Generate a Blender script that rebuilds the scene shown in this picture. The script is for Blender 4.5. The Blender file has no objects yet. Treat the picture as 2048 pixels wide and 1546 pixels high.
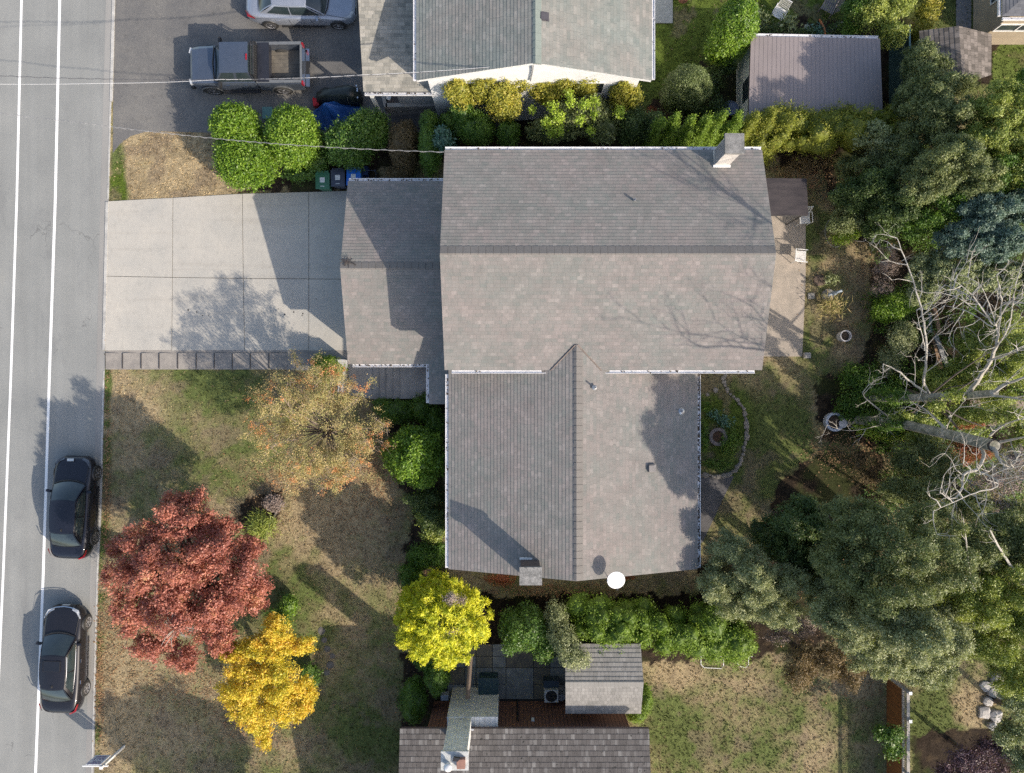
import bpy, bmesh, math, random
import numpy as np
from mathutils import Vector, Matrix

# ------------------------------------------------------------------ camera, sky, sun, exposure
sc = bpy.context.scene
H, F = 33.0, 1420.0          # drone height above the ground (m), focal length in photo pixels
cam_d = bpy.data.cameras.new('camera'); cam = bpy.data.objects.new('camera', cam_d)
sc.collection.objects.link(cam); sc.camera = cam
cam.location = (0, 0, H); cam.rotation_euler = (0, 0, 0)
cam_d.sensor_width = 36.0; cam_d.lens = F/2048*36.0
cam_d.clip_start = 0.1; cam_d.clip_end = 2000
SD = Vector((1.24, -0.97, 1.0)).normalized()      # towards the sun
EL = math.asin(SD.z); AZ = math.atan2(SD.x, SD.y)
wd = bpy.data.worlds.new('World'); sc.world = wd; wd.use_nodes = True
nt = wd.node_tree; bg = nt.nodes['Background']
sky = nt.nodes.new('ShaderNodeTexSky'); sky.sky_type = 'NISHITA'; sky.sun_disc = False
sky.sun_elevation = EL; sky.sun_rotation = AZ; sky.air_density = 1.0; sky.dust_density = 2.0; sky.ozone_density = 0.0
nt.links.new(sky.outputs[0], bg.inputs[0]); bg.inputs[1].default_value = 0.143
sl = bpy.data.lights.new('sun', 'SUN'); sl.energy = 3.5; sl.angle = math.radians(0.55); sl.color = (1.0, 0.885, 0.745)
so = bpy.data.objects.new('sun', sl); sc.collection.objects.link(so)
so.rotation_euler = SD.to_track_quat('Z', 'Y').to_euler(); so.location = (30, -24, 40)
sc.view_settings.view_transform = 'Standard'; sc.view_settings.look = 'None'
sc.view_settings.exposure = 0.68; sc.view_settings.gamma = 1.0
sc.cycles.sample_clamp_indirect = 4.0; sc.cycles.max_bounces = 6; sc.cycles.diffuse_bounces = 3; sc.cycles.transparent_max_bounces = 8
sc.cycles.use_denoising = False

rng = np.random.default_rng(7); R = random.Random(7)
COL = sc.collection

# ------------------------------------------------------------------ helpers
def W(px, py, z=0.0):
    k = (H-z)/F
    return ((px-1024)*k, (773-py)*k, z)

OFF = {}
def tag(o, label=None, cat=None, group=None, kind=None):
    if label: o['label'] = label
    if cat: o['category'] = cat
    if group: o['group'] = group
    if kind: o['kind'] = kind
    return o
def empty(name, loc=(0, 0, 0)):
    o = bpy.data.objects.new(name, None); COL.objects.link(o); o.location = loc
    o.empty_display_size = 0.3; OFF[o.name] = Vector(loc); return o
def thing(name, label, cat, loc=(0, 0, 0), group=None):
    return tag(empty(name, loc), label, cat, group)

class MB:
    def __init__(s): s.v = []; s.f = []; s.uv = {}
    def add(s, vs, fs):
        n = len(s.v); s.v += [tuple(p) for p in vs]; s.f += [tuple(i+n for i in f) for f in fs]
        return n
    def quad(s, a, b, c, d, uv=None):
        n = len(s.v); s.v += [tuple(a), tuple(b), tuple(c), tuple(d)]
        if uv: s.uv[len(s.f)] = uv
        s.f.append((n, n+1, n+2, n+3)); return s
    def poly(s, pts):
        n = len(s.v); s.v += [tuple(p) for p in pts]; s.f.append(tuple(range(n, n+len(pts)))); return s
    def box(s, x0, x1, y0, y1, z0, z1):
        s.add([(x0,y0,z0),(x1,y0,z0),(x1,y1,z0),(x0,y1,z0),(x0,y0,z1),(x1,y0,z1),(x1,y1,z1),(x0,y1,z1)],
              [(3,2,1,0),(4,5,6,7),(0,1,5,4),(1,2,6,5),(2,3,7,6),(3,0,4,7)]); return s
    def obox(s, c, size, rot=(0,0,0)):
        m = Matrix.Translation(c) @ __import__('mathutils').Euler(rot).to_matrix().to_4x4()
        x, y, z = [q/2 for q in size]
        P = [(-x,-y,-z),(x,-y,-z),(x,y,-z),(-x,y,-z),(-x,-y,z),(x,-y,z),(x,y,z),(-x,y,z)]
        s.add([m @ Vector(p) for p in P], [(3,2,1,0),(4,5,6,7),(0,1,5,4),(1,2,6,5),(2,3,7,6),(3,0,4,7)]); return s
    def prism(s, pts, z0, z1):
        n = len(pts)
        a = sum(pts[i][0]*pts[(i+1)%n][1]-pts[(i+1)%n][0]*pts[i][1] for i in range(n))
        if a < 0: pts = pts[::-1]
        vs = [(p[0],p[1],z0) for p in pts]+[(p[0],p[1],z1) for p in pts]
        fs = [tuple(range(n-1,-1,-1)), tuple(range(n, 2*n))]
        fs += [(i,(i+1)%n,(i+1)%n+n,i+n) for i in range(n)]
        s.add(vs, fs); return s
    def tube(s, pts, r, n=6, cap=True):
        pts = [Vector(p) for p in pts]
        if not hasattr(r, '__len__'): r = [r]*len(pts)
        vs = []; fs = []
        up = Vector((0.13, 0.31, 0.94))
        for i, p in enumerate(pts):
            d = (pts[min(i+1, len(pts)-1)]-pts[max(i-1, 0)])
            d = d.normalized() if d.length > 1e-9 else Vector((0,0,1))
            u = d.cross(up)
            if u.length < .1: u = d.cross(Vector((1,0,0)))
            u.normalize(); w = d.cross(u)
            for k in range(n):
                a = 2*math.pi*k/n
                vs.append(p + (u*math.cos(a)+w*math.sin(a))*r[i])
        for i in range(len(pts)-1):
            for k in range(n):
                fs.append((i*n+k, i*n+(k+1)%n, (i+1)*n+(k+1)%n, (i+1)*n+k))
        if cap:
            fs.append(tuple(range(n-1,-1,-1))); fs.append(tuple((len(pts)-1)*n+k for k in range(n)))
        s.add(vs, fs); return s
    def lathe(s, prof, c=(0,0,0), n=20, axis='z'):
        vs = []; fs = []
        for (r, z) in prof:
            for k in range(n):
                a = 2*math.pi*k/n
                p = (r*math.cos(a), r*math.sin(a), z)
                if axis == 'x': p = (z, p[0], p[1])
                if axis == 'y': p = (p[1], z, p[0])
                vs.append((p[0]+c[0], p[1]+c[1], p[2]+c[2]))
        for i in range(len(prof)-1):
            for k in range(n): fs.append((i*n+k, i*n+(k+1)%n, (i+1)*n+(k+1)%n, (i+1)*n+k))
        s.add(vs, fs); return s
    def xform(s, m, start=0):
        s.v[start:] = [tuple(m @ Vector(p)) for p in s.v[start:]]; return s
    def build(s, name, mat, parent=None, smooth=False, loc=None):
        off = Vector((0,0,0))
        if parent is not None: off = OFF[parent.name]
        own = Vector(loc) if loc is not None else off
        me = bpy.data.meshes.new(name)
        me.from_pydata([(p[0]-own[0], p[1]-own[1], p[2]-own[2]) for p in s.v], [], s.f)
        if s.uv:
            ul = me.uv_layers.new(name='UVMap')
            for fi, uv in s.uv.items():
                ls = me.polygons[fi].loop_start
                for j, t in enumerate(uv): ul.data[ls+j].uv = t
        if smooth:
            me.polygons.foreach_set('use_smooth', [True]*len(me.polygons))
        me.materials.append(mat)
        o = bpy.data.objects.new(name, me); COL.objects.link(o)
        if parent is not None:
            o.parent = parent; o.location = own-off
        else: o.location = own
        OFF[o.name] = own
        return o

def npmesh(name, V, Q, mat, parent=None, col=None, loc=None, k=4, smooth=False):
    """V (n,3) world coords, Q (m,k) faces, col (m,) or (m,3) face data"""
    off = OFF[parent.name] if parent is not None else Vector((0,0,0))
    own = Vector(loc) if loc is not None else off
    me = bpy.data.meshes.new(name)
    V = (V-np.array(own)).astype(np.float32)
    me.vertices.add(len(V)); me.vertices.foreach_set('co', V.ravel())
    me.loops.add(Q.size); me.loops.foreach_set('vertex_index', Q.astype(np.int32).ravel())
    me.polygons.add(len(Q)); me.polygons.foreach_set('loop_start', np.arange(0, Q.size, k, dtype=np.int32))
    if smooth: me.polygons.foreach_set('use_smooth', np.ones(len(Q), dtype=bool))
    me.update(calc_edges=True)
    if col is not None:
        if col.ndim == 1:
            at = me.attributes.new('v', 'FLOAT', 'FACE'); at.data.foreach_set('value', col.astype(np.float32))
        else:
            dom = 'FACE' if len(col) == len(Q) else 'POINT'
            at = me.attributes.new('col', 'FLOAT_COLOR', dom)
            c4 = np.ones((len(col), 4), np.float32); c4[:, :3] = col
            at.data.foreach_set('color', c4.ravel())
    me.materials.append(mat)
    o = bpy.data.objects.new(name, me); COL.objects.link(o)
    if parent is not None: o.parent = parent; o.location = own-off
    else: o.location = own
    OFF[o.name] = own
    return o

def copy_tree(o, parent=None):
    c = o.copy(); COL.objects.link(c)
    if parent is not None: c.parent = parent
    OFF[c.name] = OFF.get(o.name, Vector((0,0,0)))
    for ch in list(o.children): copy_tree(ch, c)
    return c

# numpy value noise
def _h(ix, iy, seed):
    n = (ix*374761393 + iy*668265263 + seed*1442695041) & 0x7fffffff
    n = ((n ^ (n >> 13))*1274126177) & 0x7fffffff
    return ((n ^ (n >> 16)) & 0xffff)/65535.0
def vn(x, y, s, seed=0):
    x = np.asarray(x)/s; y = np.asarray(y)/s
    ix = np.floor(x).astype(np.int64); iy = np.floor(y).astype(np.int64)
    fx = x-ix; fy = y-iy; fx = fx*fx*(3-2*fx); fy = fy*fy*(3-2*fy)
    a = _h(ix,iy,seed); b = _h(ix+1,iy,seed); c = _h(ix,iy+1,seed); d = _h(ix+1,iy+1,seed)
    return (a*(1-fx)+b*fx)*(1-fy)+(c*(1-fx)+d*fx)*fy
def fbm(x, y, s, seed=0, o=4):
    t = 0; a = .5; w = 0
    for i in range(o): t = t+a*vn(x, y, s, seed+i*17); w += a; a *= .55; s /= 2.1
    return t/w

# ------------------------------------------------------------------ materials
MATS = {}
def _nodes(name):
    m = bpy.data.materials.new(name); m.use_nodes = True; n = m.node_tree
    return m, n, n.nodes['Principled BSDF']
def _noise(n, scale, detail=4, rough=.6, coord='Object', stretch=None):
    tc = n.nodes.new('ShaderNodeTexCoord'); nz = n.nodes.new('ShaderNodeTexNoise')
    nz.inputs['Scale'].default_value = scale; nz.inputs['Detail'].default_value = detail
    nz.inputs['Roughness'].default_value = rough
    if stretch:
        mp = n.nodes.new('ShaderNodeMapping'); mp.inputs['Scale'].default_value = stretch
        n.links.new(tc.outputs[coord], mp.inputs[0]); n.links.new(mp.outputs[0], nz.inputs['Vector'])
    else: n.links.new(tc.outputs[coord], nz.inputs['Vector'])
    return nz.outputs['Fac']
def _ramp(n, fac, stops):
    r = n.nodes.new('ShaderNodeValToRGB'); e = r.color_ramp.elements
    while len(e) < len(stops): e.new(.5)
    for i, (p, c) in enumerate(stops):
        e[i].position = p; e[i].color = (*c, 1) if len(c) == 3 else c
    n.links.new(fac, r.inputs[0]); return r.outputs[0]
def _mix(n, a, b, fac, mode='MIX'):
    m = n.nodes.new('ShaderNodeMix'); m.data_type = 'RGBA'; m.blend_type = mode
    for s, v in ((m.inputs[0], fac), (m.inputs[6], a), (m.inputs[7], b)):
        if isinstance(v, (int, float)): s.default_value = v
        elif isinstance(v, tuple): s.default_value = (*v, 1)
        else: n.links.new(v, s)
    return m.outputs[2]
def _math(n, op, a, b=None, c=None):
    m = n.nodes.new('ShaderNodeMath'); m.operation = op
    for i, v in enumerate((a, b, c)):
        if v is None: continue
        if isinstance(v, (int, float)): m.inputs[i].default_value = v
        else: n.links.new(v, m.inputs[i])
    return m.outputs[0]
def _bump(n, p, h, strength, dist):
    b = n.nodes.new('ShaderNodeBump'); b.inputs['Strength'].default_value = strength
    b.inputs['Distance'].default_value = dist
    n.links.new(h, b.inputs['Height']); n.links.new(b.outputs[0], p.inputs['Normal'])
def mat(name, c1, c2=None, scale=4, rough=.8, bump=0, bscale=40, metal=0, spec=.5, coat=0, lo=.35, hi=.65, fine=0, fscale=60, stretch=None):
    if name in MATS: return MATS[name]
    m, n, p = _nodes(name)
    c2 = c2 or tuple(x*.8 for x in c1)
    col = _ramp(n, _noise(n, scale, 5, stretch=stretch), [(lo, c1), (hi, c2)])
    if fine:
        f = _ramp(n, _noise(n, fscale, 2), [(.3, (1-fine,)*3), (.7, (1+fine,)*3)])
        col = _mix(n, col, f, 1.0, 'MULTIPLY')
    n.links.new(col, p.inputs['Base Color'])
    p.inputs['Roughness'].default_value = rough; p.inputs['Metallic'].default_value = metal
    p.inputs['Specular IOR Level'].default_value = spec
    if coat: p.inputs['Coat Weight'].default_value = coat; p.inputs['Coat Roughness'].default_value = .04
    if bump: _bump(n, p, _noise(n, bscale, 3), 1.0, bump)
    MATS[name] = m; return m

def shingle_mat(name, tones, w=.30, e=.14, joint=.55, patch=((1,1,1),(1,1,1)), contrast=1.0, spots=0):
    """asphalt shingle tabs: colour per tab, thin joints; UV in metres"""
    m, n, p = _nodes(name)
    tc = n.nodes.new('ShaderNodeTexCoord'); sp = n.nodes.new('ShaderNodeSeparateXYZ')
    n.links.new(tc.outputs['UV'], sp.inputs[0]); u, v = sp.outputs[0], sp.outputs[1]
    row = _math(n, 'FLOOR', _math(n, 'DIVIDE', v, e))
    def wn(a, b, sd):
        cb = n.nodes.new('ShaderNodeCombineXYZ'); 
        for i, q in enumerate((a, b, sd)):
            if isinstance(q, (int, float)): cb.inputs[i].default_value = q
            else: n.links.new(q, cb.inputs[i])
        k = n.nodes.new('ShaderNodeTexWhiteNoise'); n.links.new(cb.outputs[0], k.inputs[0]); return k.outputs['Value']
    def layer(wd, sd):
        us = _math(n, 'ADD', _math(n, 'DIVIDE', u, wd), _math(n, 'MULTIPLY', wn(row, 0, sd), 7.3))
        cell = _math(n, 'FLOOR', us); fr = _math(n, 'FRACT', us)
        return wn(row, cell, sd+3), fr
    a, fa = layer(w, 1.0); b, fb = layer(w*.61, 11.0)
    t = _math(n, 'ADD', _math(n, 'MULTIPLY', a, .6), _math(n, 'MULTIPLY', b, .4))
    k = len(tones); col = _ramp(n, t, [(.08+.84*i/(k-1), tones[i]) for i in range(k)])
    pt = _ramp(n, _noise(n, .55, 4), [(.38, patch[0]), (.62, patch[1])])
    col = _mix(n, col, pt, 1.0, 'MULTIPLY')
    st = _ramp(n, _noise(n, 1.4, 5, .7, stretch=(1, 1, 1)), [(.3, (.86,)*3), (.7, (1.08,)*3)])
    col = _mix(n, col, st, 1.0, 'MULTIPLY')
    gr = _ramp(n, _noise(n, 90, 2), [(.25, (.72,)*3), (.75, (1.25,)*3)])
    col = _mix(n, col, gr, 1.0, 'MULTIPLY')
    jt = _math(n, 'LESS_THAN', fa, .035/w*.3); 
    col = _mix(n, col, tuple(x*.35 for x in tones[0]), _math(n, 'MULTIPLY', jt, joint))
    # darker line at the foot of each course
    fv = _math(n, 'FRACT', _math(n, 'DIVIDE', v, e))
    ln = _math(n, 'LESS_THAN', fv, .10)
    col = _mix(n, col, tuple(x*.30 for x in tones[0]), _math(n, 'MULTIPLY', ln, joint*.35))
    if spots:
        sv = _math(n, 'GREATER_THAN', _noise(n, 7, 3, .8), 1-spots)
        col = _mix(n, col, (.015, .017, .015), _math(n, 'MULTIPLY', sv, .85))
    n.links.new(col, p.inputs['Base Color']); p.inputs['Roughness'].default_value = .9
    p.inputs['Specular IOR Level'].default_value = .25
    _bump(n, p, _noise(n, 120, 2), .5, .004)
    MATS[name] = m; return m

def leaf_mat(name, cols, rough=.45, trans=.22, clump=2.2, cl=.35, spec=.5):
    """colour per leaf (attribute v) blended with a slow noise so neighbouring sprays differ"""
    m, n, p = _nodes(name)
    at = n.nodes.new('ShaderNodeAttribute'); at.attribute_name = 'v'
    f = _math(n, 'ADD', _math(n, 'MULTIPLY', at.outputs['Fac'], 1-cl),
              _math(n, 'MULTIPLY', _math(n, 'MULTIPLY_ADD', _noise(n, clump, 3), 2.2, -.6), cl))
    k = len(cols)
    col = _ramp(n, f, [(i/(k-1), cols[i]) for i in range(k)])
    n.links.new(col, p.inputs['Base Color']); p.inputs['Roughness'].default_value = rough
    p.inputs['Specular IOR Level'].default_value = spec
    out = n.nodes['Material Output']
    tr = n.nodes.new('ShaderNodeBsdfTranslucent'); n.links.new(_mix(n, col, (1.15, 1.2, .55), 1.0, 'MULTIPLY'), tr.inputs[0])
    mx = n.nodes.new('ShaderNodeMixShader'); mx.inputs[0].default_value = trans
    n.links.new(p.outputs[0], mx.inputs[1]); n.links.new(tr.outputs[0], mx.inputs[2]); n.links.new(mx.outputs[0], out.inputs[0])
    MATS[name] = m; return m

M = dict
white = mat('white_paint', (.80,.80,.79), (.66,.66,.64), 6, .45)
wallw = mat('pale_siding', (.62,.62,.58), (.55,.55,.52), 3, .7)
concrete = mat('concrete', (.60,.585,.55), (.47,.46,.435), 1.1, .9, fine=.07, fscale=45, lo=.3, hi=.72)
concrete2 = mat('old_concrete', (.36,.35,.33), (.24,.235,.225), 1.6, .95, bump=.004, bscale=60, fine=.15, fscale=40)
darkmetal = mat('dark_metal', (.05,.05,.055), rough=.5, metal=.6)
blackp = mat('black_plastic', (.02,.02,.022), (.03,.03,.03), rough=.5)
steel = mat('galvanised_steel', (.55,.56,.58), (.42,.43,.45), 8, .4, metal=.8)
wood_dark = mat('weathered_timber', (.16,.12,.09), (.10,.075,.06), 8, .85, stretch=(1,6,1))
bark = mat('bark', (.13,.105,.085), (.07,.055,.045), 9, .95, bump=.01, bscale=25)
deadbark = mat('bleached_bark', (.50,.47,.42), (.27,.25,.22), 5, .9, bump=.01, bscale=30, lo=.3, hi=.7)
# ------------------------------------------------------------------ ground
def inpoly(X, Y, P):
    c = np.zeros(X.shape, bool); n = len(P)
    for i in range(n):
        x1, y1 = P[i]; x2, y2 = P[(i+1) % n]
        if y1 == y2: continue
        t = ((y1 > Y) != (y2 > Y)) & (X < (x2-x1)*(Y-y1)/(y2-y1)+x1); c ^= t
    return c
def ell(X, Y, cx, cy, rx, ry, soft=.5):
    d = np.sqrt(((X-cx)/rx)**2+((Y-cy)/ry)**2)
    return np.clip((1-d)/soft+.5, 0, 1)
ROAD = [(-900,-900),(237,-900),(228,0),(217,420),(209,720),(203,1000),(196,1150),(187,1546),(165,2500),(-900,2500)]
ASPH = [(228,-300),(1040,-300),(1000,262),(560,268),(450,266),(330,263),(290,264),(262,272),(240,288),(226,306)]
DRIV = [(216,403),(348,396),(488,388),(690,383),(745,380),(745,700),(697,698),(212,701)]
STEPS = [(212,701),(697,701),(697,742),(575,740),(212,740)]
ENTRY = [(697,698),(870,698),(870,800),(697,790)]
PATE = [(1480,425),(1611,431),(1611,560),(1604,713),(1480,713)]
PATS = [(880,1288),(1140,1288),(1140,1420),(880,1420)]
PATH_E = [(1380,955),(1468,952),(1440,1010),(1405,1085),(1380,1090)]
HARD = [ROAD, ASPH, DRIV, STEPS, ENTRY, PATE, PATS, PATH_E]
SOIL = [
 [(455,389),(760,379),(760,340),(1040,300),(1560,310),(1800,310),(1800,240),(1000,235),(600,250),(560,345),(500,375)],
 [(697,782),(895,800),(895,1150),(960,1190),(1400,1190),(1400,1130),(1520,1080),(1560,960),(1640,905),(1760,900),(1760,1260),(1500,1320),(960,1320),(900,1290),(800,1180),(815,1080),(835,1010),(790,960),(770,900),(790,830)],
 [(1740,300),(2300,240),(2300,900),(1760,900),(1650,880),(1625,800),(1640,750),(1720,730),(1750,640),(1745,520),(1680,440),(1640,340),(1560,345),(1560,300)],
 [(500,990),(570,985),(570,1000),(528,1085),(500,1100),(470,1040)],
 [(1400,120),(1480,150),(1500,240),(1290,240),(1300,200),(1410,200)],
 [(1500,40),(1850,30),(1850,120),(1780,260),(1480,80)],
 [(800,1300),(900,1300),(900,1500),(800,1500)],
 [(1820,1470),(2300,1430),(2300,1800),(1820,1800)],
 [(1870,70),(1990,60),(1985,170),(1870,160)],
]
def ground_col(x, y):
    X = x*43.03+1024; Y = 773-y*43.03
    n1 = fbm(x, y, 2.6, 3); n2 = fbm(x, y, .7, 5); n3 = fbm(x, y, .22, 9, 3); n4 = fbm(x, y, 5.5, 21, 3)
    g = np.clip((n1*.35+n2*.55+n3*.30-.46)*3.6, 0, 1)          # greenness
    # regional trends
    def add(cx, cy, rx, ry, a, soft=1.0):
        nonlocal g; g = g+a*ell(X, Y, cx, cy, rx, ry, soft)
    add(330, 330, 150, 80, -1.2); add(235, 345, 16, 62, 1.6, .6); add(238, 385, 22, 30, 1.4, .6)
    add(280, 330, 40, 22, .35); add(260, 800, 110, 50, -.8); add(430, 775, 110, 45, .8); add(330, 900, 130, 110, -.15)
    add(460, 900, 120, 90, .45); add(640, 1010, 170, 70, -.7); add(720, 1130, 110, 90, -.35); add(600, 1120, 60, 40, .3)
    add(560, 1240, 60, 90, .8); add(650, 1200, 70, 80, .3); add(690, 1320, 60, 90, -.1); add(770, 1420, 60, 130, .35)
    add(230, 1380, 45, 190, -.8); vg = vn(x, y, .35, 83); g = g+(vg*1.6-.3)*(ell(X, Y, 213, 900, 9, 170, .6)+ell(X, Y, 206, 1130, 9, 90, .6)+ell(X, Y, 199, 1330, 9, 150, .6)+ell(X,Y,194,1490,8,80,.6))
    add(215, 770, 10, 35, 1.4, .5); add(350, 1440, 130, 120, -.6); add(1480, 1430, 220, 110, .35)
    add(1400, 90, 130, 120, 2.2); add(1640, 40, 160, 60, 1.8); add(1330, 190, 60, 70, 1.8)
    add(1630, 470, 22, 40, 1.3); add(1650, 560, 70, 110, .15); add(1680, 520, 30, 30, -.3); add(1625, 680, 30, 60, .7); add(1660, 740, 90, 30, .3)
    add(1560, 880, 90, 100, .9); add(1600, 800, 60, 40, .1); add(1450, 850, 60, 80, 1.4); add(1640, 840, 22, 45, -.9)
    add(1330, 1340, 60, 40, -.9); add(1420, 1370, 70, 30, -.6); add(1560, 1420, 120, 90, -.1); add(1320, 1440, 40, 50, .5); add(1350,1480,60,60,.2)
    add(1450, 1500, 120, 50, .3); add(1720, 1340, 60, 50, -.9); add(1640, 1490, 45, 40, -.8)
    add(1860, 1440, 50, 70, 1.2); add(1940, 1400, 40, 40, -.9); add(2010, 130, 50, 60, 1.0); add(1900, 20, 70, 40, 1.5); add(690,1480,60,70,.5)
    g = np.clip(g, 0, 1.25)
    lush = ell(X, Y, 1440, 60, 260, 170, .4)*.8+ell(X, Y, 212, 900, 8, 300, .5)*.3+ell(X, Y, 1450, 850, 55, 80, .5)*.8+ell(X, Y, 238, 370, 20, 40, .5)+ell(X,Y,2000,130,80,120,.5)*.5
    lush = np.clip(lush, 0, 1)
    tan = np.array([.335, .265, .16]); ol = np.array([.205, .19, .093]); gr = np.array([.11, .135, .045]); lg = np.array([.085, .125, .02])
    a = np.clip(g/.6, 0, 1)[..., None]; b = np.clip((g-.6)/.6, 0, 1)[..., None]
    gg = gr*(1-lush[..., None])+lg*lush[..., None]
    c = tan*(1-a)+ol*a; c = c*(1-b)+gg*b
    c = c*(.62+.80*n3+.25*(n2-.5))[..., None]
    # thin bare spots
    bare = np.clip((fbm(x, y, 1.1, 77)-.60)*9, 0, .55)[..., None]
    c = c*(1-bare)+np.array([.20, .155, .11])*bare
    # soil beds with ragged edges
    Xj = X+(fbm(x, y, .5, 31)-.5)*34; Yj = Y+(fbm(x, y, .5, 41)-.5)*34
    s = np.zeros(X.shape, bool)
    for P in SOIL: s |= inpoly(Xj, Yj, P)
    sc_ = np.array([.036, .027, .020])*(.5+1.0*n3)[..., None]
    lit = (np.clip((fbm(x, y, .16, 55, 2)-.60)*8, 0, 1)*(.3+.7*n4))[..., None]
    sc_ = sc_*(1-lit)+np.array([.085, .062, .038])*lit
    moss = np.clip((fbm(x, y, 1.4, 91)-.55)*5, 0, .6)[..., None]
    sc_ = sc_*(1-moss)+np.array([.045, .062, .018])*moss
    mulch_shade = inpoly(Xj, Yj, [(930,1130),(1420,1120),(1520,1180),(1500,1300),(960,1300)])[..., None]; sc_ = sc_*np.where(mulch_shade, .42, 1.0)  # dark mulch, tone lowered further for the shade between hedge and wing
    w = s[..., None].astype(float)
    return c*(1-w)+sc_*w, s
cx = np.concatenate([[-400,-150,-60,-38], np.arange(-27, 27.01, .11), [38,60,150,400]])
cy = np.concatenate([[-400,-150,-60,-30], np.arange(-20, 20.01, .11), [30,60,150,400]])
gx, gy = np.meshgrid(cx, cy); nx, ny = len(cx), len(cy)
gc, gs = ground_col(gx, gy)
far = (np.abs(gx) > 30) | (np.abs(gy) > 24)
gc[far] = (.12, .12, .06)
idx = np.arange(nx*ny).reshape(ny, nx)
GQ = np.stack([idx[:-1,:-1], idx[:-1,1:], idx[1:,1:], idx[1:,:-1]], -1).reshape(-1, 4)
m, n, p = _nodes('ground_cover')
at = n.nodes.new('ShaderNodeAttribute'); at.attribute_name = 'col'
f1 = _ramp(n, _noise(n, 11, 5, .8), [(.33, (.62,)*3), (.67, (1.38,)*3)])
f2 = _ramp(n, _noise(n, 42, 3, .8), [(.35, (.62,)*3), (.65, (1.40,)*3)])
n.links.new(_mix(n, _mix(n, at.outputs['Color'], f1, 1., 'MULTIPLY'), f2, 1., 'MULTIPLY'), p.inputs['Base Color'])
p.inputs['Roughness'].default_value = 1; p.inputs['Specular IOR Level'].default_value = .1
_bump(n, p, _noise(n, 22, 4, .7), 1.0, .05)
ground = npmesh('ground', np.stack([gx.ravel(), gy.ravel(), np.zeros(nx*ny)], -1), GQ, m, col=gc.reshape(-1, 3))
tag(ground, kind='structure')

# grass: tufts of short blades over the lawns (one mass)
NT = 120000; NB_ = 5
tx = rng.uniform(-20.2, 24.5, NT); ty = rng.uniform(-18.6, 18.6, NT)
bc, bs = ground_col(tx, ty)
BX = tx*43.03+1024; BY = 773-ty*43.03
ok = (~bs | (rng.random(NT) < .05)) & (vn(tx, ty, .13, 61)+.5*vn(tx, ty, .5, 63) > .42)
for P in HARD: ok &= ~inpoly(BX, BY, P)
for P in [[(880,340),(1440,340),(1440,745),(880,745)],[(900,700),(1345,700),(1345,1090),(900,1090)],[(730,0),(1260,0),(1260,245),(730,245)],[(1470,130),(1700,130),(1700,270),(1470,270)],[(860,1403),(1245,1403),(1245,1700),(860,1700)]]:
    ok &= ~inpoly(BX, BY, P)
tx, ty, bc = tx[ok], ty[ok], bc[ok]; nt_ = len(tx)
tcol = bc*rng.uniform(.60, 1.65, (nt_, 1)); strawish = rng.random(nt_) < .08; tcol[strawish] = np.array([.40,.32,.19])*rng.uniform(.7,1.2,(strawish.sum(),1))
bx = np.repeat(tx, NB_)+rng.normal(0, .018, nt_*NB_); by = np.repeat(ty, NB_)+rng.normal(0, .018, nt_*NB_); bc = np.repeat(tcol, NB_, 0); k = len(bx)
an = rng.uniform(0, 2*np.pi, k); ln = rng.uniform(.035, .085, k); wd_ = rng.uniform(.009, .020, k); lean = rng.uniform(.01, .06, k)
la = rng.uniform(0, 2*np.pi, k)
A = np.stack([bx-np.cos(an)*wd_, by-np.sin(an)*wd_, np.zeros(k)], -1)
B = np.stack([bx+np.cos(an)*wd_, by+np.sin(an)*wd_, np.zeros(k)], -1)
Cc = np.stack([bx+np.cos(la)*lean, by+np.sin(la)*lean, ln*.8], -1)
V = np.stack([A, B, Cc], 1).reshape(-1, 3); T = np.arange(3*k).reshape(-1, 3)
bcol = bc*rng.uniform(.85, 1.3, (k, 1))
m, n, p = _nodes('grass_blades'); at = n.nodes.new('ShaderNodeAttribute'); at.attribute_name = 'col'
n.links.new(at.outputs['Color'], p.inputs['Base Color']); p.inputs['Roughness'].default_value = .8
p.inputs['Specular IOR Level'].default_value = .2
g_ = npmesh('grass', V, T, m, col=bcol, k=3)
tag(g_, 'short patchy grass covering the lawns, straw coloured in places', 'grass', kind='stuff')

# ------------------------------------------------------------------ hard surfaces
def sheet(name, P, z, mt, thick=None):
    mb = MB(); pts = [W(*q)[:2] for q in P]
    mb.prism(pts, -.05, z); o = mb.build(name, mt); tag(o, kind='structure'); return o
# road
m, n, p = _nodes('road_asphalt')
base = _ramp(n, _noise(n, .35, 5), [(.3, (.225,.232,.226)), (.7, (.285,.29,.278))])
ag = _ramp(n, _noise(n, 70, 3, .8), [(.25, (.74,)*3), (.75, (1.22,)*3)])
lanes = _ramp(n, _noise(n, 1.2, 4, stretch=(1.6, .07, 1)), [(.3, (.92,)*3), (.7, (1.06,)*3)])
spk = _ramp(n, _noise(n, 150, 2, .9), [(.66, (1,)*3), (.74, (.45,)*3)])
c = _mix(n, _mix(n, _mix(n, base, ag, 1., 'MULTIPLY'), lanes, 1., 'MULTIPLY'), spk, 1., 'MULTIPLY')
pat = _ramp(n, _noise(n, .9, 6, .7, stretch=(1, .35, 1)), [(.36, (.90,.90,.91)), (.44, (1,)*3), (.62, (1,)*3), (.70, (1.05,1.04,1.02))])
c = _mix(n, c, pat, 1., 'MULTIPLY')
vt = n.nodes.new('ShaderNodeTexVoronoi'); vt.feature = 'DISTANCE_TO_EDGE'; vt.inputs['Scale'].default_value = .33
tcv = n.nodes.new('ShaderNodeTexCoord'); nzv = n.nodes.new('ShaderNodeTexNoise'); nzv.inputs['Scale'].default_value = 1.6
n.links.new(tcv.outputs['Object'], nzv.inputs['Vector'])
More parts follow.
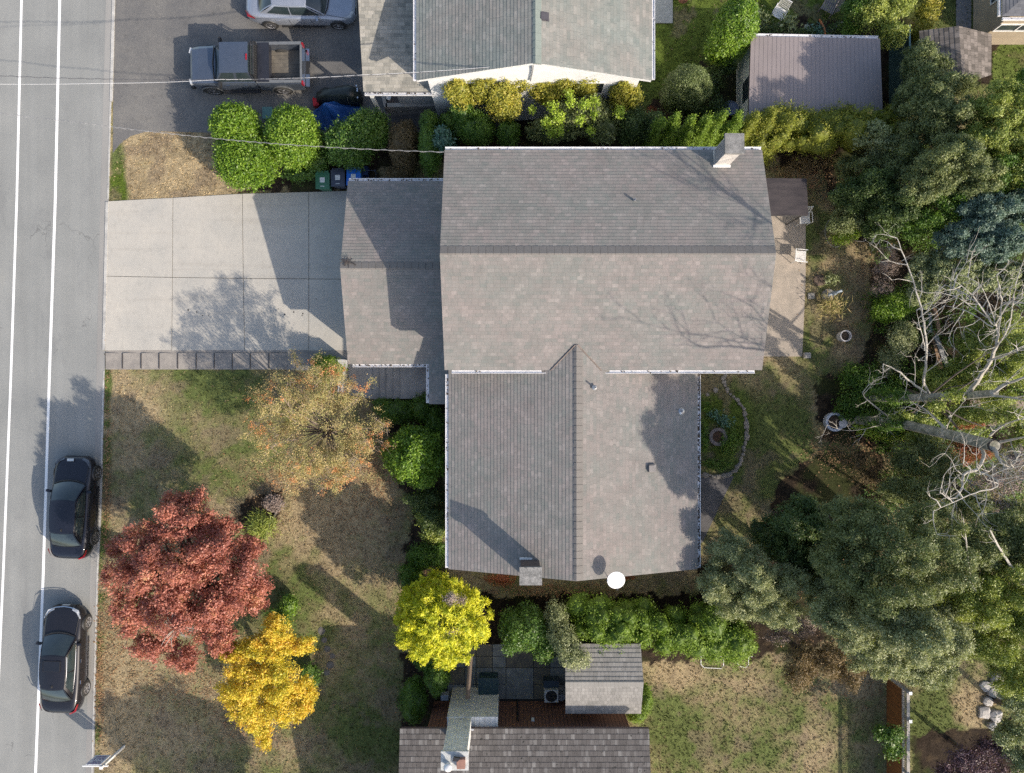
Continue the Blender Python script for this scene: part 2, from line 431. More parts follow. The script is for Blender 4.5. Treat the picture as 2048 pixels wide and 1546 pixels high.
av = n.nodes.new('ShaderNodeVectorMath'); av.operation = 'MULTIPLY_ADD'; av.inputs[1].default_value = (1.6,1.6,0); n.links.new(nzv.outputs['Color'], av.inputs[0]); n.links.new(tcv.outputs['Object'], av.inputs[2]); n.links.new(av.outputs[0], vt.inputs['Vector'])
crk = _math(n, 'MULTIPLY', _math(n, 'LESS_THAN', vt.outputs['Distance'], .006), _math(n, 'GREATER_THAN', _noise(n, .25, 2), .57))
c = _mix(n, c, (.12,.12,.12), _math(n, 'MULTIPLY', crk, .55))
n.links.new(c, p.inputs['Base Color']); p.inputs['Roughness'].default_value = .85; _bump(n, p, _noise(n, 90, 2), .7, .006)
road = sheet('road', ROAD, .012, m)
def band(name, xs, wpx, z, mt, y0=-60, y1=1600, kind='structure'):
    """strip following a list of (y, x-centre) photo points on the ground"""
    mb = MB(); ys = [q for q in xs]
    for i in range(len(ys)-1):
        (ya, xa), (yb, xb) = ys[i], ys[i+1]
        a = W(xa-wpx/2, ya); b = W(xa+wpx/2, ya); c2 = W(xb+wpx/2, yb); d = W(xb-wpx/2, yb)
        mb.quad((*d[:2], z), (*c2[:2], z), (*b[:2], z), (*a[:2], z))
    return mb.build(name, mt)
m, n, p = _nodes('road_paint')
c = _ramp(n, _noise(n, 30, 4, .8), [(.28, (.45,.45,.45)), (.36, (.86,.86,.85))])
n.links.new(c, p.inputs['Base Color']); p.inputs['Roughness'].default_value = .6
tag(band('lane_marking', [(-80,46.5),(0,43.5),(400,34),(760,22),(1146,7),(1600,-13)], 4.8, .017, m), kind='structure')
tag(band('lane_marking', [(-80,122),(0,120),(400,111),(760,99),(1146,87),(1600,69.5)], 5.4, .017, m), kind='structure')
gut = mat('road_edge', (.24,.235,.225), (.30,.295,.28), 1.2, .9, fine=.2, fscale=60, stretch=(1,.15,1))
tag(band('gutter_strip', [(-80,222),(0,220.5),(420,209),(720,202),(1000,196),(1150,189),(1600,179)], 17, .016, gut), kind='structure')
kerbm = mat('kerb_concrete', (.50,.49,.46), (.34,.335,.32), 2.5, .9, fine=.2, fscale=40)
def kerb(pts, wpx, z):
    mb = MB()
    for (ya, xa), (yb, xb) in zip(pts[:-1], pts[1:]):
        a = W(xa-wpx/2, ya); b = W(xa+wpx/2, ya); c2 = W(xb+wpx/2, yb); d = W(xb-wpx/2, yb)
        mb.prism([a[:2], b[:2], c2[:2], d[:2]], 0, z)
    return tag(mb.build('kerb', kerbm), kind='structure')
kerb([(-80,229),(0,228),(100,225.5),(203,223)], 5.5, .045)
kerb([(204,221.5),(300,219),(398,216.5)], 3.2, .03)
kerb([(404,215),(560,211.5),(700,208.5)], 5.5, .05)
kerb([(742,208),(1000,201.5),(1150,195),(1600,183)], 3.0, .03)
# neighbour's asphalt drive
m, n, p = _nodes('drive_asphalt')
base = _ramp(n, _noise(n, .5, 5, .65), [(.3, (.105,.105,.108)), (.7, (.185,.178,.165))])
ag = _ramp(n, _noise(n, 38, 4, .85), [(.25, (.55,)*3), (.75, (1.5,)*3)])
st = _ramp(n, _noise(n, 2.2, 5, .7), [(.55, (1,)*3), (.7, (.78,)*3)])
c = _mix(n, _mix(n, base, ag, 1., 'MULTIPLY'), st, 1., 'MULTIPLY')
n.links.new(c, p.inputs['Base Color']); p.inputs['Roughness'].default_value = .9; _bump(n, p, _noise(n, 50, 3), 1., .012)
sheet('asphalt_driveway', ASPH, .008, m)
# concrete drive, jointed slabs
m, n, p = _nodes('drive_concrete')
base = _ramp(n, _noise(n, .45, 5, .6), [(.3, (.38,.37,.34)), (.7, (.485,.455,.40))])
fn = _ramp(n, _noise(n, 60, 2, .7), [(.3, (.93,)*3), (.7, (1.06,)*3)])
st = _ramp(n, _noise(n, 3.0, 6, .75, stretch=(1.8, 1, 1)), [(.30, (.88,)*3), (.5, (1,)*3), (.75, (1.04,)*3)])
c = _mix(n, _mix(n, base, fn, 1., 'MULTIPLY'), st, 1., 'MULTIPLY')
ty_ = _ramp(n, _noise(n, 1.1, 4, .6, stretch=(.10, 2.2, 1)), [(.55, (1,)*3), (.68, (.93,.925,.92))])       # faint tyre tracks along the drive
blot = _ramp(n, _noise(n, 1.7, 6, .8), [(.60, (1,)*3), (.70, (.88,.87,.86))])
c = _mix(n, _mix(n, c, ty_, 1., 'MULTIPLY'), blot, 1., 'MULTIPLY')
n.links.new(c, p.inputs['Base Color']); p.inputs['Roughness'].default_value = .85
dmat = m
vx = [(213.5,), 347, 487, 618, 745]
def xl(i, y):  # joint positions lean slightly
    return [[216,212],[346.5,344],[485,490],[618,618],[745,745]][i][0 if y < 550 else 1]
mb = MB(); g = .55
tops = [(403,396),(396,388),(388,384.5),(384.5,381)]
for i in range(4):
    xa, xb = [216,346.5,485,618,745][i], [216,346.5,485,618,745][i+1]
    xam, xbm = [213.6,345.5,487,618,745][i], [213.6,345.5,487,618,745][i+1]
    xal, xbl = [211,344,490,618,745][i], [211,344,490,618,745][i+1]
    ym = [552.5, 555, 557, 558, 559]
    mb.prism([W(*q)[:2] for q in [(xa+g,tops[i][0]),(xb-g,tops[i][1]),(xbm-g,ym[i+1]-g),(xam+g,ym[i]-g)]], -.05, .034)
    mb.prism([W(*q)[:2] for q in [(xam+g,ym[i]+g),(xbm-g,ym[i+1]+g),(xbl-g,700),(xal+g,701)]], -.05, .034)
o = mb.build('concrete_driveway', dmat); tag(o, kind='structure')
sheet('driveway_joint_bed', [(217,404),(744,382),(744,699),(213,699)], .012, mat('joint_dirt', (.13,.12,.11), (.08,.075,.065), 3, rough=1))
# dark oil spots on the drive
mb = MB()
for q in [(377,620,2.2),(394,624,1.6),(406,631,1.2),(418,631,1),(570,629,1.7),(588,624,1.8),(606,627,1.6),(605,631,1.4),(557,618,1.2),(633,598,1.3)]:
    x, y, _ = W(q[0], q[1]); r = q[2]/43
    pts = [(x+r*math.cos(a)*R.uniform(.7,1.2), y+r*math.sin(a)*R.uniform(.7,1.2), .038) for a in [i*math.pi/4 for i in range(8)]]
    mb.poly(pts)
tag(mb.build('oil_stains', mat('oil', (.06,.055,.05), rough=.6)), kind='structure')
# shallow stair of concrete treads beside the drive: saw-tooth treads with timber risers
seams = [213,248,285,321,358,395,431,467,503,540,575]
tread = mat('tread_concrete', (.31,.285,.255), (.22,.205,.19), 2.2, .95, bump=.004, fine=.2, fscale=30)
rism = mat('riser_timber', (.075,.06,.05), (.05,.042,.036), 6)
st = thing('garden_steps', 'long shallow concrete steps with dark timber risers along the pale driveway', 'steps', W(213,720))
for i in range(10):
    a, b = seams[i], seams[i+1]
    x0, x1 = W(a,0)[0], W(b,0)[0]; y0, y1 = W(0,739)[1], W(0,706)[1]
    zl, zr = .075, .02
    mb = MB(); mb.add([(x0,y0,0),(x1,y0,0),(x1,y1,0),(x0,y1,0),(x0,y0,zl),(x1,y0,zr),(x1,y1,zr),(x0,y1,zl)],
           [(3,2,1,0),(4,5,6,7),(0,1,5,4),(1,2,6,5),(2,3,7,6),(3,0,4,7)])
    mb.build('tread', tread, st)
    if i: rs = MB(); rs.box(x0-.045, x0-.004, y0+.04, y1-.03, 0, .072); rs.build('riser', rism, st)
sheet('pavement', [(212,700.5),(697,697.5),(697,705),(212,706)], .03, tread)
sheet('pavement', [(575,705),(697,705),(697,742),(575,740)], .026, tread)
# entry: walk, five steps up, landing
em = mat('entry_concrete', (.36,.355,.355), (.26,.256,.26), 1.5, .9, fine=.12, fscale=35)
sheet('pavement', [(697,700),(760,700),(760,800),(697,790)], .03, em)
mb = MB()
for i, a in enumerate([746,760,773,787,801]):
    z = .17*(i+1)
    xa = W(a,0,z)[0]; xb = W([760,773,787,801,885][i],0,z)[0]
    mb.box(xa+.0, xb, W(0,797)[1], W(0,690)[1], 0, z)
st = thing('entry_steps', 'five grey concrete steps rising to the shaded front door landing', 'steps', W(750,745))
mb.build('steps', em, st)
# low wall with white pier by the entry
mb = MB(); x, y, _ = W(690,765); mb.box(x-.11, x+.12, W(0,788)[1], W(0,724)[1], 0, .9)
wl = thing('entry_wall', 'low white rendered wall with a pier beside the entry steps', 'wall', W(690,760))
wm = mat('render_white', (.55,.55,.56), (.42,.42,.43), 4, .8)
mb.build('wall', wm, wl); mb = MB(); mb.obox((x, W(0,728)[1], .55), (.34,.34,1.15)); mb.build('pier', wm, wl)
# patios and paths
pe = mat('patio_concrete', (.40,.345,.29), (.30,.265,.225), 2.2, .95, bump=.004, fine=.14, fscale=35)
sheet('back_patio', PATE, .02, pe)
sheet('garden_path', PATH_E, .015, mat('path_dark', (.12,.115,.12), (.08,.078,.08), 2, .9, fine=.2))
mb = MB(); dk = MB()
yy = [1288,1312,1335,1368,1398]; xx = [895,930,952,985,1012,1067,1100,1137]
bed = sheet('patio_joint_bed', PATS, .006, mat('joint_dark', (.03,.03,.028), rough=1))
for i in range(len(xx)-1):
    for j in range(len(yy)-1):
        if 4 <= i <= 4 and j in (1, 3): continue
        y1 = yy[j+1] if not (i == 4 and j in (0, 2)) else yy[j+2] if j+2 < len(yy) else yy[j+1]
        (dk if R.random() < .35 else mb).prism([W(*q)[:2] for q in [(xx[i]+.6,yy[j]+.6),(xx[i+1]-.6,yy[j]+.6),(xx[i+1]-.6,y1-.6),(xx[i]+.6,y1-.6)]], 0, .03)
tag(mb.build('paving', mat('slab_grey', (.21,.22,.215), (.13,.14,.14), 2.5, .9, fine=.15)), kind='structure')
tag(dk.build('paving', mat('slab_brown', (.15,.135,.10), (.09,.085,.075), 2.5, .9, fine=.15)), kind='structure')
sheet('brick_path', [(740,236),(870,225),(880,245),(800,268),(740,262)], .03, mat('path_grey', (.11,.11,.115), (.075,.075,.08), 3, .9))
sheet('pavement', [(1240,0),(1345,-60),(1345,47),(1240,47)], .05, mat('pad_speckle', (.30,.32,.32), (.22,.24,.24), 12, .9, fine=.3, fscale=50))
sheet('side_path', [(1912,-40),(1942,-40),(1942,60),(1912,60)], .02, mat('side_grey', (.24,.24,.25), (.17,.17,.18), 3, .9))
sheet('stone_terrace', [(1940,800),(2060,790),(2060,855),(1930,850)], .03, mat('terrace_brick', (.30,.23,.19), (.20,.155,.13), 3, .9, fine=.2))
# ------------------------------------------------------------------ houses
def slope(mb, A, B, C, D, e=.14, butt=.011):
    """A,B eave ends, C,D ridge ends (C above B, D above A); stepped shingle courses"""
    A, B, C, D = [Vector(q) for q in (A, B, C, D)]
    L = ((D-A).length+(C-B).length)/2; k = max(1, int(round(L/e)))
    nrm = (B-A).cross(D-A).normalized()
    if nrm.z < 0: nrm = -nrm
    flip = (B-A).cross(D-A).z < 0
    wA = 0; wB = (B-A).length
    ud = (B-A).normalized()
    def pt(s, t, o): 
        p = A.lerp(D, t) if s == 0 else B.lerp(C, t)
        return p+nrm*o
    def uv(s, t):
        p = pt(s, t, 0); return ((p-A).dot(ud), t*k*e)
    for i in range(k):
        t0, t1 = i/k, (i+1)/k
        q = [pt(0,t0,butt), pt(1,t0,butt), pt(1,t1,.001), pt(0,t1,.001)]
        u = [uv(0,t0+.001/k), uv(1,t0+.001/k), uv(1,t1-.001/k), uv(0,t1-.001/k)]
        b = [pt(0,t0,.0), pt(1,t0,.0), pt(1,t0,butt), pt(0,t0,butt)]
        ub = [uv(0,t0+.02/k), uv(1,t0+.02/k), uv(1,t0+.03/k), uv(0,t0+.03/k)]
        if flip: q = q[::-1]; u = u[::-1]; b = b[::-1]; ub = ub[::-1]
        mb.quad(*q, uv=u); mb.quad(*b, uv=ub)
def caps(mb, P, Q, wa, wb, sa, sb, e=.28, t=.02):
    """ridge cap pieces from P to Q, half widths wa / wb, side directions sa, sb (down-slope unit vectors)"""
    P, Q, sa, sb = Vector(P), Vector(Q), Vector(sa).normalized(), Vector(sb).normalized()
    L = (Q-P).length; k = max(1, int(L/e)); d = (Q-P)/k; up = Vector((0,0,1))
    for i in range(k):
        a = P+d*i+up*(t*.35); b = P+d*(i+1)-d*.03+up*(t*1.0)
        A1, B1 = a+sa*wa, b+sa*wa; A2, B2 = a+sb*wb, b+sb*wb
        dn = up*.035
        mb.add([a+up*.015, b+up*.015, A1, B1, A2, B2, A1-dn, B1-dn, A2-dn, B2-dn],
               [(0,2,3,1),(0,1,5,4),(2,6,7,3),(4,5,9,8),(1,3,7,9,5),(0,4,8,6,2)])
def gutter(A, B, out, w=.095, h=.10):
    """open white gutter along an eave"""
    A, B = Vector(A), Vector(B); o = Vector(out).normalized()*w; d = Vector((0,0,h)); mb = MB(); t = Vector(out).normalized()*.014
    def bx(p, q, off, zz):
        mb.add([p, q, q+off, p+off, p+zz, q+zz, q+off+zz, p+off+zz], [(3,2,1,0),(4,5,6,7),(0,1,5,4),(1,2,6,5),(2,3,7,6),(3,0,4,7)])
    bx(A-d, B-d, o, Vector((0,0,.06)))
    bx(A-d+o, B-d+o, t*1.6, d*1.05)
    k = int((B-A).length/2.2)
    for i in range(1, k):
        p = A.lerp(B, i/k); s = (B-A).normalized()*.03
        bx(p-Vector((0,0,.02)), p+s-Vector((0,0,.02)), o, Vector((0,0,.02)))
    return mb
gutm = mat('gutter_white', (.74,.74,.76), (.50,.51,.54), 7, .4, lo=.45, hi=.75)
lit_m = mat('leaf_litter', (.05,.04,.03), (.12,.08,.04), 20, 1)
def gutter_obj(A, B, out, parent, debris=0, name='gutter'):
    g = gutter(A, B, out).build(name, gutm, parent)
    if debris:
        mb = MB(); A, B = Vector(A), Vector(B); o = Vector(out).normalized()
        for i in range(int((B-A).length*debris*9)):
            p = A.lerp(B, R.random())+o*R.uniform(.02,.11)-Vector((0,0,R.uniform(.0,.035)))
            mb.obox(p, (R.uniform(.02,.07), R.uniform(.015,.04), .02), (R.uniform(-.5,.5), R.uniform(-.5,.5), R.uniform(0,3)))
        mb.build('leaf_debris', lit_m, g)
    return g
def gable_roof(parent, x0, x1, y0, y1, ze, zr, axis, mt, e=.14, cap_w=(.30,.06), skew=0, name='roof'):
    """axis 'x': ridge runs along x"""
    mb = MB(); u = MB()
    if axis == 'x':
        ym = (y0+y1)/2
        slope(mb, (x0,y0,ze), (x1,y0,ze), (x1+skew,ym,zr), (x0-skew,ym,zr), e)
        slope(mb, (x1,y1,ze), (x0,y1,ze), (x0-skew,ym,zr), (x1+skew,ym,zr), e)
        P = [(x0+.02,y0+.02),(x1-.02,y0+.02),(x1-.02+skew,ym),(x1-.02,y1-.02),(x0+.02,y1-.02),(x0+.02-skew,ym)]
    else:
        xm = (x0+x1)/2
        slope(mb, (x0,y1,ze), (x0,y0,ze), (xm,y0-skew,zr), (xm,y1,zr), e)
        slope(mb, (x1,y0,ze), (x1,y1,ze), (xm,y1,zr), (xm,y0-skew,zr), e)
        P = [(x0+.02,y0+.02),(xm,y0+.02-skew),(x1-.02,y0+.02),(x1-.02,y1-.02),(xm,y1-.02),(x0+.02,y1-.02)]
    r = mb.build(name, mt, parent)
    # deck and fascia under the shingles
    def zt(p):
        if axis == 'x': return ze+(zr-ze)*(1-abs(p[1]-(y0+y1)/2)/((y1-y0)/2))
        return ze+(zr-ze)*(1-abs(p[0]-(x0+x1)/2)/((x1-x0)/2))
    n_ = 6; vs = [(p[0],p[1],zt(p)-.19) for p in P]+[(p[0],p[1],zt(p)-.012) for p in P]
    fs = [(i,(i+1)%n_,(i+1)%n_+n_,i+n_) for i in range(n_)]
    if axis == 'x': fs += [(6,7,8,11),(11,8,9,10),(3,2,5,4),(2,1,0,5)]
    else: fs += [(6,7,10,11),(7,8,9,10),(0,5,4,1),(1,4,3,2)]
    u.add(vs, fs); u.build('fascia', white, parent)
    return r
def walls(parent, x0, x1, y0, y1, ze, zr, axis, mt, z0=0):
    mb = MB()
    if axis == 'x':
        ym = (y0+y1)/2
        mb.add([(x0,y0,z0),(x0,y1,z0),(x0,y1,ze),(x0,ym,zr),(x0,y0,ze),(x1,y0,z0),(x1,y1,z0),(x1,y1,ze),(x1,ym,zr),(x1,y0,ze)],
               [(0,4,3,2,1),(5,6,7,8,9),(0,5,9,4),(1,2,7,6),(4,9,8,3),(3,8,7,2)])
    else:
        xm = (x0+x1)/2
        mb.add([(x0,y0,z0),(x1,y0,z0),(x1,y0,ze),(xm,y0,zr),(x0,y0,ze),(x0,y1,z0),(x1,y1,z0),(x1,y1,ze),(xm,y1,zr),(x0,y1,ze)],
               [(0,1,2,3,4),(5,9,8,7,6),(1,6,7,2),(0,4,9,5),(4,3,8,9),(3,2,7,8)])
    return mb.build('wall', mt, parent)
glass = mat('window_glass', (.03,.04,.05), (.05,.06,.07), 2, .06, spec=.8)
def window(parent, c, w, h, face):
    """face: 'W','E','N','S' outward direction of the wall at point c"""
    x, y, z = c; f = MB(); g = MB(); s = {'W':(-1,0),'E':(1,0),'N':(0,1),'S':(0,-1)}[face]; t = .05
    def bar(a0, a1, b0, b1, mb, dep):
        if s[0]: mb.box(min(x, x+s[0]*dep), max(x, x+s[0]*dep), y+a0, y+a1, z+b0, z+b1)
        else: mb.box(x+a0, x+a1, min(y, y+s[1]*dep), max(y, y+s[1]*dep), z+b0, z+b1)
    for q in ((-w/2,w/2,h/2-t,h/2),(-w/2,w/2,-h/2,-h/2+t),(-w/2,-w/2+t,-h/2+t,h/2-t),(w/2-t,w/2,-h/2+t,h/2-t),(-t/2,t/2,-h/2+t,h/2-t)): bar(*q, f, .05)
    bar(-w/2+t, -t/2, -h/2+t, h/2-t, g, .02); bar(t/2, w/2-t, -h/2+t, h/2-t, g, .02)
    fo = f.build('window', white, parent); g.build('pane', glass, fo); return fo

tones_main = [(.205,.207,.198), (.224,.218,.209), (.236,.222,.213), (.250,.231,.222), (.290,.267,.256)]
sh_main = shingle_mat('shingle_main', tones_main, w=.26, patch=((.95,.985,.96),(1.04,1.0,.98)), joint=.45)
sh_n = shingle_mat('shingle_north', [(.20,.213,.203),(.228,.236,.226),(.247,.249,.235),(.29,.286,.272)], w=.32, patch=((.94,1.0,.98),(1.05,1.0,.97)), joint=.55)
sh_c = shingle_mat('shingle_carport', [(.20,.20,.18),(.27,.26,.23),(.33,.315,.275),(.37,.35,.31)], w=.30, joint=.6)
sh_s = shingle_mat('shingle_south', [(.10,.092,.088),(.115,.106,.101),(.128,.118,.113),(.142,.132,.126),(.23,.22,.21)], w=.17, e=.21, joint=.8, spots=.36)
sh_l = shingle_mat('shingle_lean', [(.22,.215,.20),(.27,.26,.245),(.31,.30,.28)], w=.16, e=.17, joint=.7)
sh_o = shingle_mat('shingle_old', [(.10,.09,.08),(.17,.15,.135),(.25,.22,.20)], w=.22, e=.20, joint=.9, spots=.34)

# ---- the L-shaped house in the middle
hs = thing('grey_roofed_house', 'large L-shaped house with pale grey shingle roofs in the middle of the lot', 'house', (2.5,0,0))
RW = .311
ma = gable_roof(hs, -2.62, 9.72, .64, 9.20, 5.4, 6.74, 'x', sh_main, skew=.05)
wi = gable_roof(hs, -2.57, 7.52, -7.40, 1.75, 4.22, 5.71, 'y', sh_main, skew=.08)
walls(hs, -2.3, 9.4, .95, 8.9, 5.3, 6.55, 'x', wallw); walls(hs, -2.25, 7.2, -7.0, .949, 4.15, 5.5, 'y', wallw)
c = MB(); sa = (0,1,-RW); sb = (0,-1,-RW)
caps(c, (-2.66,4.92,6.75), (9.76,4.92,6.75), .30, .05, sa, sb, .28)
rcm = shingle_mat('shingle_cap', [(.19,.18,.17),(.22,.207,.195),(.245,.23,.217)], w=.3)
c.build('ridge_cap', rcm, hs); c = MB()
caps(c, (2.475,-7.46,5.72), (2.475,1.62,5.72), .10, .26, (-1,0,-.295), (1,0,-.295), .28)
rc = c.build('ridge_cap', rcm, hs)
# valley flashing where the wing roof meets the main slope
mb = MB()
vm = mat('valley_metal', (.26,.20,.17), (.16,.13,.11), 8, .6)
for sx, x in ((-1, 1.50), (1, 3.47)):
    a = Vector((2.475+sx*.04, 1.60, 5.74)); b = Vector((x, .62, 5.43))
    t = Vector((sx*.035,-.03,0)); mb.quad(a-t, b-t, b+t, a+t)
    mb.tube([a, b], .022, 5)
mb.build('valley_flashing', vm, hs)
gutter_obj((-2.60,9.21,5.37), (9.70,9.21,5.37), (0,1,0), hs, .25)
gutter_obj((-2.35,.63,5.37), (1.45,.63,5.37), (0,-1,0), hs, .1)
gutter_obj((3.50,.63,5.37), (9.45,.63,5.37), (0,-1,0), hs, .3)
gutter_obj((-2.585,-7.36,4.19), (-2.585,.50,4.19), (-1,0,0), hs, .5)
gutter_obj((7.535,-7.36,4.19), (7.535,.50,4.19), (1,0,0), hs, 4.5)
# vents and pipes on the roof
def rz_main(y): return 5.4+.313*(y-.64) if y < 4.92 else 5.4+.313*(9.2-y)
def pipe(px, py, zr, h, r, name='vent_pipe'):
    x, y, z = W(px, py, zr); mb = MB()
    mb.lathe([(r*3,0),(r*2.2,.03),(r*1.2,.06),(r,.07),(r,h),(r*.7,h),(r*.7,h-.12),(0,h-.12)], (x,y,zr-.01), 12); return mb.build(name, steel, hs, smooth=False)
pipe(1266, 404, 5.85, .42, .045); pipe(1189, 775, 5.62, .26, .035); pipe(1362, 822, 4.45, .16, .05); 
x, y, z = W(1303, 936, 4.78); mb = MB(); mb.obox((x,y,z+.06), (.30,.30,.16), (0,.28,0)); mb.obox((x-.02,y,z+.155), (.24,.24,.04), (0,.28,0)); mb.build('roof_vent', mat('vent_grey', (.20,.19,.19), (.16,.15,.15), rough=.6), hs)
# chimneys
chm = mat('chimney_white', (.66,.62,.57), (.50,.47,.44), 5, .85, bump=.004)
capm = mat('chimney_cap', (.26,.255,.245), (.15,.15,.145), 5, .95, bump=.006, fine=.4, fscale=25)
ch = MB(); ch.box(7.80,8.36,8.52,9.13,4.6,7.10); co = ch.build('chimney', chm, hs)
k = MB(); k.box(7.73,8.43,8.46,9.19,7.10,7.24); k.build('chimney_cap', capm, co)
k = MB(); k.obox((8.08,8.49,5.65),(.66,.10,.06),(.3,0,0)); k.build('flashing', white, co)
k = MB()
for i in range(7): k.box(7.785,7.799,8.56+i*.08,8.60+i*.08,5.7,7.05)
k.build('side_strip', mat('strip_grey', (.16,.16,.18), (.3,.3,.32), 9, .8), co)  # dark grey upright strips on the chimney's west face
ch = MB(); ch.box(.34,1.06,-7.36,-6.78,2.0,6.38); co = ch.build('chimney', mat('chimney_brick_dark', (.085,.065,.06), (.12,.09,.08), 9, .9), hs)
k = MB(); k.box(.28,1.12,-7.42,-6.75,6.38,6.50); k.build('chimney_cap', capm, co)
k = MB(); k.box(.30,1.10,-6.775,-6.70,5.14,5.22); k.box(1.07,1.10,-6.98,-6.70,5.12,5.24); k.build('flashing', white, co)
# garage wing and the little roof over the entry
gr_ = gable_roof(hs, -6.93, -2.45, .95, 8.68, 3.0, 4.08, 'x', sh_main, skew=.07, name='roof')
walls(hs, -6.6, -2.31, 1.25, 8.38, 2.95, 3.9, 'x', wallw)
c = MB(); caps(c, (-7.0,4.815,4.09), (-2.66,4.815,4.09), .27, .05, (0,1,-.28), (0,-1,-.28), .28); c.build('ridge_cap', MATS['shingle_cap'], hs)
gutter_obj((-6.9,8.69,2.97), (-2.7,8.69,2.97), (0,1,0), hs, 1.2); gutter_obj((-6.75,.94,2.97), (-3.62,.94,2.97), (0,-1,0), hs, 2)
mb = MB(); slope(mb, (-3.50,3.2,3.02), (-3.50,-.74,3.02), (-2.3,-.74,3.36), (-2.3,3.2,3.36), .14)
mb.build('porch_roof', sh_main, hs)
mb = MB(); mb.box(-3.48,-2.3,-.72,.94,2.8,3.0); mb.build('fascia', white, hs)
gutter_obj((-3.51,-.70,3.0), (-3.51,1.45,3.0), (-1,0,0), hs, 1.2)
mb = MB(); mb.box(-6.66,-6.601,1.9,4.6,.03,2.3); mb.box(-6.66,-6.601,5.1,7.8,.03,2.3); mb.build('garage_door', mat('door_white', (.7,.7,.69), (.62,.62,.6)), hs)
mb = MB()
for px_, py_ in ((-3.4,-.6),): mb.box(px_-.06,px_+.06,py_-.06,py_+.06,.0,2.85)
mb.build('porch_post', white, hs)
mb = MB(); mb.box(-2.34,-2.301,-.3,.6,.86,2.9); mb.build('front_door', mat('door_brown', (.12,.06,.04), rough=.5), hs)
for c_, w_, h_, f_ in [((-2.25,-3.2,2.6),1.8,1.2,'W'),((-2.25,-5.6,2.6),1.4,1.2,'W'),((7.2,-2.6,2.4),1.6,1.2,'E'),((7.2,-5.4,2.4),1.4,1.1,'E'),((9.4,3,4.1),1.6,1.1,'E'),((9.4,6.6,1.4),1.8,2.0,'E'),
                       ((0,8.9,4.0),1.6,1.1,'N'),((4.5,8.9,4.0),1.6,1.1,'N'),((8.4,.95,4.2),1.3,1.0,'S'),((4.8,-7.0,2.5),1.4,1.1,'S')]: window(hs, c_, w_, h_, f_)
# satellite dish on the south gable
x, y, z = W(1232, 1160, 5.9)
dish = thing('satellite_dish', 'round white satellite dish on the south gable of the L-shaped roof', 'satellite dish', (x, -7.46, 5.3))
mb = MB(); nd = Vector((.03,-.16,.98)).normalized(); q = nd.to_track_quat('Z','Y').to_matrix().to_4x4(); q.translation = Vector((x, y, z))
mb.lathe([(0,-.07),(.12,-.06),(.25,-.03),(.335,.012),(.345,.02),(.33,.022),(.25,-.018),(.12,-.048),(0,-.058)], (0,0,0), 32); mb.xform(q); mb.build('reflector', mat('dish_white', (.86,.86,.86), (.8,.8,.8), rough=.4), dish, smooth=True)
mb = MB(); mb.tube([(x, -7.46, 5.35), (x, -7.62, 5.5), (x, y, z-.05)], .025, 6); mb.build('mast', steel, dish)
mb = MB(); t = Vector((x,y,z))+nd*.32+Vector((0,-.22,0)); mb.tube([(x,y-.3,z+.1), t], .012, 5); mb.obox(t, (.06,.06,.06)); mb.build('feed_horn', darkmetal, dish)

# ---- neighbour to the north
hn = thing('north_house', 'white house with a grey-green gable roof at the top edge of the photo', 'house', (.8,15,0))
gable_roof(hn, -3.76, 5.50, 12.02, 24, 5.1, 6.62, 'y', sh_n, skew=0)
walls(hn, -3.4, 5.15, 12.38, 23.6, 5.05, 6.44, 'y', mat('stucco_white', (.80,.80,.80), (.72,.72,.72), 3, .7))
c = MB(); caps(c, (.87,12.0,6.63), (.87,24,6.63), .10, .24, (-1,0,-.33), (1,0,-.33), .28); c.build('ridge_cap', shingle_mat('shingle_cap_green', [(.22,.26,.24),(.27,.31,.285)], w=.3), hn)
gutter_obj((-3.77,12.05,5.07), (-3.77,24,5.07), (-1,0,0), hn, .1); gutter_obj((5.51,12.1,5.07), (5.51,24,5.07), (1,0,0), hn, .1)
x, y, z = W(1088, 36, 6.4); mb = MB(); mb.obox((x,y,z+.06), (.34,.34,.14), (0,.32,0)); mb.obox((x,y,z+.14), (.27,.27,.05), (0,.32,0)); mb.build('roof_vent', mat('vent_dark', (.075,.07,.08), (.06,.055,.065), rough=.5), hn)
mb = MB(); 
slope(mb, (-6.28,12.46,3.0), (-2.95,12.46,3.0), (-2.95,17.0,4.4), (-6.28,17.0,4.4), .17)
mb.build('roof', sh_c, hn)
mb = MB(); mb.add([(-6.26,12.5,2.82),(-2.97,12.5,2.82),(-2.97,17,4.2),(-6.26,17,4.2),(-6.26,12.5,2.99),(-2.97,12.5,2.99),(-2.97,17,4.38),(-6.26,17,4.38)],
  [(3,2,1,0),(4,5,6,7),(0,1,5,4),(1,2,6,5),(2,3,7,6),(3,0,4,7)]); mb.build('fascia', mat('fascia_grey', (.35,.36,.38), rough=.6), hn)
gutter_obj((-6.24,12.45,2.96), (-3.0,12.45,2.96), (0,-1,0), hn, 1.5)
mb = MB(); mb.box(-5.1,-3.4,12.9,17,0,2.85); mb.build('wall', mat('basement_wall', (.42,.43,.42), rough=.8), hn)
for q in ((-6.1,12.65),(-6.1,16.5)): mb = MB(); mb.box(q[0]-.07,q[0]+.07,q[1]-.07,q[1]+.07,0,2.9); mb.build('post', white, hn)
window(hn, (-1.4,12.38,3.6), 1.4, 1.1, 'S'); window(hn, (3.1,12.38,3.6), 1.4, 1.1, 'S')
mb = MB(); mb.tube([(.78,12.34,6.35),(.76,12.32,5.9),(.80,12.32,5.2),(.74,12.32,4.4)], .03, 6); mb.tube([(.84,12.34,6.3),(.82,12.31,5.4)], .015, 5); mb.build('service_cable', mat('conduit', (.30,.31,.32), rough=.6), hn)
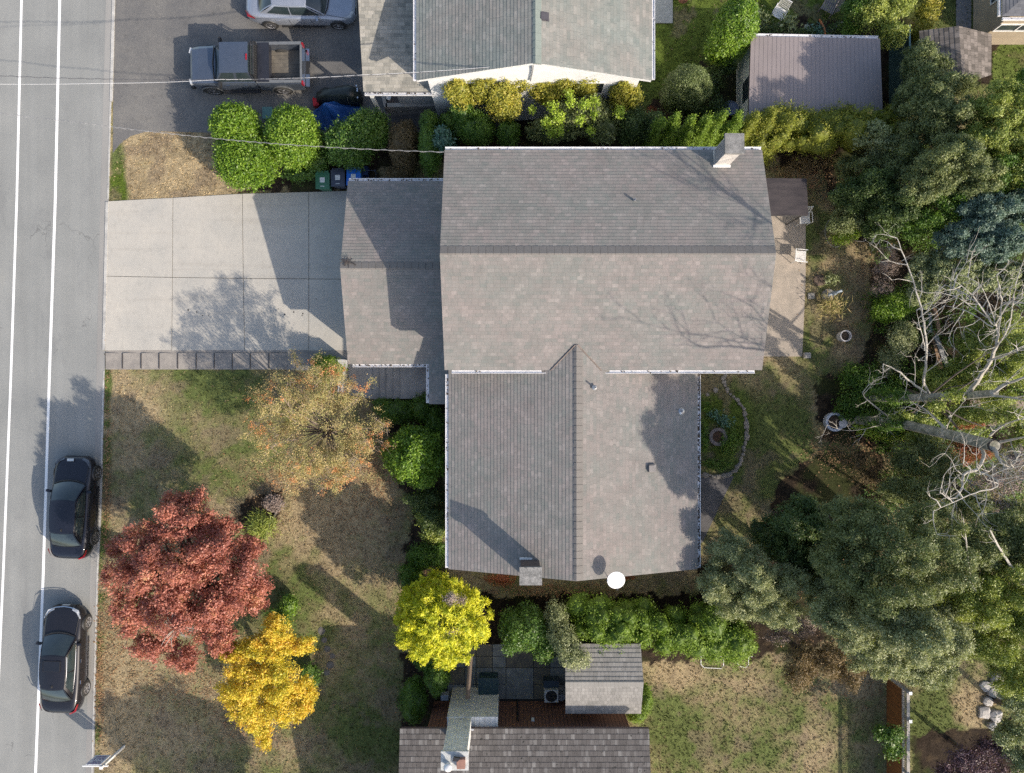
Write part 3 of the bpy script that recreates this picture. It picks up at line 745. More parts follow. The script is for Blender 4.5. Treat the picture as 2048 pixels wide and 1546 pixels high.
# retaining wall and gravel bed under the carport edge
rw = thing('retaining_wall', 'low concrete retaining wall holding a gravel bed under the carport eave', 'retaining wall', W(830,205))
mb = MB(); a = W(770,214,.6); b = W(886,206,.6); mb.prism([W(771,214,.6)[:2], W(886,212,.6)[:2], W(886,205,.6)[:2], W(771,206,.6)[:2]], 0, .6); mb.prism([W(767,180,.6)[:2], W(775,214,.6)[:2], W(768,214,.6)[:2], W(760,180,.6)[:2]], 0, .6)
mb.build('wall', concrete2, rw); mb = MB(); mb.prism([W(775,180,.5)[:2], W(886,180,.5)[:2], W(886,205,.5)[:2], W(775,206,.5)[:2]], 0, .5); mb.build('gravel_bed', mat('gravel', (.07,.06,.06), (.12,.10,.10), 30, 1, bump=.03), rw)
mb = MB(); mb.obox((*W(866,195,.6)[:2],.56),(.75,.22,.08)); tag(mb.build('timber_plank', mat('plank_tan', (.22,.17,.11), (.16,.12,.08), 4)), 'tan timber plank lying on the gravel bed under the carport eave', 'plank')
mb = MB(); mb.lathe([(.10,0),(.11,.1),(.12,.16),(.10,.16),(.09,.1),(0,.1)], (*W(778,197,.5)[:2],.5), 14); tag(mb.build('small_bucket', white), 'small white bucket on the gravel bed beside the retaining wall', 'bucket')

# ---- metal-roofed shed
sd = thing('garden_shed', 'pale shed with a flat mauve-brown ribbed metal roof', 'shed', (13,13.3,0))
m, n, p = _nodes('metal_roof')
base = _ramp(n, _noise(n, .8, 4), [(.3, (.25,.215,.21)), (.7, (.285,.245,.24))])
st = _ramp(n, _noise(n, 5, 3, stretch=(6,.3,1)), [(.3, (.93,)*3), (.7, (1.05,)*3)])
n.links.new(_mix(n, base, st, 1., 'MULTIPLY'), p.inputs['Base Color']); p.inputs['Roughness'].default_value = .5; p.inputs['Metallic'].default_value = .1
zs0, zs1 = 2.45, 2.62
A, B, C_, D = [Vector(W(*q)) for q in ((1497,235,zs0),(1766,235,zs0),(1760,77,zs1),(1502,72,zs1))]
mb = MB(); k = 30
for i in range(k):
    t0, t1 = i/k, (i+1)/k; a, b = A.lerp(B, t0), A.lerp(B, t1); c1, d1 = D.lerp(C_, t1), D.lerp(C_, t0)
    up = Vector((0,0,.008)); e = Vector((.012,0,0))
    mb.quad(a+e, b, c1, d1+e); mb.quad(a+up, a+e+up, d1+e+up, d1+up); mb.quad(a, a+up, d1+up, d1); mb.quad(a+e+up, a+e, d1+e, d1+e+up)
mb.build('roof', m, sd)
mb = MB(); z = Vector((0,0,.012)); dn = Vector((0,0,.14)); P4 = [A,B,C_,D]
mb.add([q-z for q in P4]+[q-dn for q in P4], [(0,1,2,3),(7,6,5,4),(0,4,5,1),(1,5,6,2),(2,6,7,3),(3,7,4,0)]); mb.build('fascia', mat('trim_brown', (.10,.085,.085), rough=.6), sd)
gutter_obj(D+Vector((.05,.01,-.03)), C_+Vector((-.05,.01,-.03)), (0,1,0), sd, .4)
swm = mat('shed_wall', (.74,.76,.68), (.66,.68,.62), 2, .7, stretch=(1,8,.3))
mb = MB(); mb.box(10.42,15.55,11.85,14.85,0,2.40); mb.build('wall', swm, sd)
mb = MB(); mb.box(10.385,10.419,12.75,13.65,1.0,1.9); d_ = mb.build('window', mat('shutter_green', (.05,.09,.09), rough=.5), sd)
mb = MB(); mb.box(10.375,10.384,12.82,13.17,1.08,1.82); mb.box(10.375,10.384,13.23,13.58,1.08,1.82); mb.build('pane', glass, d_)

# ---- overgrown old shed, beige house at the corner
os_ = thing('old_shed', 'weathered mossy shed roof half overgrown by shrubs near the beige house', 'shed', (19.5,14.2,0))
A = W(1845,150,2.3); B = W(1838,62,2.3); ra = W(1925,168,2.9); rb = W(1918,52,2.9); c3 = W(1982,150,2.35); d3 = W(1983,68,2.35)
mb = MB(); slope(mb, B, A, ra, rb, .2); slope(mb, c3, d3, rb, ra, .2); mb.build('roof', sh_o, os_)
mb = MB(); mb.box(A[0]+.2, c3[0]-.2, A[1]+.2, B[1]-.2, 0, 2.2); mb.build('wall', wood_dark, os_)
hb = thing('beige_house', 'beige stucco house with a low dark roof at the upper right corner', 'house', (23.5,17,0))
bm_ = mat('stucco_beige', (.36,.30,.22), (.30,.25,.185), 2, .85, bump=.003)
x0 = W(1946,0)[0]; y0 = W(0,88)[1]
mb = MB(); mb.box(x0, x0+9, y0, y0+10, 0, 3.3); mb.box(x0-.0, x0+9, y0-.03, y0-.001, 0, .5); mb.build('wall', bm_, hb)
window(hb, (W(2025,0,1.2)[0], y0, 1.55), 1.9, .62, 'S'); window(hb, (x0, y0+1.6, 1.9), 1.0, 1.3, 'W')
mb = MB(); x1, y1, _ = W(2008, 30, 3.5); slope(mb, (x1+9,y1,3.4), (x1,y1,3.4), (x1+4,y1+3.6,4.4), (x1+9,y1+3.6,4.4), .16)
slope(mb, (x1,y1,3.4), (x1,y1+9,3.4), (x1+4,y1+9,4.4), (x1+4,y1+3.6,4.4), .16); mb.build('roof', shingle_mat('shingle_slate', [(.12,.125,.14),(.16,.165,.18)], joint=.6), hb)
mb = MB(); mb.box(x1+.1,x1+9,y1+.1,y1+9,3.2,3.385); mb.build('fascia', white, hb)
gutter_obj((x1+.05,y1-.01,3.37), (x1+8,y1-.01,3.37), (0,-1,0), hb, .5); gutter_obj((x1-.01,y1+.05,3.37), (x1-.01,y1+8,3.37), (-1,0,0), hb, .3)

# ---- neighbour to the south
ho = thing('south_house', 'brown-sided house with a dark patchy shingle roof at the bottom edge', 'house', (.5,-17,0))
A = W(800,1457,3.3); B = W(1298,1457,3.3)
mb = MB(); slope(mb, (B[0],A[1],3.3), (A[0],A[1],3.3), (A[0],A[1]-6,4.5), (B[0],A[1]-6,4.5), .215, .014)
slope(mb, (A[0],A[1]-12,3.3), (B[0],A[1]-12,3.3), (B[0],A[1]-6,4.5), (A[0],A[1]-6,4.5), .215, .014); mb.build('roof', sh_s, ho)
mb = MB(); mb.add([(A[0]+.02,A[1]-.01,3.12),(B[0]-.02,A[1]-.01,3.12),(B[0]-.02,A[1]-6,4.3),(A[0]+.02,A[1]-6,4.3),(A[0]+.02,A[1]-.01,3.285),(B[0]-.02,A[1]-.01,3.285),(B[0]-.02,A[1]-6,4.48),(A[0]+.02,A[1]-6,4.48)],
  [(0,1,2,3),(7,6,5,4),(4,5,1,0),(5,6,2,1),(6,7,3,2),(7,4,0,3)]); mb.build('fascia', mat('trim_maroon', (.14,.10,.10), rough=.6), ho)
m, n, p = _nodes('brown_cladding')
tc = n.nodes.new('ShaderNodeTexCoord'); sp = n.nodes.new('ShaderNodeSeparateXYZ'); n.links.new(tc.outputs['Object'], sp.inputs[0])
fr = _math(n, 'FRACT', _math(n, 'DIVIDE', sp.outputs[0], .16)); ln = _math(n, 'LESS_THAN', fr, .14)
base = _ramp(n, _noise(n, 3, 4, stretch=(6,6,.4)), [(.3, (.155,.072,.050)), (.7, (.205,.098,.066))])
n.links.new(_mix(n, base, (.05,.025,.02), ln), p.inputs['Base Color']); p.inputs['Roughness'].default_value = .7
mb = MB(); yw = -14.62; mb.box(-3.62, 5.05, yw-11, yw, 0, 3.2); mb.build('wall', m, ho)
brm, n, p = _nodes('white_brick'); bt = n.nodes.new('ShaderNodeTexBrick'); tc = n.nodes.new('ShaderNodeTexCoord')
mp = n.nodes.new('ShaderNodeMapping'); mp.inputs['Rotation'].default_value = (math.radians(90),0,0)
n.links.new(tc.outputs['Object'], mp.inputs[0]); n.links.new(mp.outputs[0], bt.inputs['Vector'])
for kk, vv in (('Scale',1.0),('Mortar Size',.008),('Brick Width',.22),('Row Height',.075)): bt.inputs[kk].default_value = vv
bt.inputs['Color1'].default_value = (.86,.85,.82,1); bt.inputs['Color2'].default_value = (.66,.67,.66,1); bt.inputs['Mortar'].default_value = (.27,.28,.27,1)
dirt = _ramp(n, _noise(n, 3, 5, .7), [(.3, (.72,)*3), (.6, (1.02,)*3)])
n.links.new(_mix(n, bt.outputs[0], dirt, 1., 'MULTIPLY'), p.inputs['Base Color']); p.inputs['Roughness'].default_value = .8
mb = MB(); mb.box(-2.75, -.60, yw+.001, -13.98, 0, 2.95); co = mb.build('chimney', brm, ho)
mb = MB(); mb.box(-2.66,-1.72,-14.62,-14.0,2.95,5.75); mb.build('stack', brm, co)
mb = MB(); mb.box(-2.72,-1.66,-14.68,-13.95,5.75,5.86); mb.build('chimney_cap', mat('cap_pale', (.52,.53,.52), (.36,.38,.38), 6, .9, fine=.3), co)
mb = MB(); mb.lathe([(.09,0),(.09,.22),(.16,.23),(.165,.28),(.10,.34),(0,.36)], (-2.43,-14.43,5.86), 16); mb.build('flue', mat('flue_white', (.8,.8,.8), rough=.35), co, smooth=True)
mb = MB()
mb.box(-2.10,-1.78,-14.52,-14.16,5.86,6.06); mb.build('flue_tile', mat('clay', (.30,.16,.12), (.20,.11,.09), 6, .85), co)
mb = MB(); mb.prism([(-2.06,-14.22),(-1.96,-14.10),(-2.2,-14.05),(-2.26,-14.2)], 6.0, 6.10); mb.build('rain_cap', darkmetal, co)
mb = MB(); mb.box(-2.72,-1.60,-14.37,-14.30,3.32,3.36); mb.build('flashing', steel, co)
mb = MB(); mb.tube([(-1.15,-14.0,.2),(-1.0,-14.58,3.0)], .03); 
mb = MB(); mb.box(.85,.98,yw+.001,yw+.05,1.75,2.0); mb.build('outlet_box', white, ho)
mb = MB(); mb.tube([(.25,yw+.06,0),(.25,yw+.06,2.1)], .04); mb.build('downpipe', darkmetal, ho)
# lean-to shed
ls = thing('lean_to_shed', 'small grey shingled shed with a low gable between the hedge and the brown house', 'shed', (4,-12.6,0))
mb = MB(); slope(mb, (5.52,-11.05,2.5), (2.28,-11.05,2.5), (2.26,-12.48,3.0), (5.56,-12.48,3.0), .18, .02); slope(mb, (2.30,-14.05,2.5), (5.54,-14.05,2.5), (5.56,-12.48,3.0), (2.26,-12.48,3.0), .17, .012)
mb.build('roof', sh_l, ls)
c = MB(); caps(c, (2.26,-12.48,3.01), (5.56,-12.48,3.01), .05, .24, (0,1,-.33), (0,-1,-.33), .17); c.build('ridge_cap', shingle_mat('cap_pale_grey', [(.26,.255,.24),(.33,.32,.30)], w=.3), ls)
mb = MB(); mb.box(2.45,5.38,-13.9,-11.2,0,2.5); mb.build('wall', mat('shed_grey', (.30,.30,.28), rough=.8), ls)
mb = MB(); mb.add([(2.3,-14.03,2.38),(5.52,-14.03,2.38),(5.54,-12.48,2.86),(2.28,-12.48,2.86),(5.5,-11.07,2.38),(2.3,-11.07,2.38),(2.3,-14.03,2.488),(5.52,-14.03,2.488),(5.54,-12.48,2.988),(2.28,-12.48,2.988),(5.5,-11.07,2.488),(2.3,-11.07,2.488)],
 [(0,3,2,1),(3,5,4,2),(6,7,8,9),(9,8,10,11),(0,1,7,6),(1,2,8,7),(2,4,10,8),(4,5,11,10),(5,3,9,11),(3,0,6,9)]); mb.build('fascia', darkmetal, ls)
# ------------------------------------------------------------------ vegetation
def PB(px, py, rx, ry, zc, rz):
    x, y, z = W(px, py, zc); k = (H-zc)/F
    return (x, y, zc, rx*k, ry*k, rz)
def sub(bl, k, f=.36, flat=1.0, inner=.72):
    out = []
    for (x, y, z, rx, ry, rz) in bl:
        for i in range(k):
            a = R.uniform(0, 2*math.pi); u = R.uniform(-.15, 1)
            c = math.sqrt(max(0, 1-u*u)); q = inner*R.uniform(.75, 1.12); s = f*R.uniform(.65, 1.25)
            out.append((x+rx*c*math.cos(a)*q, y+ry*c*math.sin(a)*q, z+rz*u*q, rx*s, ry*s, max(rz*s*flat, .12)))
    return out
def leaves(bl, n, L, asp=.45, shell=.14, lump=.10, jit=.6, sprig=6, sr=1.0, align=0.0, up=.25, low=-.3, rej=.62, seed=1):
    g = np.random.default_rng(seed); B = np.array(bl); nb = len(B)
    wgt = (B[:,3]*B[:,4]+B[:,3]*B[:,5]+B[:,4]*B[:,5]); wgt /= wgt.sum()
    ns = max(1, n//sprig); m = int(ns*1.7)+8
    bi = g.choice(nb, m, p=wgt); d = g.normal(size=(m, 3)); d /= np.linalg.norm(d, axis=1)[:, None]
    neg = d[:,2] < low; d[neg, 2] *= -1
    rr = 1-np.abs(g.normal(0, shell, m)); rr = np.clip(rr, .2, 1.1)
    ph = bi*1.7
    rr *= 1+1.25*lump*(np.sin(d[:,0]*5.3+ph)*np.sin(d[:,1]*6.1+ph*2.1)+.6*np.sin(d[:,2]*9+d[:,0]*8+ph))
    P = B[bi,:3]+d*B[bi,3:6]*rr[:,None]
    keep = P[:,2] > .03
    if nb > 1 and nb < 400:
        for j in range(nb):
            q = (((P-B[j,:3])/B[j,3:6])**2).sum(1); keep &= ~((q < rej) & (bi != j))
    P = P[keep][:ns]; d = d[keep][:ns]; bi = bi[keep][:ns]; ns = len(P)
    out = d/B[bi,3:6]; out /= np.linalg.norm(out, axis=1)[:, None]
    N = out*.8+g.normal(0, jit*.75, (ns, 3))+np.array([up*1.1, -up*.85, up*1.2]); N /= np.linalg.norm(N, axis=1)[:, None]
    tone = g.random(ns)*.5+g.random(nb)[bi]*.25
    # leaves of each sprig
    P = np.repeat(P, sprig, 0)+g.normal(0, L*.75*sr, (ns*sprig, 3))
    N = np.repeat(N, sprig, 0)+g.normal(0, jit*.62, (ns*sprig, 3)); N /= np.linalg.norm(N, axis=1)[:, None]
    O = np.repeat(out, sprig, 0)
    v = np.clip(np.repeat(tone, sprig)+g.random(ns*sprig)*.55-.15, 0, 1)
    T = np.cross(N, g.normal(size=N.shape)); T = T*(1-align)+O*align*1.2; T -= N*(T*N).sum(1)[:,None]
    T /= np.linalg.norm(T, axis=1)[:, None]+1e-9; Bn = np.cross(N, T)
    l = (L*g.uniform(.6, 1.3, len(P)))[:, None]; w = l*asp
    V = np.stack([P-T*l*.5, P+Bn*w*.5-N*l*.06, P+T*l*.5, P-Bn*w*.5-N*l*.06], 1).reshape(-1, 3)
    V[:,2] = np.maximum(V[:,2], .02)
    return V, np.arange(len(V)).reshape(-1, 4), v
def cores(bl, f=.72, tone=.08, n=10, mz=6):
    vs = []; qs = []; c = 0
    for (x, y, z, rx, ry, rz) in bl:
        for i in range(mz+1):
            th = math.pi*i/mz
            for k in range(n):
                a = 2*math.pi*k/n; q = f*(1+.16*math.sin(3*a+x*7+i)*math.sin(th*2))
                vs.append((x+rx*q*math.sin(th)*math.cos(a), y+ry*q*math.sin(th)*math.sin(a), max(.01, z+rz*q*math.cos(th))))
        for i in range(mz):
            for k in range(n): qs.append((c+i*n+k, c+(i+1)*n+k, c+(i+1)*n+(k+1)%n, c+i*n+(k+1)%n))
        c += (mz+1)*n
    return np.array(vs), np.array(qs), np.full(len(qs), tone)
def joinp(parts):
    V = []; Q = []; v = []; c = 0
    for a, b, d in parts: V.append(a); Q.append(b+c); v.append(d); c += len(a)
    return np.concatenate(V), np.concatenate(Q), np.concatenate(v)
SEED = [100]
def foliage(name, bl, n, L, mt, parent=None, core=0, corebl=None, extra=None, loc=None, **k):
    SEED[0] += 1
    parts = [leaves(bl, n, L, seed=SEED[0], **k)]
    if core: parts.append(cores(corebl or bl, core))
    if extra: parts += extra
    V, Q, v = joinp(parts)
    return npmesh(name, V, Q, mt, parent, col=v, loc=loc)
def base_of(bl):
    a = np.array(bl); return (float(a[:,0].mean()), float(a[:,1].mean()), 0)
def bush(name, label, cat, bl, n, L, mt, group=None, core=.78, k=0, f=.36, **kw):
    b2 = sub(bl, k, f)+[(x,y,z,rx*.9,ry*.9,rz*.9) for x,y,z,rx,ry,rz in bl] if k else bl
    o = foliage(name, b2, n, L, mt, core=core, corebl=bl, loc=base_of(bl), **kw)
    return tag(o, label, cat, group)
def limbs(mb, base, targets, r0, zf=.35, n=7, wob=.15):
    """trunk and limbs from base to each target point"""
    bx_, by_ = base; ts = sorted(targets, key=lambda q: -q[2]); top = ts[0]
    zt = top[2]*.9; tr = []
    for i in range(6):
        t = i/5; tr.append((bx_+(top[0]-bx_)*t**1.6+R.uniform(-1,1)*wob*t*.5, by_+(top[1]-by_)*t**1.6+R.uniform(-1,1)*wob*t*.5, zt*t))
    mb.tube(tr, [r0*(1.25-.95*(i/5)) for i in range(6)], n)
    for q in ts[1:]:
        t = min(.92, zf+.5*R.random()*(q[2]/max(zt, .1))); i = t*5; a = int(i); fr = i-a
        s = Vector(tr[a]).lerp(Vector(tr[min(a+1,5)]), fr); e = Vector(q)
        m1 = s.lerp(e, .35)+Vector((R.uniform(-wob,wob), R.uniform(-wob,wob), abs(e.z-s.z)*.12)); m2 = s.lerp(e, .7)+Vector((R.uniform(-wob,wob), R.uniform(-wob,wob), R.uniform(0, wob)))
        rr = r0*.42*R.uniform(.7, 1.2); mb.tube([s, m1, m2, e], [rr, rr*.7, rr*.45, rr*.15], 5)
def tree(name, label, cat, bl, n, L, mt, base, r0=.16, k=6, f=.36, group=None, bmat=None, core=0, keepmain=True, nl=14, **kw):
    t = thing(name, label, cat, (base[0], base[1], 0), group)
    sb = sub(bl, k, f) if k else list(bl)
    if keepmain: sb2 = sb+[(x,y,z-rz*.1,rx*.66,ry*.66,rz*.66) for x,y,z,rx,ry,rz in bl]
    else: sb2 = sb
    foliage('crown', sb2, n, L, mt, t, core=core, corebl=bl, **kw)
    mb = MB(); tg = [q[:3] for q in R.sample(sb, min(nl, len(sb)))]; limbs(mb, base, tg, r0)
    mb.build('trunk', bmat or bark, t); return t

lm = dict(
 laurel=leaf_mat('leaf_laurel', [(.035,.085,.010),(.10,.20,.018),(.21,.34,.028),(.40,.52,.11)], .45, spec=.5),
 laurel_d=leaf_mat('leaf_laurel_dark', [(.03,.07,.014),(.07,.15,.022),(.13,.23,.032),(.24,.33,.08)], .45, spec=.5),
 box=leaf_mat('leaf_box', [(.06,.09,.022),(.13,.175,.055),(.22,.27,.10),(.36,.40,.20)], .5, spec=.5),
 green=leaf_mat('leaf_green', [(.025,.06,.010),(.065,.14,.016),(.12,.22,.024),(.21,.33,.04)], .5),
 thuja=leaf_mat('leaf_thuja', [(.05,.10,.010),(.12,.20,.016),(.20,.31,.025),(.32,.40,.05)], .6),
 thuja_o=leaf_mat('leaf_thuja_old', [(.08,.10,.012),(.17,.20,.02),(.28,.30,.03),(.38,.27,.08)], .6),
 dark=leaf_mat('leaf_dark', [(.022,.045,.012),(.058,.10,.026),(.11,.165,.042),(.22,.27,.08)], .5),
 mid=leaf_mat('leaf_mid', [(.048,.074,.028),(.115,.150,.055),(.215,.25,.09),(.42,.44,.19)], .5),
 olive=leaf_mat('leaf_olive', [(.085,.11,.05),(.20,.23,.11),(.35,.38,.18),(.60,.61,.32)], .5),
 ygreen=leaf_mat('leaf_yellow_green', [(.07,.105,.025),(.18,.235,.045),(.33,.385,.075),(.55,.56,.15)], .5),
 vine=leaf_mat('leaf_vine', [(.09,.10,.016),(.23,.245,.03),(.42,.38,.05),(.55,.42,.10)], .5),
 lime=leaf_mat('leaf_lime', [(.17,.27,.02),(.33,.46,.04),(.50,.60,.08)], .45),
 gold=leaf_mat('leaf_gold', [(.05,.11,.012),(.36,.42,.016),(.76,.72,.03),(.88,.80,.20)], .55, trans=.25, clump=3.2, cl=.45),
 red=leaf_mat('leaf_red', [(.11,.045,.045),(.33,.115,.09),(.53,.21,.15),(.60,.42,.20)], .5, trans=.3, clump=1.3, cl=.55),
 yellow=leaf_mat('leaf_yellow', [(.20,.26,.04),(.60,.52,.05),(.84,.60,.08),(.84,.44,.14)], .5, trans=.35, clump=1.1, cl=.45),
 orange=leaf_mat('leaf_orange', [(.52,.17,.07),(.60,.28,.11),(.60,.40,.17)], .5),
 straw=leaf_mat('leaf_straw', [(.15,.19,.06),(.36,.34,.12),(.54,.42,.20),(.60,.37,.17)], .6, clump=1.2),
 brown=leaf_mat('leaf_brown', [(.07,.05,.025),(.15,.11,.05),(.24,.17,.08),(.32,.22,.10)], .6),
 drygrey=leaf_mat('leaf_dry', [(.10,.08,.075),(.22,.17,.15),(.34,.27,.24),(.42,.36,.30)], .8, trans=.05),
 blue=leaf_mat('leaf_blue', [(.045,.085,.07),(.10,.165,.13),(.18,.26,.21),(.30,.38,.31)], .55),
 pale=leaf_mat('leaf_pale', [(.10,.13,.055),(.20,.24,.105),(.33,.37,.18),(.46,.50,.28)], .5),
 purple=leaf_mat('leaf_purple', [(.03,.018,.03),(.08,.045,.065),(.17,.10,.13),(.30,.20,.23)], .5),
 bluegr=leaf_mat('leaf_blue_green', [(.05,.12,.09),(.09,.19,.14),(.16,.28,.22)], .45),
 litter=leaf_mat('leaf_litter_mix', [(.10,.06,.035),(.22,.12,.06),(.36,.24,.12),(.42,.17,.08)], .8, trans=.05),
 rust=leaf_mat('leaf_rust', [(.14,.04,.02),(.30,.09,.035),(.42,.16,.05)], .6))

# --- front garden, north strip
G1 = 'clipped laurels between the two driveways'
bush('laurel_bush', 'largest bright green laurel, figure-eight shaped, nearest the road', 'bush', [PB(476,260,48,46,1.5,1.2), PB(495,324,60,53,1.4,1.25)], 20000, .115, lm['laurel'], G1, .80, shell=.08, lump=.025, jit=1.1, align=.2)
bush('laurel_bush', 'round bright green laurel just behind the largest one', 'bush', [PB(590,277,52,60,1.5,1.25)], 13000, .115, lm['laurel'], G1, .80, shell=.08, lump=.025, jit=1.1, align=.2)
bush('laurel_bush', 'darker green laurel behind the three wheeled bins', 'bush', [PB(700,292,46,44,1.3,1.15), PB(733,262,36,34,1.2,1.1)], 8500, .12, lm['laurel_d'], G1, .82, shell=.09, lump=.08, jit=.75)
bush('laurel_bush', 'low dark laurel growth in the gap beside the darker laurel', 'bush', [PB(763,262,18,36,.8,.8), PB(640,320,22,30,.6,.6), PB(600,350,40,14,.35,.4)], 4500, .11, lm['laurel_d'], G1, .8)
bush('brown_shrub', 'reddish brown shrub between the laurel and the clipped hedge', 'bush', [PB(808,292,33,52,.95,.95), PB(800,345,28,20,.5,.5)], 8500, .075, lm['brown'], None, .8, k=8, shell=.12)
mb_h = [PB(862,300,22,58,1.5,1.3), PB(862,252,20,20,1.5,1.3), PB(905,255,28,24,1.4,1.2)]
bush('clipped_hedge', 'dark green clipped hedge at the corner of the grey-roofed house', 'hedge', mb_h, 12000, .06, lm['green'], None, .85, shell=.06, lump=.03)
bush('blue_green_plant', 'blue-green rosette plant beside the clipped hedge', 'plant', [PB(886,283,22,22,2.1,.7)], 900, .17, lm['bluegr'], None, 0, k=6, f=.4, shell=.3, align=.6)
bush('evergreen_hedge', 'dark green hedge below the yellowing vine', 'hedge', [PB(955,262,42,30,1.9,1.5), PB(1018,272,26,24,1.9,1.4), PB(930,240,30,24,2.0,1.5)], 12000, .07, lm['green'], None, .85, k=8, shell=.1)
bush('climbing_vine', 'yellow-green vine massed against the white gable wall, at its left end', 'vine', [PB(920,182,34,40,3.2,1.4), PB(968,178,36,32,3.3,1.4), PB(1005,205,36,40,3.0,1.6), PB(1042,165,28,18,3.5,1.0)], 17000, .10, lm['vine'], 'vine against the white wall', .78, k=12, f=.3, shell=.2)
bush('climbing_vine', 'yellow-green vine along the middle of the white gable wall', 'vine', [PB(1085,168,34,18,3.4,1.0), PB(1130,172,34,20,3.4,1.1), PB(1170,172,30,24,3.4,1.1), PB(1100,190,40,20,3.0,1.1)], 13000, .10, lm['vine'], 'vine against the white wall', .75, k=10, f=.3, shell=.2)
bush('climbing_vine', 'bright yellow tuft of vine under the right eave of the white gable', 'vine', [PB(1240,180,24,26,3.2,1.1), PB(1262,200,18,18,2.9,.9), PB(1235,210,20,16,2.7,.8)], 7000, .10, lm['vine'], 'vine against the white wall', .75, k=8, f=.32, shell=.2)
b = [PB(1150,238,80,42,2.6,1.8), PB(1100,262,50,30,2.2,1.4), PB(1205,262,46,30,2.2,1.5)]
tree('garden_shrub', 'broad green shrub with lime young shoots between the two houses', 'shrub', b, 18000, .12, lm['mid'], W(1150,250)[:2], .07, k=14, f=.28, shell=.25, core=.7)
sp_ = [PB(q[0], q[1], q[2], q[2], q[3], .22) for q in [(1105,215,9,4.3),(1118,235,10,4.2),(1097,248,11,3.9),(1119,262,9,3.7),(1142,205,8,4.4),(1160,242,8,4.3),(1187,232,7,4.1),(1178,262,7,3.6),(1190,205,9,4.2),(1238,225,11,3.6),(1104,268,6,3.4),(1138,190,7,4.3),(1065,220,7,3.4),(1170,210,7,4.4)]]
tag(foliage('young_shoots', sp_, 2600, .10, lm['lime'], loc=W(1150,240)), 'lime green young shoots standing above the broad shrub', 'shoots')
bush('dark_shrub', 'dark green shrub between the broad shrub and the cedar row', 'bush', [PB(1262,262,36,32,2.0,1.6), PB(1300,262,22,28,2.2,1.7)], 8500, .09, lm['dark'], None, .8, k=10, shell=.15)
# cedar row along the north side
GT = 'upright cedars in a row behind the grey-roofed house'
tips = [(1325,240),(1352,236),(1386,240),(1416,236),(1446,228),(1478,232),(1512,232),(1545,228),(1580,236)]
lbl = ['first upright cedar of the row, next to the dark shrub','second upright cedar of the row, counted from the dark shrub','third upright cedar of the row, counted from the dark shrub','fourth upright cedar of the row, left of the white chimney','fifth upright cedar of the row, tip beside the blue hoop','sixth upright cedar of the row, directly behind the white chimney','seventh upright cedar of the row, just right of the chimney','eighth upright cedar of the row, under the shed roof edge','ninth and last upright cedar, at the right end of the row']
for i, (tx, ty) in enumerate(tips):
    x, y, _ = W(tx, ty, 4.3); bl = []
    for j in range(8):
        t = j/7; r = (.50-.34*t**1.4)*R.uniform(.92, 1.1)*(1.25 if i > 5 else 1)
        bl.append((x+R.uniform(-.05,.05), y-.28+.28*t+R.uniform(-.05,.05), .5+3.5*t, r, r*1.05, .62))
    t_ = thing('cedar_tree', lbl[i], 'cedar', (x, y, 0), GT)
    foliage('crown', sub(bl, 3, .45)+bl, 6500, .075, lm['thuja' if i < 6 else 'thuja_o'], t_, core=.8, corebl=bl, shell=.14, align=.6, lump=.14)
    mb = MB(); mb.tube([(x,y-.28,0),(x,y-.1,2.2),(x,y,4.2)], [.07,.05,.015], 6); mb.build('trunk', bark, t_)
def hb_():
    return hedge_bl([(1510,262,22),(1600,262,30),(1700,262,26),(1810,258,20)], 4.0, 60, (14,26), 9)
def hedge_bl(pts, zt, k, ra=(16,30), seed=3):
    """irregular clumps along a hedge whose centre line and half depth are (px, py, half)"""
    r_ = random.Random(seed); out = []
    for i in range(k):
        t = r_.random()*(len(pts)-1); a_ = int(t); f_ = t-a_; x_, y_, h_ = [pts[a_][j]*(1-f_)+pts[min(a_+1,len(pts)-1)][j]*f_ for j in range(3)]
        q = r_.uniform(-1, 1); z_ = zt*(1-.25*q*q)*r_.uniform(.80, 1.06); r0 = r_.uniform(*ra)
        out.append(PB(x_+r_.uniform(-8,8), y_+q*h_, r0, r0*r_.uniform(.8,1.1), z_-.5, .6))
        out.append(PB(x_, y_+q*h_*.9, r0*1.1, r0*1.1, z_*.5, z_*.45))
    return out
sb = hb_()
tag(foliage('boundary_hedge', sb, 34000, .085, lm['thuja_o'], core=.75, loc=base_of(sb), shell=.2, align=.4, lump=.14, rej=.5), 'olive green hedge running along the front of the mauve shed roof', 'hedge')
bush('ground_shrub', 'thin brownish leafed shrub in the dark corner beside the metal awning', 'bush', [PB(1640,325,70,16,.5,.5), PB(1585,340,36,12,.3,.35)], 2500, .08, lm['brown'], None, 0, k=10, f=.3, shell=.3)
# north garden
bush('round_bush', 'tall bright green egg-shaped clipped bush beside the metal-roofed shed', 'bush', [PB(1468,58,40,46,2.1,1.7), PB(1448,90,34,32,1.6,1.5)], 14000, .10, lm['laurel'], 'clipped bushes on the north lawn', .85, shell=.06, lump=.04)
bush('round_bush', 'round dusty green clipped bush on the dark lawn', 'bush', [PB(1374,178,45,38,1.5,1.35), PB(1352,196,30,26,1.2,1.1)], 13000, .075, lm['box'], 'clipped bushes on the north lawn', .87, shell=.05, lump=.04)
bush('shade_plant', 'dark leafy plants in the shade along the pale shed wall', 'plant', [PB(1425,165,20,32,.5,.5), PB(1432,215,22,20,.45,.45), PB(1390,225,44,14,.35,.4), PB(1450,130,24,22,.5,.5)], 3500, .12, lm['dark'], None, .5, k=6)
bush('red_flowers', 'small patch of red flowers at the foot of the round clipped bush', 'flowers', [PB(1303,222,12,7,.4,.25)], 260, .06, lm['rust'], None, 0, k=4)
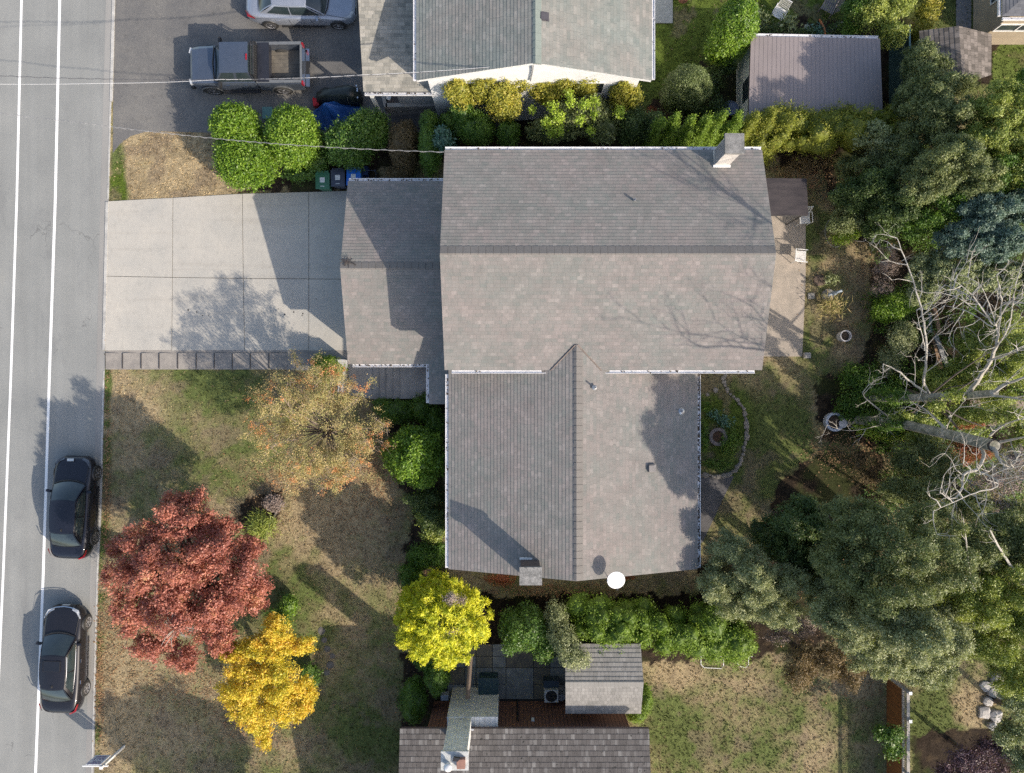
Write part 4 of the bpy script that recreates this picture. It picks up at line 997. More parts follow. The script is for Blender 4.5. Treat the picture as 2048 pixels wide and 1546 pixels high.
bush('yellow_flowers', 'small cluster of yellow flowers beside the egg-shaped bush', 'flowers', [PB(1432,124,10,6,.6,.3)], 160, .06, lm['gold'], None, 0, k=4)
GH = 'variegated plants behind the metal-roofed shed'
bush('hosta_plant', 'white and green variegated plant right of the egg-shaped bush', 'plant', [PB(1519,38,14,13,.5,.35)], 220, .2, lm['pale'], GH, 0, shell=.3, align=.7)
bush('hosta_plant', 'pale green radiating plant in the middle of the bed behind the shed', 'plant', [PB(1577,49,14,13,.45,.3)], 220, .19, lm['pale'], GH, 0, shell=.3, align=.7)
bush('hosta_plant', 'low pale plant beside the orange hose near the shed gutter', 'plant', [PB(1632,62,16,7,.4,.25)], 160, .16, lm['bluegr'], GH, 0, shell=.3, align=.7)
bush('bed_plants', 'dark low plants filling the bed along the shed gutter', 'plant', [PB(1545,62,30,9,.3,.3), PB(1610,66,30,6,.3,.3), PB(1680,58,30,12,.4,.4)], 2000, .1, lm['dark'], None, 0, k=6)
tree('garden_shrub', 'yellow-green shrub with bare grey twigs near the top edge', 'shrub', [PB(1745,35,44,38,2.0,1.4), PB(1800,15,40,26,2.0,1.3), PB(1775,78,34,26,1.7,1.1)], 12000, .10, lm['ygreen'], W(1765,45)[:2], .08, k=9, f=.33, shell=.25)
tree('garden_shrub', 'dark green shrub between the orange hose and the twiggy shrub', 'shrub', [PB(1715,25,30,40,1.6,1.2), PB(1700,55,22,22,1.1,.9)], 7000, .09, lm['green'], W(1712,30)[:2], .05, k=8, f=.33, shell=.25)
bush('fading_shrub', 'russet and green fading shrub at the top edge above the old shed', 'bush', [PB(1850,22,26,34,1.3,1.0), PB(1828,70,22,24,1.2,.9)], 4500, .09, lm['vine'], None, .5, k=8, shell=.25)
# --- front garden, south part
bush('camellia_bush', 'round glossy green bush against the west wall of the wing', 'bush', [PB(836,912,53,58,1.9,1.6), PB(800,905,30,34,1.4,1.2)], 14000, .125, lm['laurel'], None, .82, shell=.10, lump=.09, jit=.8)
bush('ground_shrub', 'dense low green shrubs below the entry steps', 'bush', [PB(800,822,44,26,.7,.7), PB(845,818,28,30,.8,.8), PB(872,850,22,40,.9,.9), PB(765,812,20,16,.45,.5)], 12000, .08, lm['green'], None, .8, k=9, shell=.15)
bush('juniper_bush', 'dark olive bush at the corner of the driveway beside the entry wall', 'bush', [PB(655,740,36,30,.8,.75)], 6500, .075, lm['thuja'], None, .8, k=9, shell=.15)
bush('bed_shrub', 'mixed green shrub under the gutter south of the round glossy bush', 'bush', [PB(850,1000,40,24,.9,.8), PB(868,1040,26,36,.9,.9)], 6500, .09, lm['dark'], 'shrubs along the west wall', .6, k=10, shell=.25)
bush('bed_shrub', 'yellow-green fern-like shrub under the gutter in the west bed', 'bush', [PB(868,1062,28,24,.9,.7), PB(850,1035,18,20,.8,.5)], 3200, .11, lm['ygreen'], 'shrubs along the west wall', .5, k=8, shell=.3, align=.6)
bush('bed_shrub', 'deep green shrub directly above the golden cypress', 'bush', [PB(850,1110,40,26,1.0,.9), PB(826,1150,24,34,1.0,1.0), PB(878,1105,16,26,.9,.8)], 9000, .09, lm['green'], 'shrubs along the west wall', .7, k=10, shell=.2)
# golden cypress
b = [PB(885,1232,89,87,2.7,2.1)]
x, y = b[0][:2]; t_ = thing('golden_cypress', 'rounded golden yellow cypress beside the south-west corner of the wing', 'cypress', (x, y, 0))
sb = sub(b, 230, .10, inner=.95)
foliage('crown', sb+[(q[0],q[1],q[2],q[3]*.93,q[4]*.93,q[5]*.93) for q in b], 40000, .14, lm['gold'], t_, core=.74, corebl=b, asp=.26, align=.8, jit=.7, shell=.26, sr=.5, sprig=9, up=.6, lump=.03)
foliage('brown_patches', [PB(q[0],q[1],q[2],q[2]*.8,4.25-q[3],.35) for q in [(902,1196,14,.0),(868,1252,15,.1),(905,1258,11,.05),(925,1240,9,.5),(880,1275,8,.35),(925,1200,9,.4)]], 2600, .10, lm['drygrey'], t_, shell=.4, asp=.2, rej=0)
mb = MB(); limbs(mb, (x,y), [(x,y,4),(x+.6,y,3),(x-.5,y+.4,3),(x,y-.7,3)], .12); mb.build('trunk', bark, t_)
# red maple
rb = [PB(300,1090,62,62,4.3,1.5), PB(360,1040,60,46,4.4,1.4), PB(258,1150,48,60,4.0,1.3), PB(345,1140,85,80,4.8,1.8), PB(430,1110,70,60,4.4,1.5), PB(495,1150,50,62,4.0,1.3), PB(455,1205,66,60,4.2,1.4), PB(370,1225,80,70,4.4,1.6), PB(285,1225,62,60,4.0,1.4), PB(310,1290,56,38,3.5,1.1), PB(375,1310,50,34,3.4,1.0), PB(440,1270,50,42,3.5,1.1), PB(395,1000,34,26,3.6,.8), PB(460,1055,26,26,3.5,.8), PB(240,1095,28,28,3.5,.8), PB(515,1195,30,34,3.4,.8), PB(530,1165,26,16,3.4,.5), PB(420,1050,44,36,3.9,1.0), PB(350,1000,30,24,3.6,.8), PB(495,1095,36,32,3.6,1.0)]
x, y = W(395,1130)[:2]
tree('red_maple', 'wide purple-red maple on the front lawn beside the road', 'maple tree', rb, 80000, .09, lm['red'], (x,y), .2, k=20, f=.22, shell=.32, nl=40, sprig=7, core=.3, jit=.7, asp=.65)
mb = MB(); c0 = Vector(W(352,1255,5.2))
for i in range(26):
    a = R.uniform(0, 2*math.pi); q = Vector((math.cos(a)*R.uniform(.4,.85), math.sin(a)*R.uniform(.3,.7), R.uniform(.1,.5)))
    mb.tube([c0+q*.05-Vector((0,0,.3)), c0+q*.55+Vector((R.uniform(-.08,.08),R.uniform(-.08,.08),.1)), c0+q], [.016,.011,.005], 4)
mb.build('bare_twigs', deadbark, bpy.data.objects['red_maple'])
yb = [PB(540,1290,58,46,3.3,1.1), PB(560,1255,34,36,3.4,.9), PB(600,1290,38,24,3.1,.6), PB(480,1310,46,30,3.2,.8), PB(500,1355,58,50,3.2,1.2), PB(560,1350,60,50,3.3,1.2), PB(580,1410,54,42,3.0,1.0), PB(510,1420,52,44,3.0,1.0), PB(462,1385,34,34,2.8,.7), PB(530,1465,22,40,2.4,.5), PB(612,1385,30,44,2.8,.7)]
x, y = W(545,1330)[:2]
tree('yellow_maple', 'golden yellow maple beside the purple-red maple on the front lawn', 'maple tree', yb, 42000, .085, lm['yellow'], (x,y), .13, k=18, f=.22, shell=.32, nl=26, sprig=6, core=0, jit=.7, asp=.65, bmat=bark)
bush('small_bush', 'small bright green bush between the two maples', 'bush', [PB(580,1210,18,20,.6,.5)], 1400, .08, lm['laurel'], None, .8)
bush('shade_shrub', 'green shrub half hidden under the yellow maple', 'bush', [PB(560,1240,30,26,.8,.8), PB(620,1350,22,30,.6,.6)], 3000, .08, lm['green'], None, .7, k=5)
bush('iris_clump', 'clump of long green blades on the lawn bed edge', 'plant', [PB(525,1052,24,24,.35,.45)], 1200, .26, lm['ygreen'], None, 0, asp=.12, align=.8, shell=.35)
bush('grey_shrub', 'small pale grey flowering shrub at the tip of the lawn bed', 'bush', [PB(548,1005,20,18,.4,.4)], 1100, .08, lm['drygrey'], None, .6)
bush('clipped_hedge', 'dark clipped hedge at the corner of the brown-sided house', 'hedge', [PB(828,1400,30,52,.9,.8), PB(875,1350,30,34,1.1,1.0), PB(855,1320,30,20,.8,.8)], 12000, .065, lm['green'], None, .85, k=8, shell=.08, lump=.04)
bush('rounded_shrub', 'light green rounded shrub at the end wall of the lean-to shed', 'bush', [PB(1290,1395,15,30,.7,.6), PB(1272,1428,22,15,.6,.5)], 4200, .06, lm['thuja'], None, .85)
# --- southern hedges
sb = hedge_bl([(1150,1240,34),(1300,1252,40),(1420,1258,40),(1492,1280,24)], 3.2, 75)
o = foliage('south_hedge', sb, 46000, .095, lm['thuja'], core=.75, loc=base_of(sb), shell=.2, align=.4, lump=.16, rej=.5)
tag(o, 'long bright green hedge south of the wing, beside the back lawn', 'hedge')
bush('hedge_shrub', 'mixed green shrub between the golden cypress and the long hedge', 'hedge', [PB(1030,1255,34,46,1.7,1.5), PB(1062,1250,34,44,1.8,1.5), PB(1090,1285,34,34,1.5,1.2)], 12000, .10, lm['laurel_d'], None, .7, k=12, f=.3, shell=.25)
bush('tangled_shrub', 'greyish tangled shrub spilling over the lean-to shed roof', 'bush', [PB(1112,1230,26,34,2.0,1.0), PB(1125,1275,30,36,2.4,1.2), PB(1150,1312,36,30,2.9,.8)], 8000, .085, lm['olive'], None, .5, k=12, f=.3, shell=.3)
bush('heather_shrub', 'rust-red heather shrub by the brick chimney on the south side', 'bush', [PB(1003,1158,34,16,.7,.4), PB(1255,1152,16,8,.5,.3)], 2600, .06, lm['rust'], None, .5, k=6)
# small tree by the fence
x, y = W(1775,1470)[:2]
tree('small_tree', 'small glossy green tree standing against the orange fence', 'tree', [PB(1783,1470,22,26,2.2,.7), PB(1765,1462,22,16,2.2,.5), PB(1783,1498,18,16,2.0,.5)], 3200, .11, lm['laurel_d'], (x,y), .04, k=7, f=.35, shell=.2, core=.4)
# --- the tall south-east trees
GS = 'tall trees behind the south-east corner'
def W2(px, py): return W(px, py)[:2]
tree('evergreen_tree', 'deep green broad evergreen nearest the garden path', 'tree', [PB(1590,1040,58,56,4.0,2.2), PB(1560,1090,48,50,3.6,1.8), PB(1600,1120,50,48,3.8,1.8)], 44000, .095, lm['dark'], W2(1550,1030), .16, group=GS, k=24, f=.22, shell=.28, core=.3)
tree('broadleaf_tree', 'grey-olive feathery tree by the south-east corner of the wing roof', 'tree', [PB(1460,1100,60,44,4.3,1.6), PB(1430,1160,44,44,4.2,1.5), PB(1500,1150,62,58,4.8,1.9), PB(1540,1210,62,50,4.6,1.8), PB(1465,1205,50,34,4.0,1.3), PB(1570,1160,46,46,4.8,1.6)], 66000, .08, lm['olive'], W2(1465,1120), .16, group=GS, k=28, f=.21, shell=.32, core=.3, align=.3, asp=.4)
tree('broadleaf_tree', 'very large dull green tree filling the lower right of the photo', 'tree', [PB(1700,1040,72,64,7.5,2.4), PB(1770,1080,84,80,8.2,2.8), PB(1680,1120,70,66,7.6,2.4), PB(1760,1170,90,70,8.4,2.8), PB(1850,1120,74,80,8.2,2.6), PB(1840,1040,60,50,7.4,2.2), PB(1700,1200,70,60,5.4,2.0), PB(1790,1200,70,50,5.2,2.0), PB(1660,1060,60,60,4.6,2.0)], 150000, .085, lm['mid'], W2(1600,1005), .3, group=GS, k=34, f=.20, shell=.30, core=0, nl=24, align=.15, asp=.4)
tree('broadleaf_tree', 'lighter olive tree overhanging the top end of the orange fence', 'tree', [PB(1700,1240,76,56,6.4,2.0), PB(1780,1270,84,66,6.6,2.2), PB(1860,1260,76,66,6.6,2.2), PB(1740,1310,66,44,5.8,1.7), PB(1830,1330,70,42,5.8,1.7), PB(1650,1190,60,50,4.8,1.7), PB(1900,1210,60,60,5.2,2.0), PB(1662,1225,62,50,6.2,1.7), PB(1765,1238,70,50,8.6,1.8), PB(1825,1262,74,56,9.4,1.8)], 150000, .085, lm['olive'], W2(1655,1190), .26, group=GS, k=32, f=.20, shell=.30, core=0, nl=24, align=.15, asp=.42)
tree('broadleaf_tree', 'yellow-green tree at the right edge beside the stone border', 'tree', [PB(1930,1200,66,60,6.0,2.0), PB(1990,1170,66,60,6.2,2.0), PB(2040,1240,60,66,6.2,2.0), PB(1960,1270,64,56,5.6,1.8), PB(2020,1330,60,60,5.4,1.8)], 76000, .085, lm['ygreen'], W2(1850,1150), .24, group=GS, k=26, f=.22, shell=.32, core=.3)
tree('broadleaf_tree', 'mid green tree right of the very large tree, below the bare limbs', 'tree', [PB(1930,1090,60,56,6.0,1.9), PB(1985,1060,52,50,5.6,1.7), PB(2035,1100,50,60,6.0,1.8)], 42000, .09, lm['mid'], W2(1855,1040), .2, group=GS, k=24, f=.22, shell=.32, core=.3)
tree('brown_tree', 'brownish thin-leaved tree at the edge of the dry back lawn', 'tree', [PB(1600,1320,44,44,2.6,1.2), PB(1650,1310,44,40,2.8,1.2), PB(1590,1350,34,30,2.2,.9), PB(1690,1340,34,34,2.6,1.0)], 15000, .085, lm['brown'], W2(1600,1300), .1, k=12, f=.3, shell=.3, core=.3)
bush('dry_shrub', 'pinkish grey dry shrub above the brownish tree', 'bush', [PB(1600,1250,30,24,1.2,.8), PB(1555,1270,26,16,.8,.6), PB(1640,1235,16,16,1.2,.7)], 3600, .085, lm['drygrey'], None, .3, k=8, shell=.3)
tree('broadleaf_tree', 'pale green tree at the right edge below the stones', 'tree', [PB(2030,1400,40,40,3.4,1.3), PB(2020,1470,46,40,3.0,1.2), PB(2045,1520,40,36,3.0,1.2)], 14000, .10, lm['pale'], W2(1990,1400), .12, group=GS, k=12, f=.28, shell=.25, core=.5)
tree('purple_tree', 'purple-leaved shrub tree at the lower right corner', 'tree', [PB(1930,1515,52,34,2.6,1.0), PB(1975,1490,40,30,2.6,1.0), PB(1890,1545,40,30,2.2,.9), PB(1970,1550,60,30,2.4,1.0)], 13000, .085, lm['purple'], W2(1900,1480), .1, k=12, f=.28, shell=.28, core=.4)
tree('understorey_tree', 'dark leafy undergrowth tree in the shade between the grey-olive tree and the deep green one', 'tree', [PB(1520,1060,40,34,2.2,1.0), PB(1490,1210,40,24,2.4,1.0), PB(1640,1160,40,50,3.0,1.4)], 9000, .1, lm['dark'], W2(1540,1150), .08, group=GS, k=10, f=.3, shell=.25, core=.5)
# --- east side thicket
GE = 'trees in the thicket along the east boundary'
tree('broadleaf_tree', 'dark green tree beside the old shed roof', 'tree', [PB(1840,190,52,54,4.2,1.8), PB(1830,140,34,40,3.6,1.4), PB(1885,240,58,54,4.6,1.8), PB(1810,215,30,34,3.4,1.3)], 46000, .085, lm['mid'], W2(1790,240), .15, group=GE, k=26, f=.21, shell=.3, core=.3)
tree('broadleaf_tree', 'green feathery tree at the right edge beside the dry grass', 'tree', [PB(1985,225,60,50,5.4,1.9), PB(2035,260,50,56,5.4,1.9), PB(1960,290,60,50,5.2,1.9), PB(2035,340,50,50,5.2,1.8)], 52000, .085, lm['ygreen'], W2(1890,300), .18, group=GE, k=26, f=.21, shell=.3, core=.3)
tree('broadleaf_tree', 'olive tree with pale twig tips in the middle of the thicket', 'tree', [PB(1890,320,64,50,5.4,1.9), PB(1940,360,60,44,5.2,1.8), PB(1850,370,60,44,4.8,1.7)], 50000, .08, lm['mid'], W2(1810,360), .16, group=GE, k=26, f=.21, shell=.32, core=.3)
tree('broadleaf_tree', 'dark leafy tree above the oval wire ring in the back garden', 'tree', [PB(1745,380,56,44,3.2,1.5), PB(1700,400,44,40,2.6,1.2), PB(1790,420,56,44,3.6,1.6), PB(1760,450,50,34,2.8,1.3)], 44000, .09, lm['dark'], W2(1700,400), .12, group=GE, k=26, f=.21, shell=.3, core=.3)
tree('broadleaf_tree', 'shadowy green tree between the screen fence and the old shed', 'tree', [PB(1835,120,30,40,3.0,1.2), PB(1850,210,50,50,4.4,1.6), PB(1905,180,44,30,3.6,1.2), PB(1870,140,26,30,3.2,.9)], 22000, .09, lm['mid'], W2(1800,180), .1, group=GE, k=18, f=.24, shell=.3, core=.3)
tree('broadleaf_tree', 'mixed green tree filling the thicket below the green feathery tree', 'tree', [PB(1930,310,60,56,4.6,1.6), PB(1990,360,64,50,5.0,1.7), PB(1895,400,60,50,4.2,1.5), PB(1840,440,60,46,3.6,1.4), PB(2040,180,40,46,4.4,1.5), PB(2045,310,40,70,4.6,1.6)], 60000, .085, lm['green'], W2(1860,330), .16, group=GE, k=26, f=.22, shell=.3, core=.3)
tree('broadleaf_tree', 'olive green tree at the inner edge of the thicket near the screen fence', 'tree', [PB(1800,330,50,44,3.6,1.4), PB(1740,340,50,30,2.8,1.2), PB(1820,280,44,44,3.8,1.4), PB(1700,340,40,26,2.2,.9), PB(1690,440,40,40,2.2,1.0)], 30000, .085, lm['mid'], W2(1755,340), .12, group=GE, k=22, f=.24, shell=.3, core=.3)
tree('broadleaf_tree', 'dull green tree wrapped around the two bare trunks', 'tree', [PB(1870,760,50,34,1.8,.8), PB(1930,830,50,24,2.6,.9), PB(2000,830,50,26,3.6,1.1), PB(1840,880,40,30,1.4,.7), PB(2030,700,44,40,3.6,1.3), PB(1960,760,40,30,2.6,.9), PB(2040,870,30,30,3.6,1.0), PB(1850,838,26,12,4.6,.4), PB(1800,832,24,12,3.4,.4), PB(1905,792,28,12,7.0,.4), PB(1870,812,22,10,5.6,.4), PB(1950,866,26,12,7.4,.4)], 30000, .09, lm['ygreen'], W2(1800,780), .1, group=GE, k=20, f=.24, shell=.32, core=.2)
tree('broadleaf_tree', 'shaded grey-green tree between the rust bush and the very large tree', 'tree', [PB(1880,940,50,40,2.6,1.1), PB(1840,980,50,30,3.2,1.2), PB(1930,1010,60,40,3.6,1.3), PB(2020,1030,50,36,3.8,1.2), PB(1780,980,40,30,2.4,1.0)], 30000, .09, lm['mid'], W2(1830,940), .1, group=GE, k=20, f=.24, shell=.32, core=.2)
tag(foliage('undergrowth', [PB(R.uniform(1745,2060), R.uniform(300,1010), R.uniform(14,34), R.uniform(14,34), .3, R.uniform(.2,.8)) for i in range(190)], 52000, .10, lm['green'], shell=.4, rej=.4), 'low mixed undergrowth covering the floor of the east thicket', 'undergrowth', kind='stuff')
tree('thin_tree', 'thin pale-twigged tree leaning over the end of the hedge', 'tree', [PB(1745,262,30,16,3.8,.6), PB(1770,285,30,18,3.6,.6), PB(1720,282,30,14,3.4,.5), PB(1755,305,34,16,3.2,.5)], 3400, .11, lm['pale'], W2(1700,300), .06, k=8, f=.35, shell=.35, bmat=deadbark)
tree('blue_spruce', 'blue-green conifer with soft rounded sprays at the right edge', 'conifer', [PB(1960,430,64,54,4.6,1.9), PB(2025,410,50,50,4.6,1.8), PB(1920,480,60,50,4.2,1.7), PB(1990,490,66,50,4.6,1.8)], 72000, .09, lm['blue'], W2(1880,470), .18, k=34, f=.18, shell=.3, core=.35, align=.4, sprig=8, sr=.7)
tree('cedar_tree', 'pale green spreading conifer below the blue-green one', 'conifer', [PB(1860,540,50,44,3.2,1.3), PB(1920,555,60,44,3.6,1.4), PB(1990,555,60,40,3.8,1.4), PB(1840,590,36,30,2.8,1.0), PB(2035,560,36,40,3.8,1.3)], 62000, .09, lm['pale'], W2(1860,560), .16, k=32, f=.18, shell=.3, core=.35, align=.4, sprig=8, sr=.7)
bush('dead_shrub', 'purple-grey dead twiggy shrub at the edge of the back garden', 'bush', [PB(1768,530,26,44,1.2,.9), PB(1760,580,26,20,.9,.6)], 4200, .08, lm['drygrey'], None, .3, k=8, shell=.35, asp=.2)
bush('low_conifer', 'bright yellow-green low conifer beside the dead shrub', 'bush', [PB(1790,612,44,26,1.0,.75), PB(1765,628,26,20,.7,.5)], 6500, .085, lm['laurel'], None, .8, k=8, shell=.15, align=.5)
bush('grey_shrub', 'grey-green bushy shrub below the bright low conifer', 'bush', [PB(1800,680,30,42,1.1,.9), PB(1775,720,22,30,.7,.6)], 5500, .08, lm['olive'], None, .5, k=8, shell=.3)
tree('climbing_shrub', 'leafy green climbing shrub under the bare grey limbs', 'shrub', [PB(1935,690,34,44,2.2,1.2), PB(1960,670,26,30,2.2,1.0), PB(1920,745,34,34,1.8,1.0), PB(2000,740,44,34,2.4,1.1)], 15000, .10, lm['ygreen'], W2(1910,720), .06, k=12, f=.3, shell=.28, core=.45)
bush('ivy_mat', 'low green ivy and ferns under the bare trees', 'ivy', [PB(1720,760,50,34,.5,.5), PB(1760,800,60,40,.6,.6), PB(1700,810,40,34,.4,.4), PB(1790,850,60,26,.6,.6), PB(1850,840,60,30,.8,.8), PB(1890,780,50,26,.9,.8)], 22000, .10, lm['green'], None, .4, k=14, f=.25, shell=.35)
bush('fern_patch', 'bright yellow-green ferns beside the ring-shaped white planter', 'ferns', [PB(1770,862,60,16,.5,.4), PB(1725,855,22,14,.4,.3)], 2600, .15, lm['lime'], None, 0, k=10, f=.25, shell=.4, asp=.25, align=.5)
bush('rust_bush', 'orange-brown fading shrub between the two bare trunks', 'bush', [PB(1935,850,34,14,1.6,.6), PB(1950,905,36,18,1.6,.6), PB(1900,905,44,26,1.2,.8)], 5200, .08, lm['rust'], None, .3, k=10, shell=.35)
bush('understorey_bush', 'dull green bush just above the very large dull green tree', 'bush', [PB(1810,920,46,40,1.6,1.1), PB(1850,900,40,36,1.6,1.1), PB(1815,970,30,34,1.5,1.0)], 9500, .10, lm['mid'], None, .5, k=12, shell=.28)
bush('twig_shrub', 'dark brown tangled twig shrub beside the sunlit lawn patches', 'bush', [PB(1715,930,44,40,.9,.7), PB(1755,960,36,26,.9,.6), PB(1680,905,22,16,.6,.4)], 4200, .10, lm['brown'], None, .2, k=12, shell=.5, asp=.15)
bush('pink_shrub', 'dusky pink shrub beneath the forked bare limbs', 'bush', [PB(1990,960,56,36,3.6,1.0), PB(2030,920,40,40,3.8,1.0), PB(1975,1010,50,26,3.4,.9)], 10500, .085, lm['drygrey'], None, .3, k=14, shell=.4, asp=.4)
bush('moss_bush', 'yellow-green mossy shrub at the right edge behind the bare trunks', 'bush', [PB(1990,800,40,22,1.4,.9), PB(2030,740,36,34,1.8,1.1), PB(1900,830,50,18,1.0,.7), PB(2000,655,40,34,2.2,1.0)], 11000, .10, lm['ygreen'], None, .5, k=12, shell=.3)
bush('bed_plants', 'low green plants inside the stone-edged bed', 'plant', [PB(1410,810,12,14,.2,.2), PB(1460,880,26,36,.15,.18), PB(1430,930,34,14,.14,.16), PB(1408,870,8,40,.2,.2)], 4200, .075, lm['green'], None, 0, k=12, f=.3, shell=.5)
bush('succulent', 'pale blue-green plant above the round planter in the stone-edged bed', 'plant', [PB(1428,826,12,10,.2,.16), PB(1450,842,14,10,.2,.16)], 320, .13, lm['bluegr'], None, 0, k=3, align=.5)
bush('fern_patch', 'bright green fern clump inside the oval wire ring', 'ferns', [PB(1682,478,22,10,.4,.3), PB(1705,470,14,8,.4,.25)], 900, .13, lm['lime'], None, 0, k=6, asp=.3, align=.5)

# --- rowan tree: sparse crown, long pale twigs, orange leaf clusters
x0, y0 = W(668,862)[:2]
rw_ = thing('rowan_tree', 'sparse straw-coloured rowan with orange leaf clusters in front of the steps', 'tree', (x0, y0, 0))
mb = MB(); tw = MB(); tip = []; mids = []
mb.tube([(x0,y0,0),(x0+.03,y0+.05,.5),(x0+.02,y0+.12,1.1)], [.15,.12,.11], 9)
for i in range(80):
    a = R.uniform(0, 2*math.pi); rad = R.uniform(.45, 1.0)**.7
    ex = 630+math.cos(a)*148*rad; ey = 852-math.sin(a)*138*rad; ez = 5.0-1.5*rad*rad+R.uniform(-.9,.5)
    e = Vector(W(ex, ey, ez)); s = Vector((x0+R.uniform(-.1,.1), y0+.1+R.uniform(-.1,.1), R.uniform(.7,1.3)))
    m1 = s.lerp(e, .4)+Vector((R.uniform(-.12,.12), R.uniform(-.12,.12), .35)); m2 = s.lerp(e, .72)+Vector((R.uniform(-.12,.12), R.uniform(-.12,.12), .28))
    mb.tube([s, m1, m2, e], [.03,.02,.013,.005], 5)
    tip.append(e)
    for j in range(7):
        t = R.uniform(.15, .98); p_ = (m1.lerp(m2, t) if R.random() < .45 else m2.lerp(e, t)); q = p_+Vector((R.uniform(-.5,.5), R.uniform(-.5,.5), R.uniform(-.05,.35)))
        tw.tube([p_, p_.lerp(q,.5)+Vector((0,0,.05)), q], [.011,.008,.004], 4); mids.append(q); mids.append(p_.lerp(q,.6))
mb.build('trunk', mat('rowan_bark', (.30,.24,.19), (.20,.16,.13), 8, .9), rw_); tw.build('twigs', mat('twig_pale', (.42,.33,.25), (.30,.23,.17), 8, .9), rw_)
foliage('crown', [(q.x,q.y,q.z,R.uniform(.14,.32),R.uniform(.14,.32),.14) for q in R.sample(mids, min(390, len(mids)))], 38000, .060, lm['straw'], rw_, shell=.6, jit=1.2, sprig=4, sr=1.6, rej=0)
fl = []
for i in range(150):
    a = R.uniform(0, 2*math.pi); r_ = R.uniform(0, 1)**.6; fl.append(PB(628+math.cos(a)*135*r_, 848+math.sin(a)*126*r_, R.uniform(8,17), R.uniform(8,17), 4.9-1.4*r_*r_+R.uniform(-.8,.3), .22))
foliage('leaf_sprays', fl, 10000, .065, lm['straw'], rw_, shell=.7, jit=1.3, sprig=3, sr=2.0, rej=0)
ob = [(q.x,q.y,q.z,.12,.12,.08) for q in tip if R.random() < .8]+[(q.x,q.y,q.z+.05,.08,.08,.06) for q in R.sample(mids, 110)]
foliage('orange_clusters', ob, 4200, .075, lm['orange'], rw_, shell=.5, jit=1., sprig=4, rej=0)

# --- bare, topped trees on the east side
def twigs(mb, p, d, L, r, dep):
    p = Vector(p); d = Vector(d).normalized(); pts = [p]; q = p
    for i in range(3):
        d = (d+Vector((R.uniform(-.35,.35), R.uniform(-.35,.35), R.uniform(-.12,.25)))).normalized(); q = q+d*L/3; pts.append(q)
    mb.tube(pts, [r, r*.75, r*.5, r*.25], 4 if dep < 2 else 5)
    if dep > 0:
        for i in range(3):
            j = R.choice((1,2,3)); e = (d+Vector((R.uniform(-1,1), R.uniform(-1,1), R.uniform(-.2,.6)))).normalized()
            twigs(mb, pts[j], e, L*R.uniform(.45,.75), r*.5, dep-1)
def baretree(label, trunk, rad, lim):
    o = thing('bare_tree', label, 'dead tree', W(trunk[0][0], trunk[0][1], 0), 'bare topped trees on the east side')
    trunk = [(q[0],q[1],q[2]*1.45) for q in trunk]; lim = [([(q[0],q[1],q[2]*1.45) for q in L_], r_*.68) for L_, r_ in lim]
    mb = MB(); pts = [W(*q) for q in trunk]; mb.tube(pts, [q*.82 for q in rad], 14); mb.build('trunk', mat('grey_trunk', (.36,.34,.29), (.15,.15,.11), 4, .95, bump=.02, bscale=14, fine=.3, fscale=9), o)
    lb = MB(); tb = MB()
    for L_, r0 in lim:
        P = [Vector(W(*q)) for q in L_]; n_ = len(P)
        P2 = []
        for i in range(n_-1):
            for s in range(4):
                t = s/4; a = P[max(i-1,0)]; b_ = P[i]; c_ = P[i+1]; d_ = P[min(i+2,n_-1)]
                P2.append(.5*((2*b_)+(c_-a)*t+(2*a-5*b_+4*c_-d_)*t*t+(3*b_-a-3*c_+d_)*t**3))
        P2.append(P[-1]); m_ = len(P2)
        P2 = [q+Vector((R.uniform(-1,1),R.uniform(-1,1),R.uniform(-1,1)))*.02 for q in P2]
        lb.tube(P2, [r0*(1-.8*i/(m_-1)) for i in range(m_)], 8)
        for i in range(2, m_, 2):
            d_ = (P2[i]-P2[i-1]); s = d_.cross(Vector((0,0,1))).normalized()*R.choice((-1,1))
            twigs(tb, P2[i], d_.normalized()*.6+s+Vector((0,0,.3)), R.uniform(.5,1.4), .018, 2 if R.random() < .5 else 1)
    lb.build('limbs', deadbark, o); tb.build('twigs', deadbark, o); return o
baretree('tall bare topped tree whose long white limb curves up past the conifer', [(1705,792,0),(1800,797,1.9),(1925,792,4.6),(1990,786,6.2)], [.25,.21,.18,.15],
 [([(1864,797,2.5),(1848,765,4.0),(1853,722,4.9),(1850,660,5.7),(1838,600,6.3),(1815,530,6.8),(1794,476,7.1)], .085),
  ([(1862,795,2.5),(1830,770,3.2),(1800,745,3.9),(1768,728,4.4)], .09), ([(1850,700,5.2),(1842,660,5.7),(1832,620,6.0)], .035),
  ([(1935,790,4.9),(1958,755,5.6),(1984,715,6.4),(1996,670,7.2),(1990,645,7.6)], .14), ([(1992,680,7.0),(2003,620,8.0),(2000,580,8.6),(1994,550,9.0)], .05),
  ([(1990,650,7.5),(2012,615,8.2),(2024,600,8.4),(2060,590,8.8)], .04), ([(1985,705,6.6),(2015,660,7.6),(2025,610,8.4),(2032,570,9.0)], .045),
  ([(1975,720,6.3),(2010,712,7.0),(2035,700,7.4)], .06), ([(1985,785,6.2),(2020,765,6.8),(2060,752,7.4)], .12), ([(1985,790,6.2),(2060,800,7.4)], .07),
  ([(1985,648,7.5),(1960,610,7.6),(1925,585,7.5),(1890,570,7.4)], .05), ([(1980,640,7.5),(1945,590,7.9),(1905,560,8.0)], .035), ([(1988,640,7.5),(1960,570,8.2),(1915,548,8.3)], .03), ([(1985,655,7.3),(1930,620,7.2),(1888,612,7.0)], .03), ([(1975,635,7.4),(1925,600,7.5),(1900,590,7.2)], .025)])
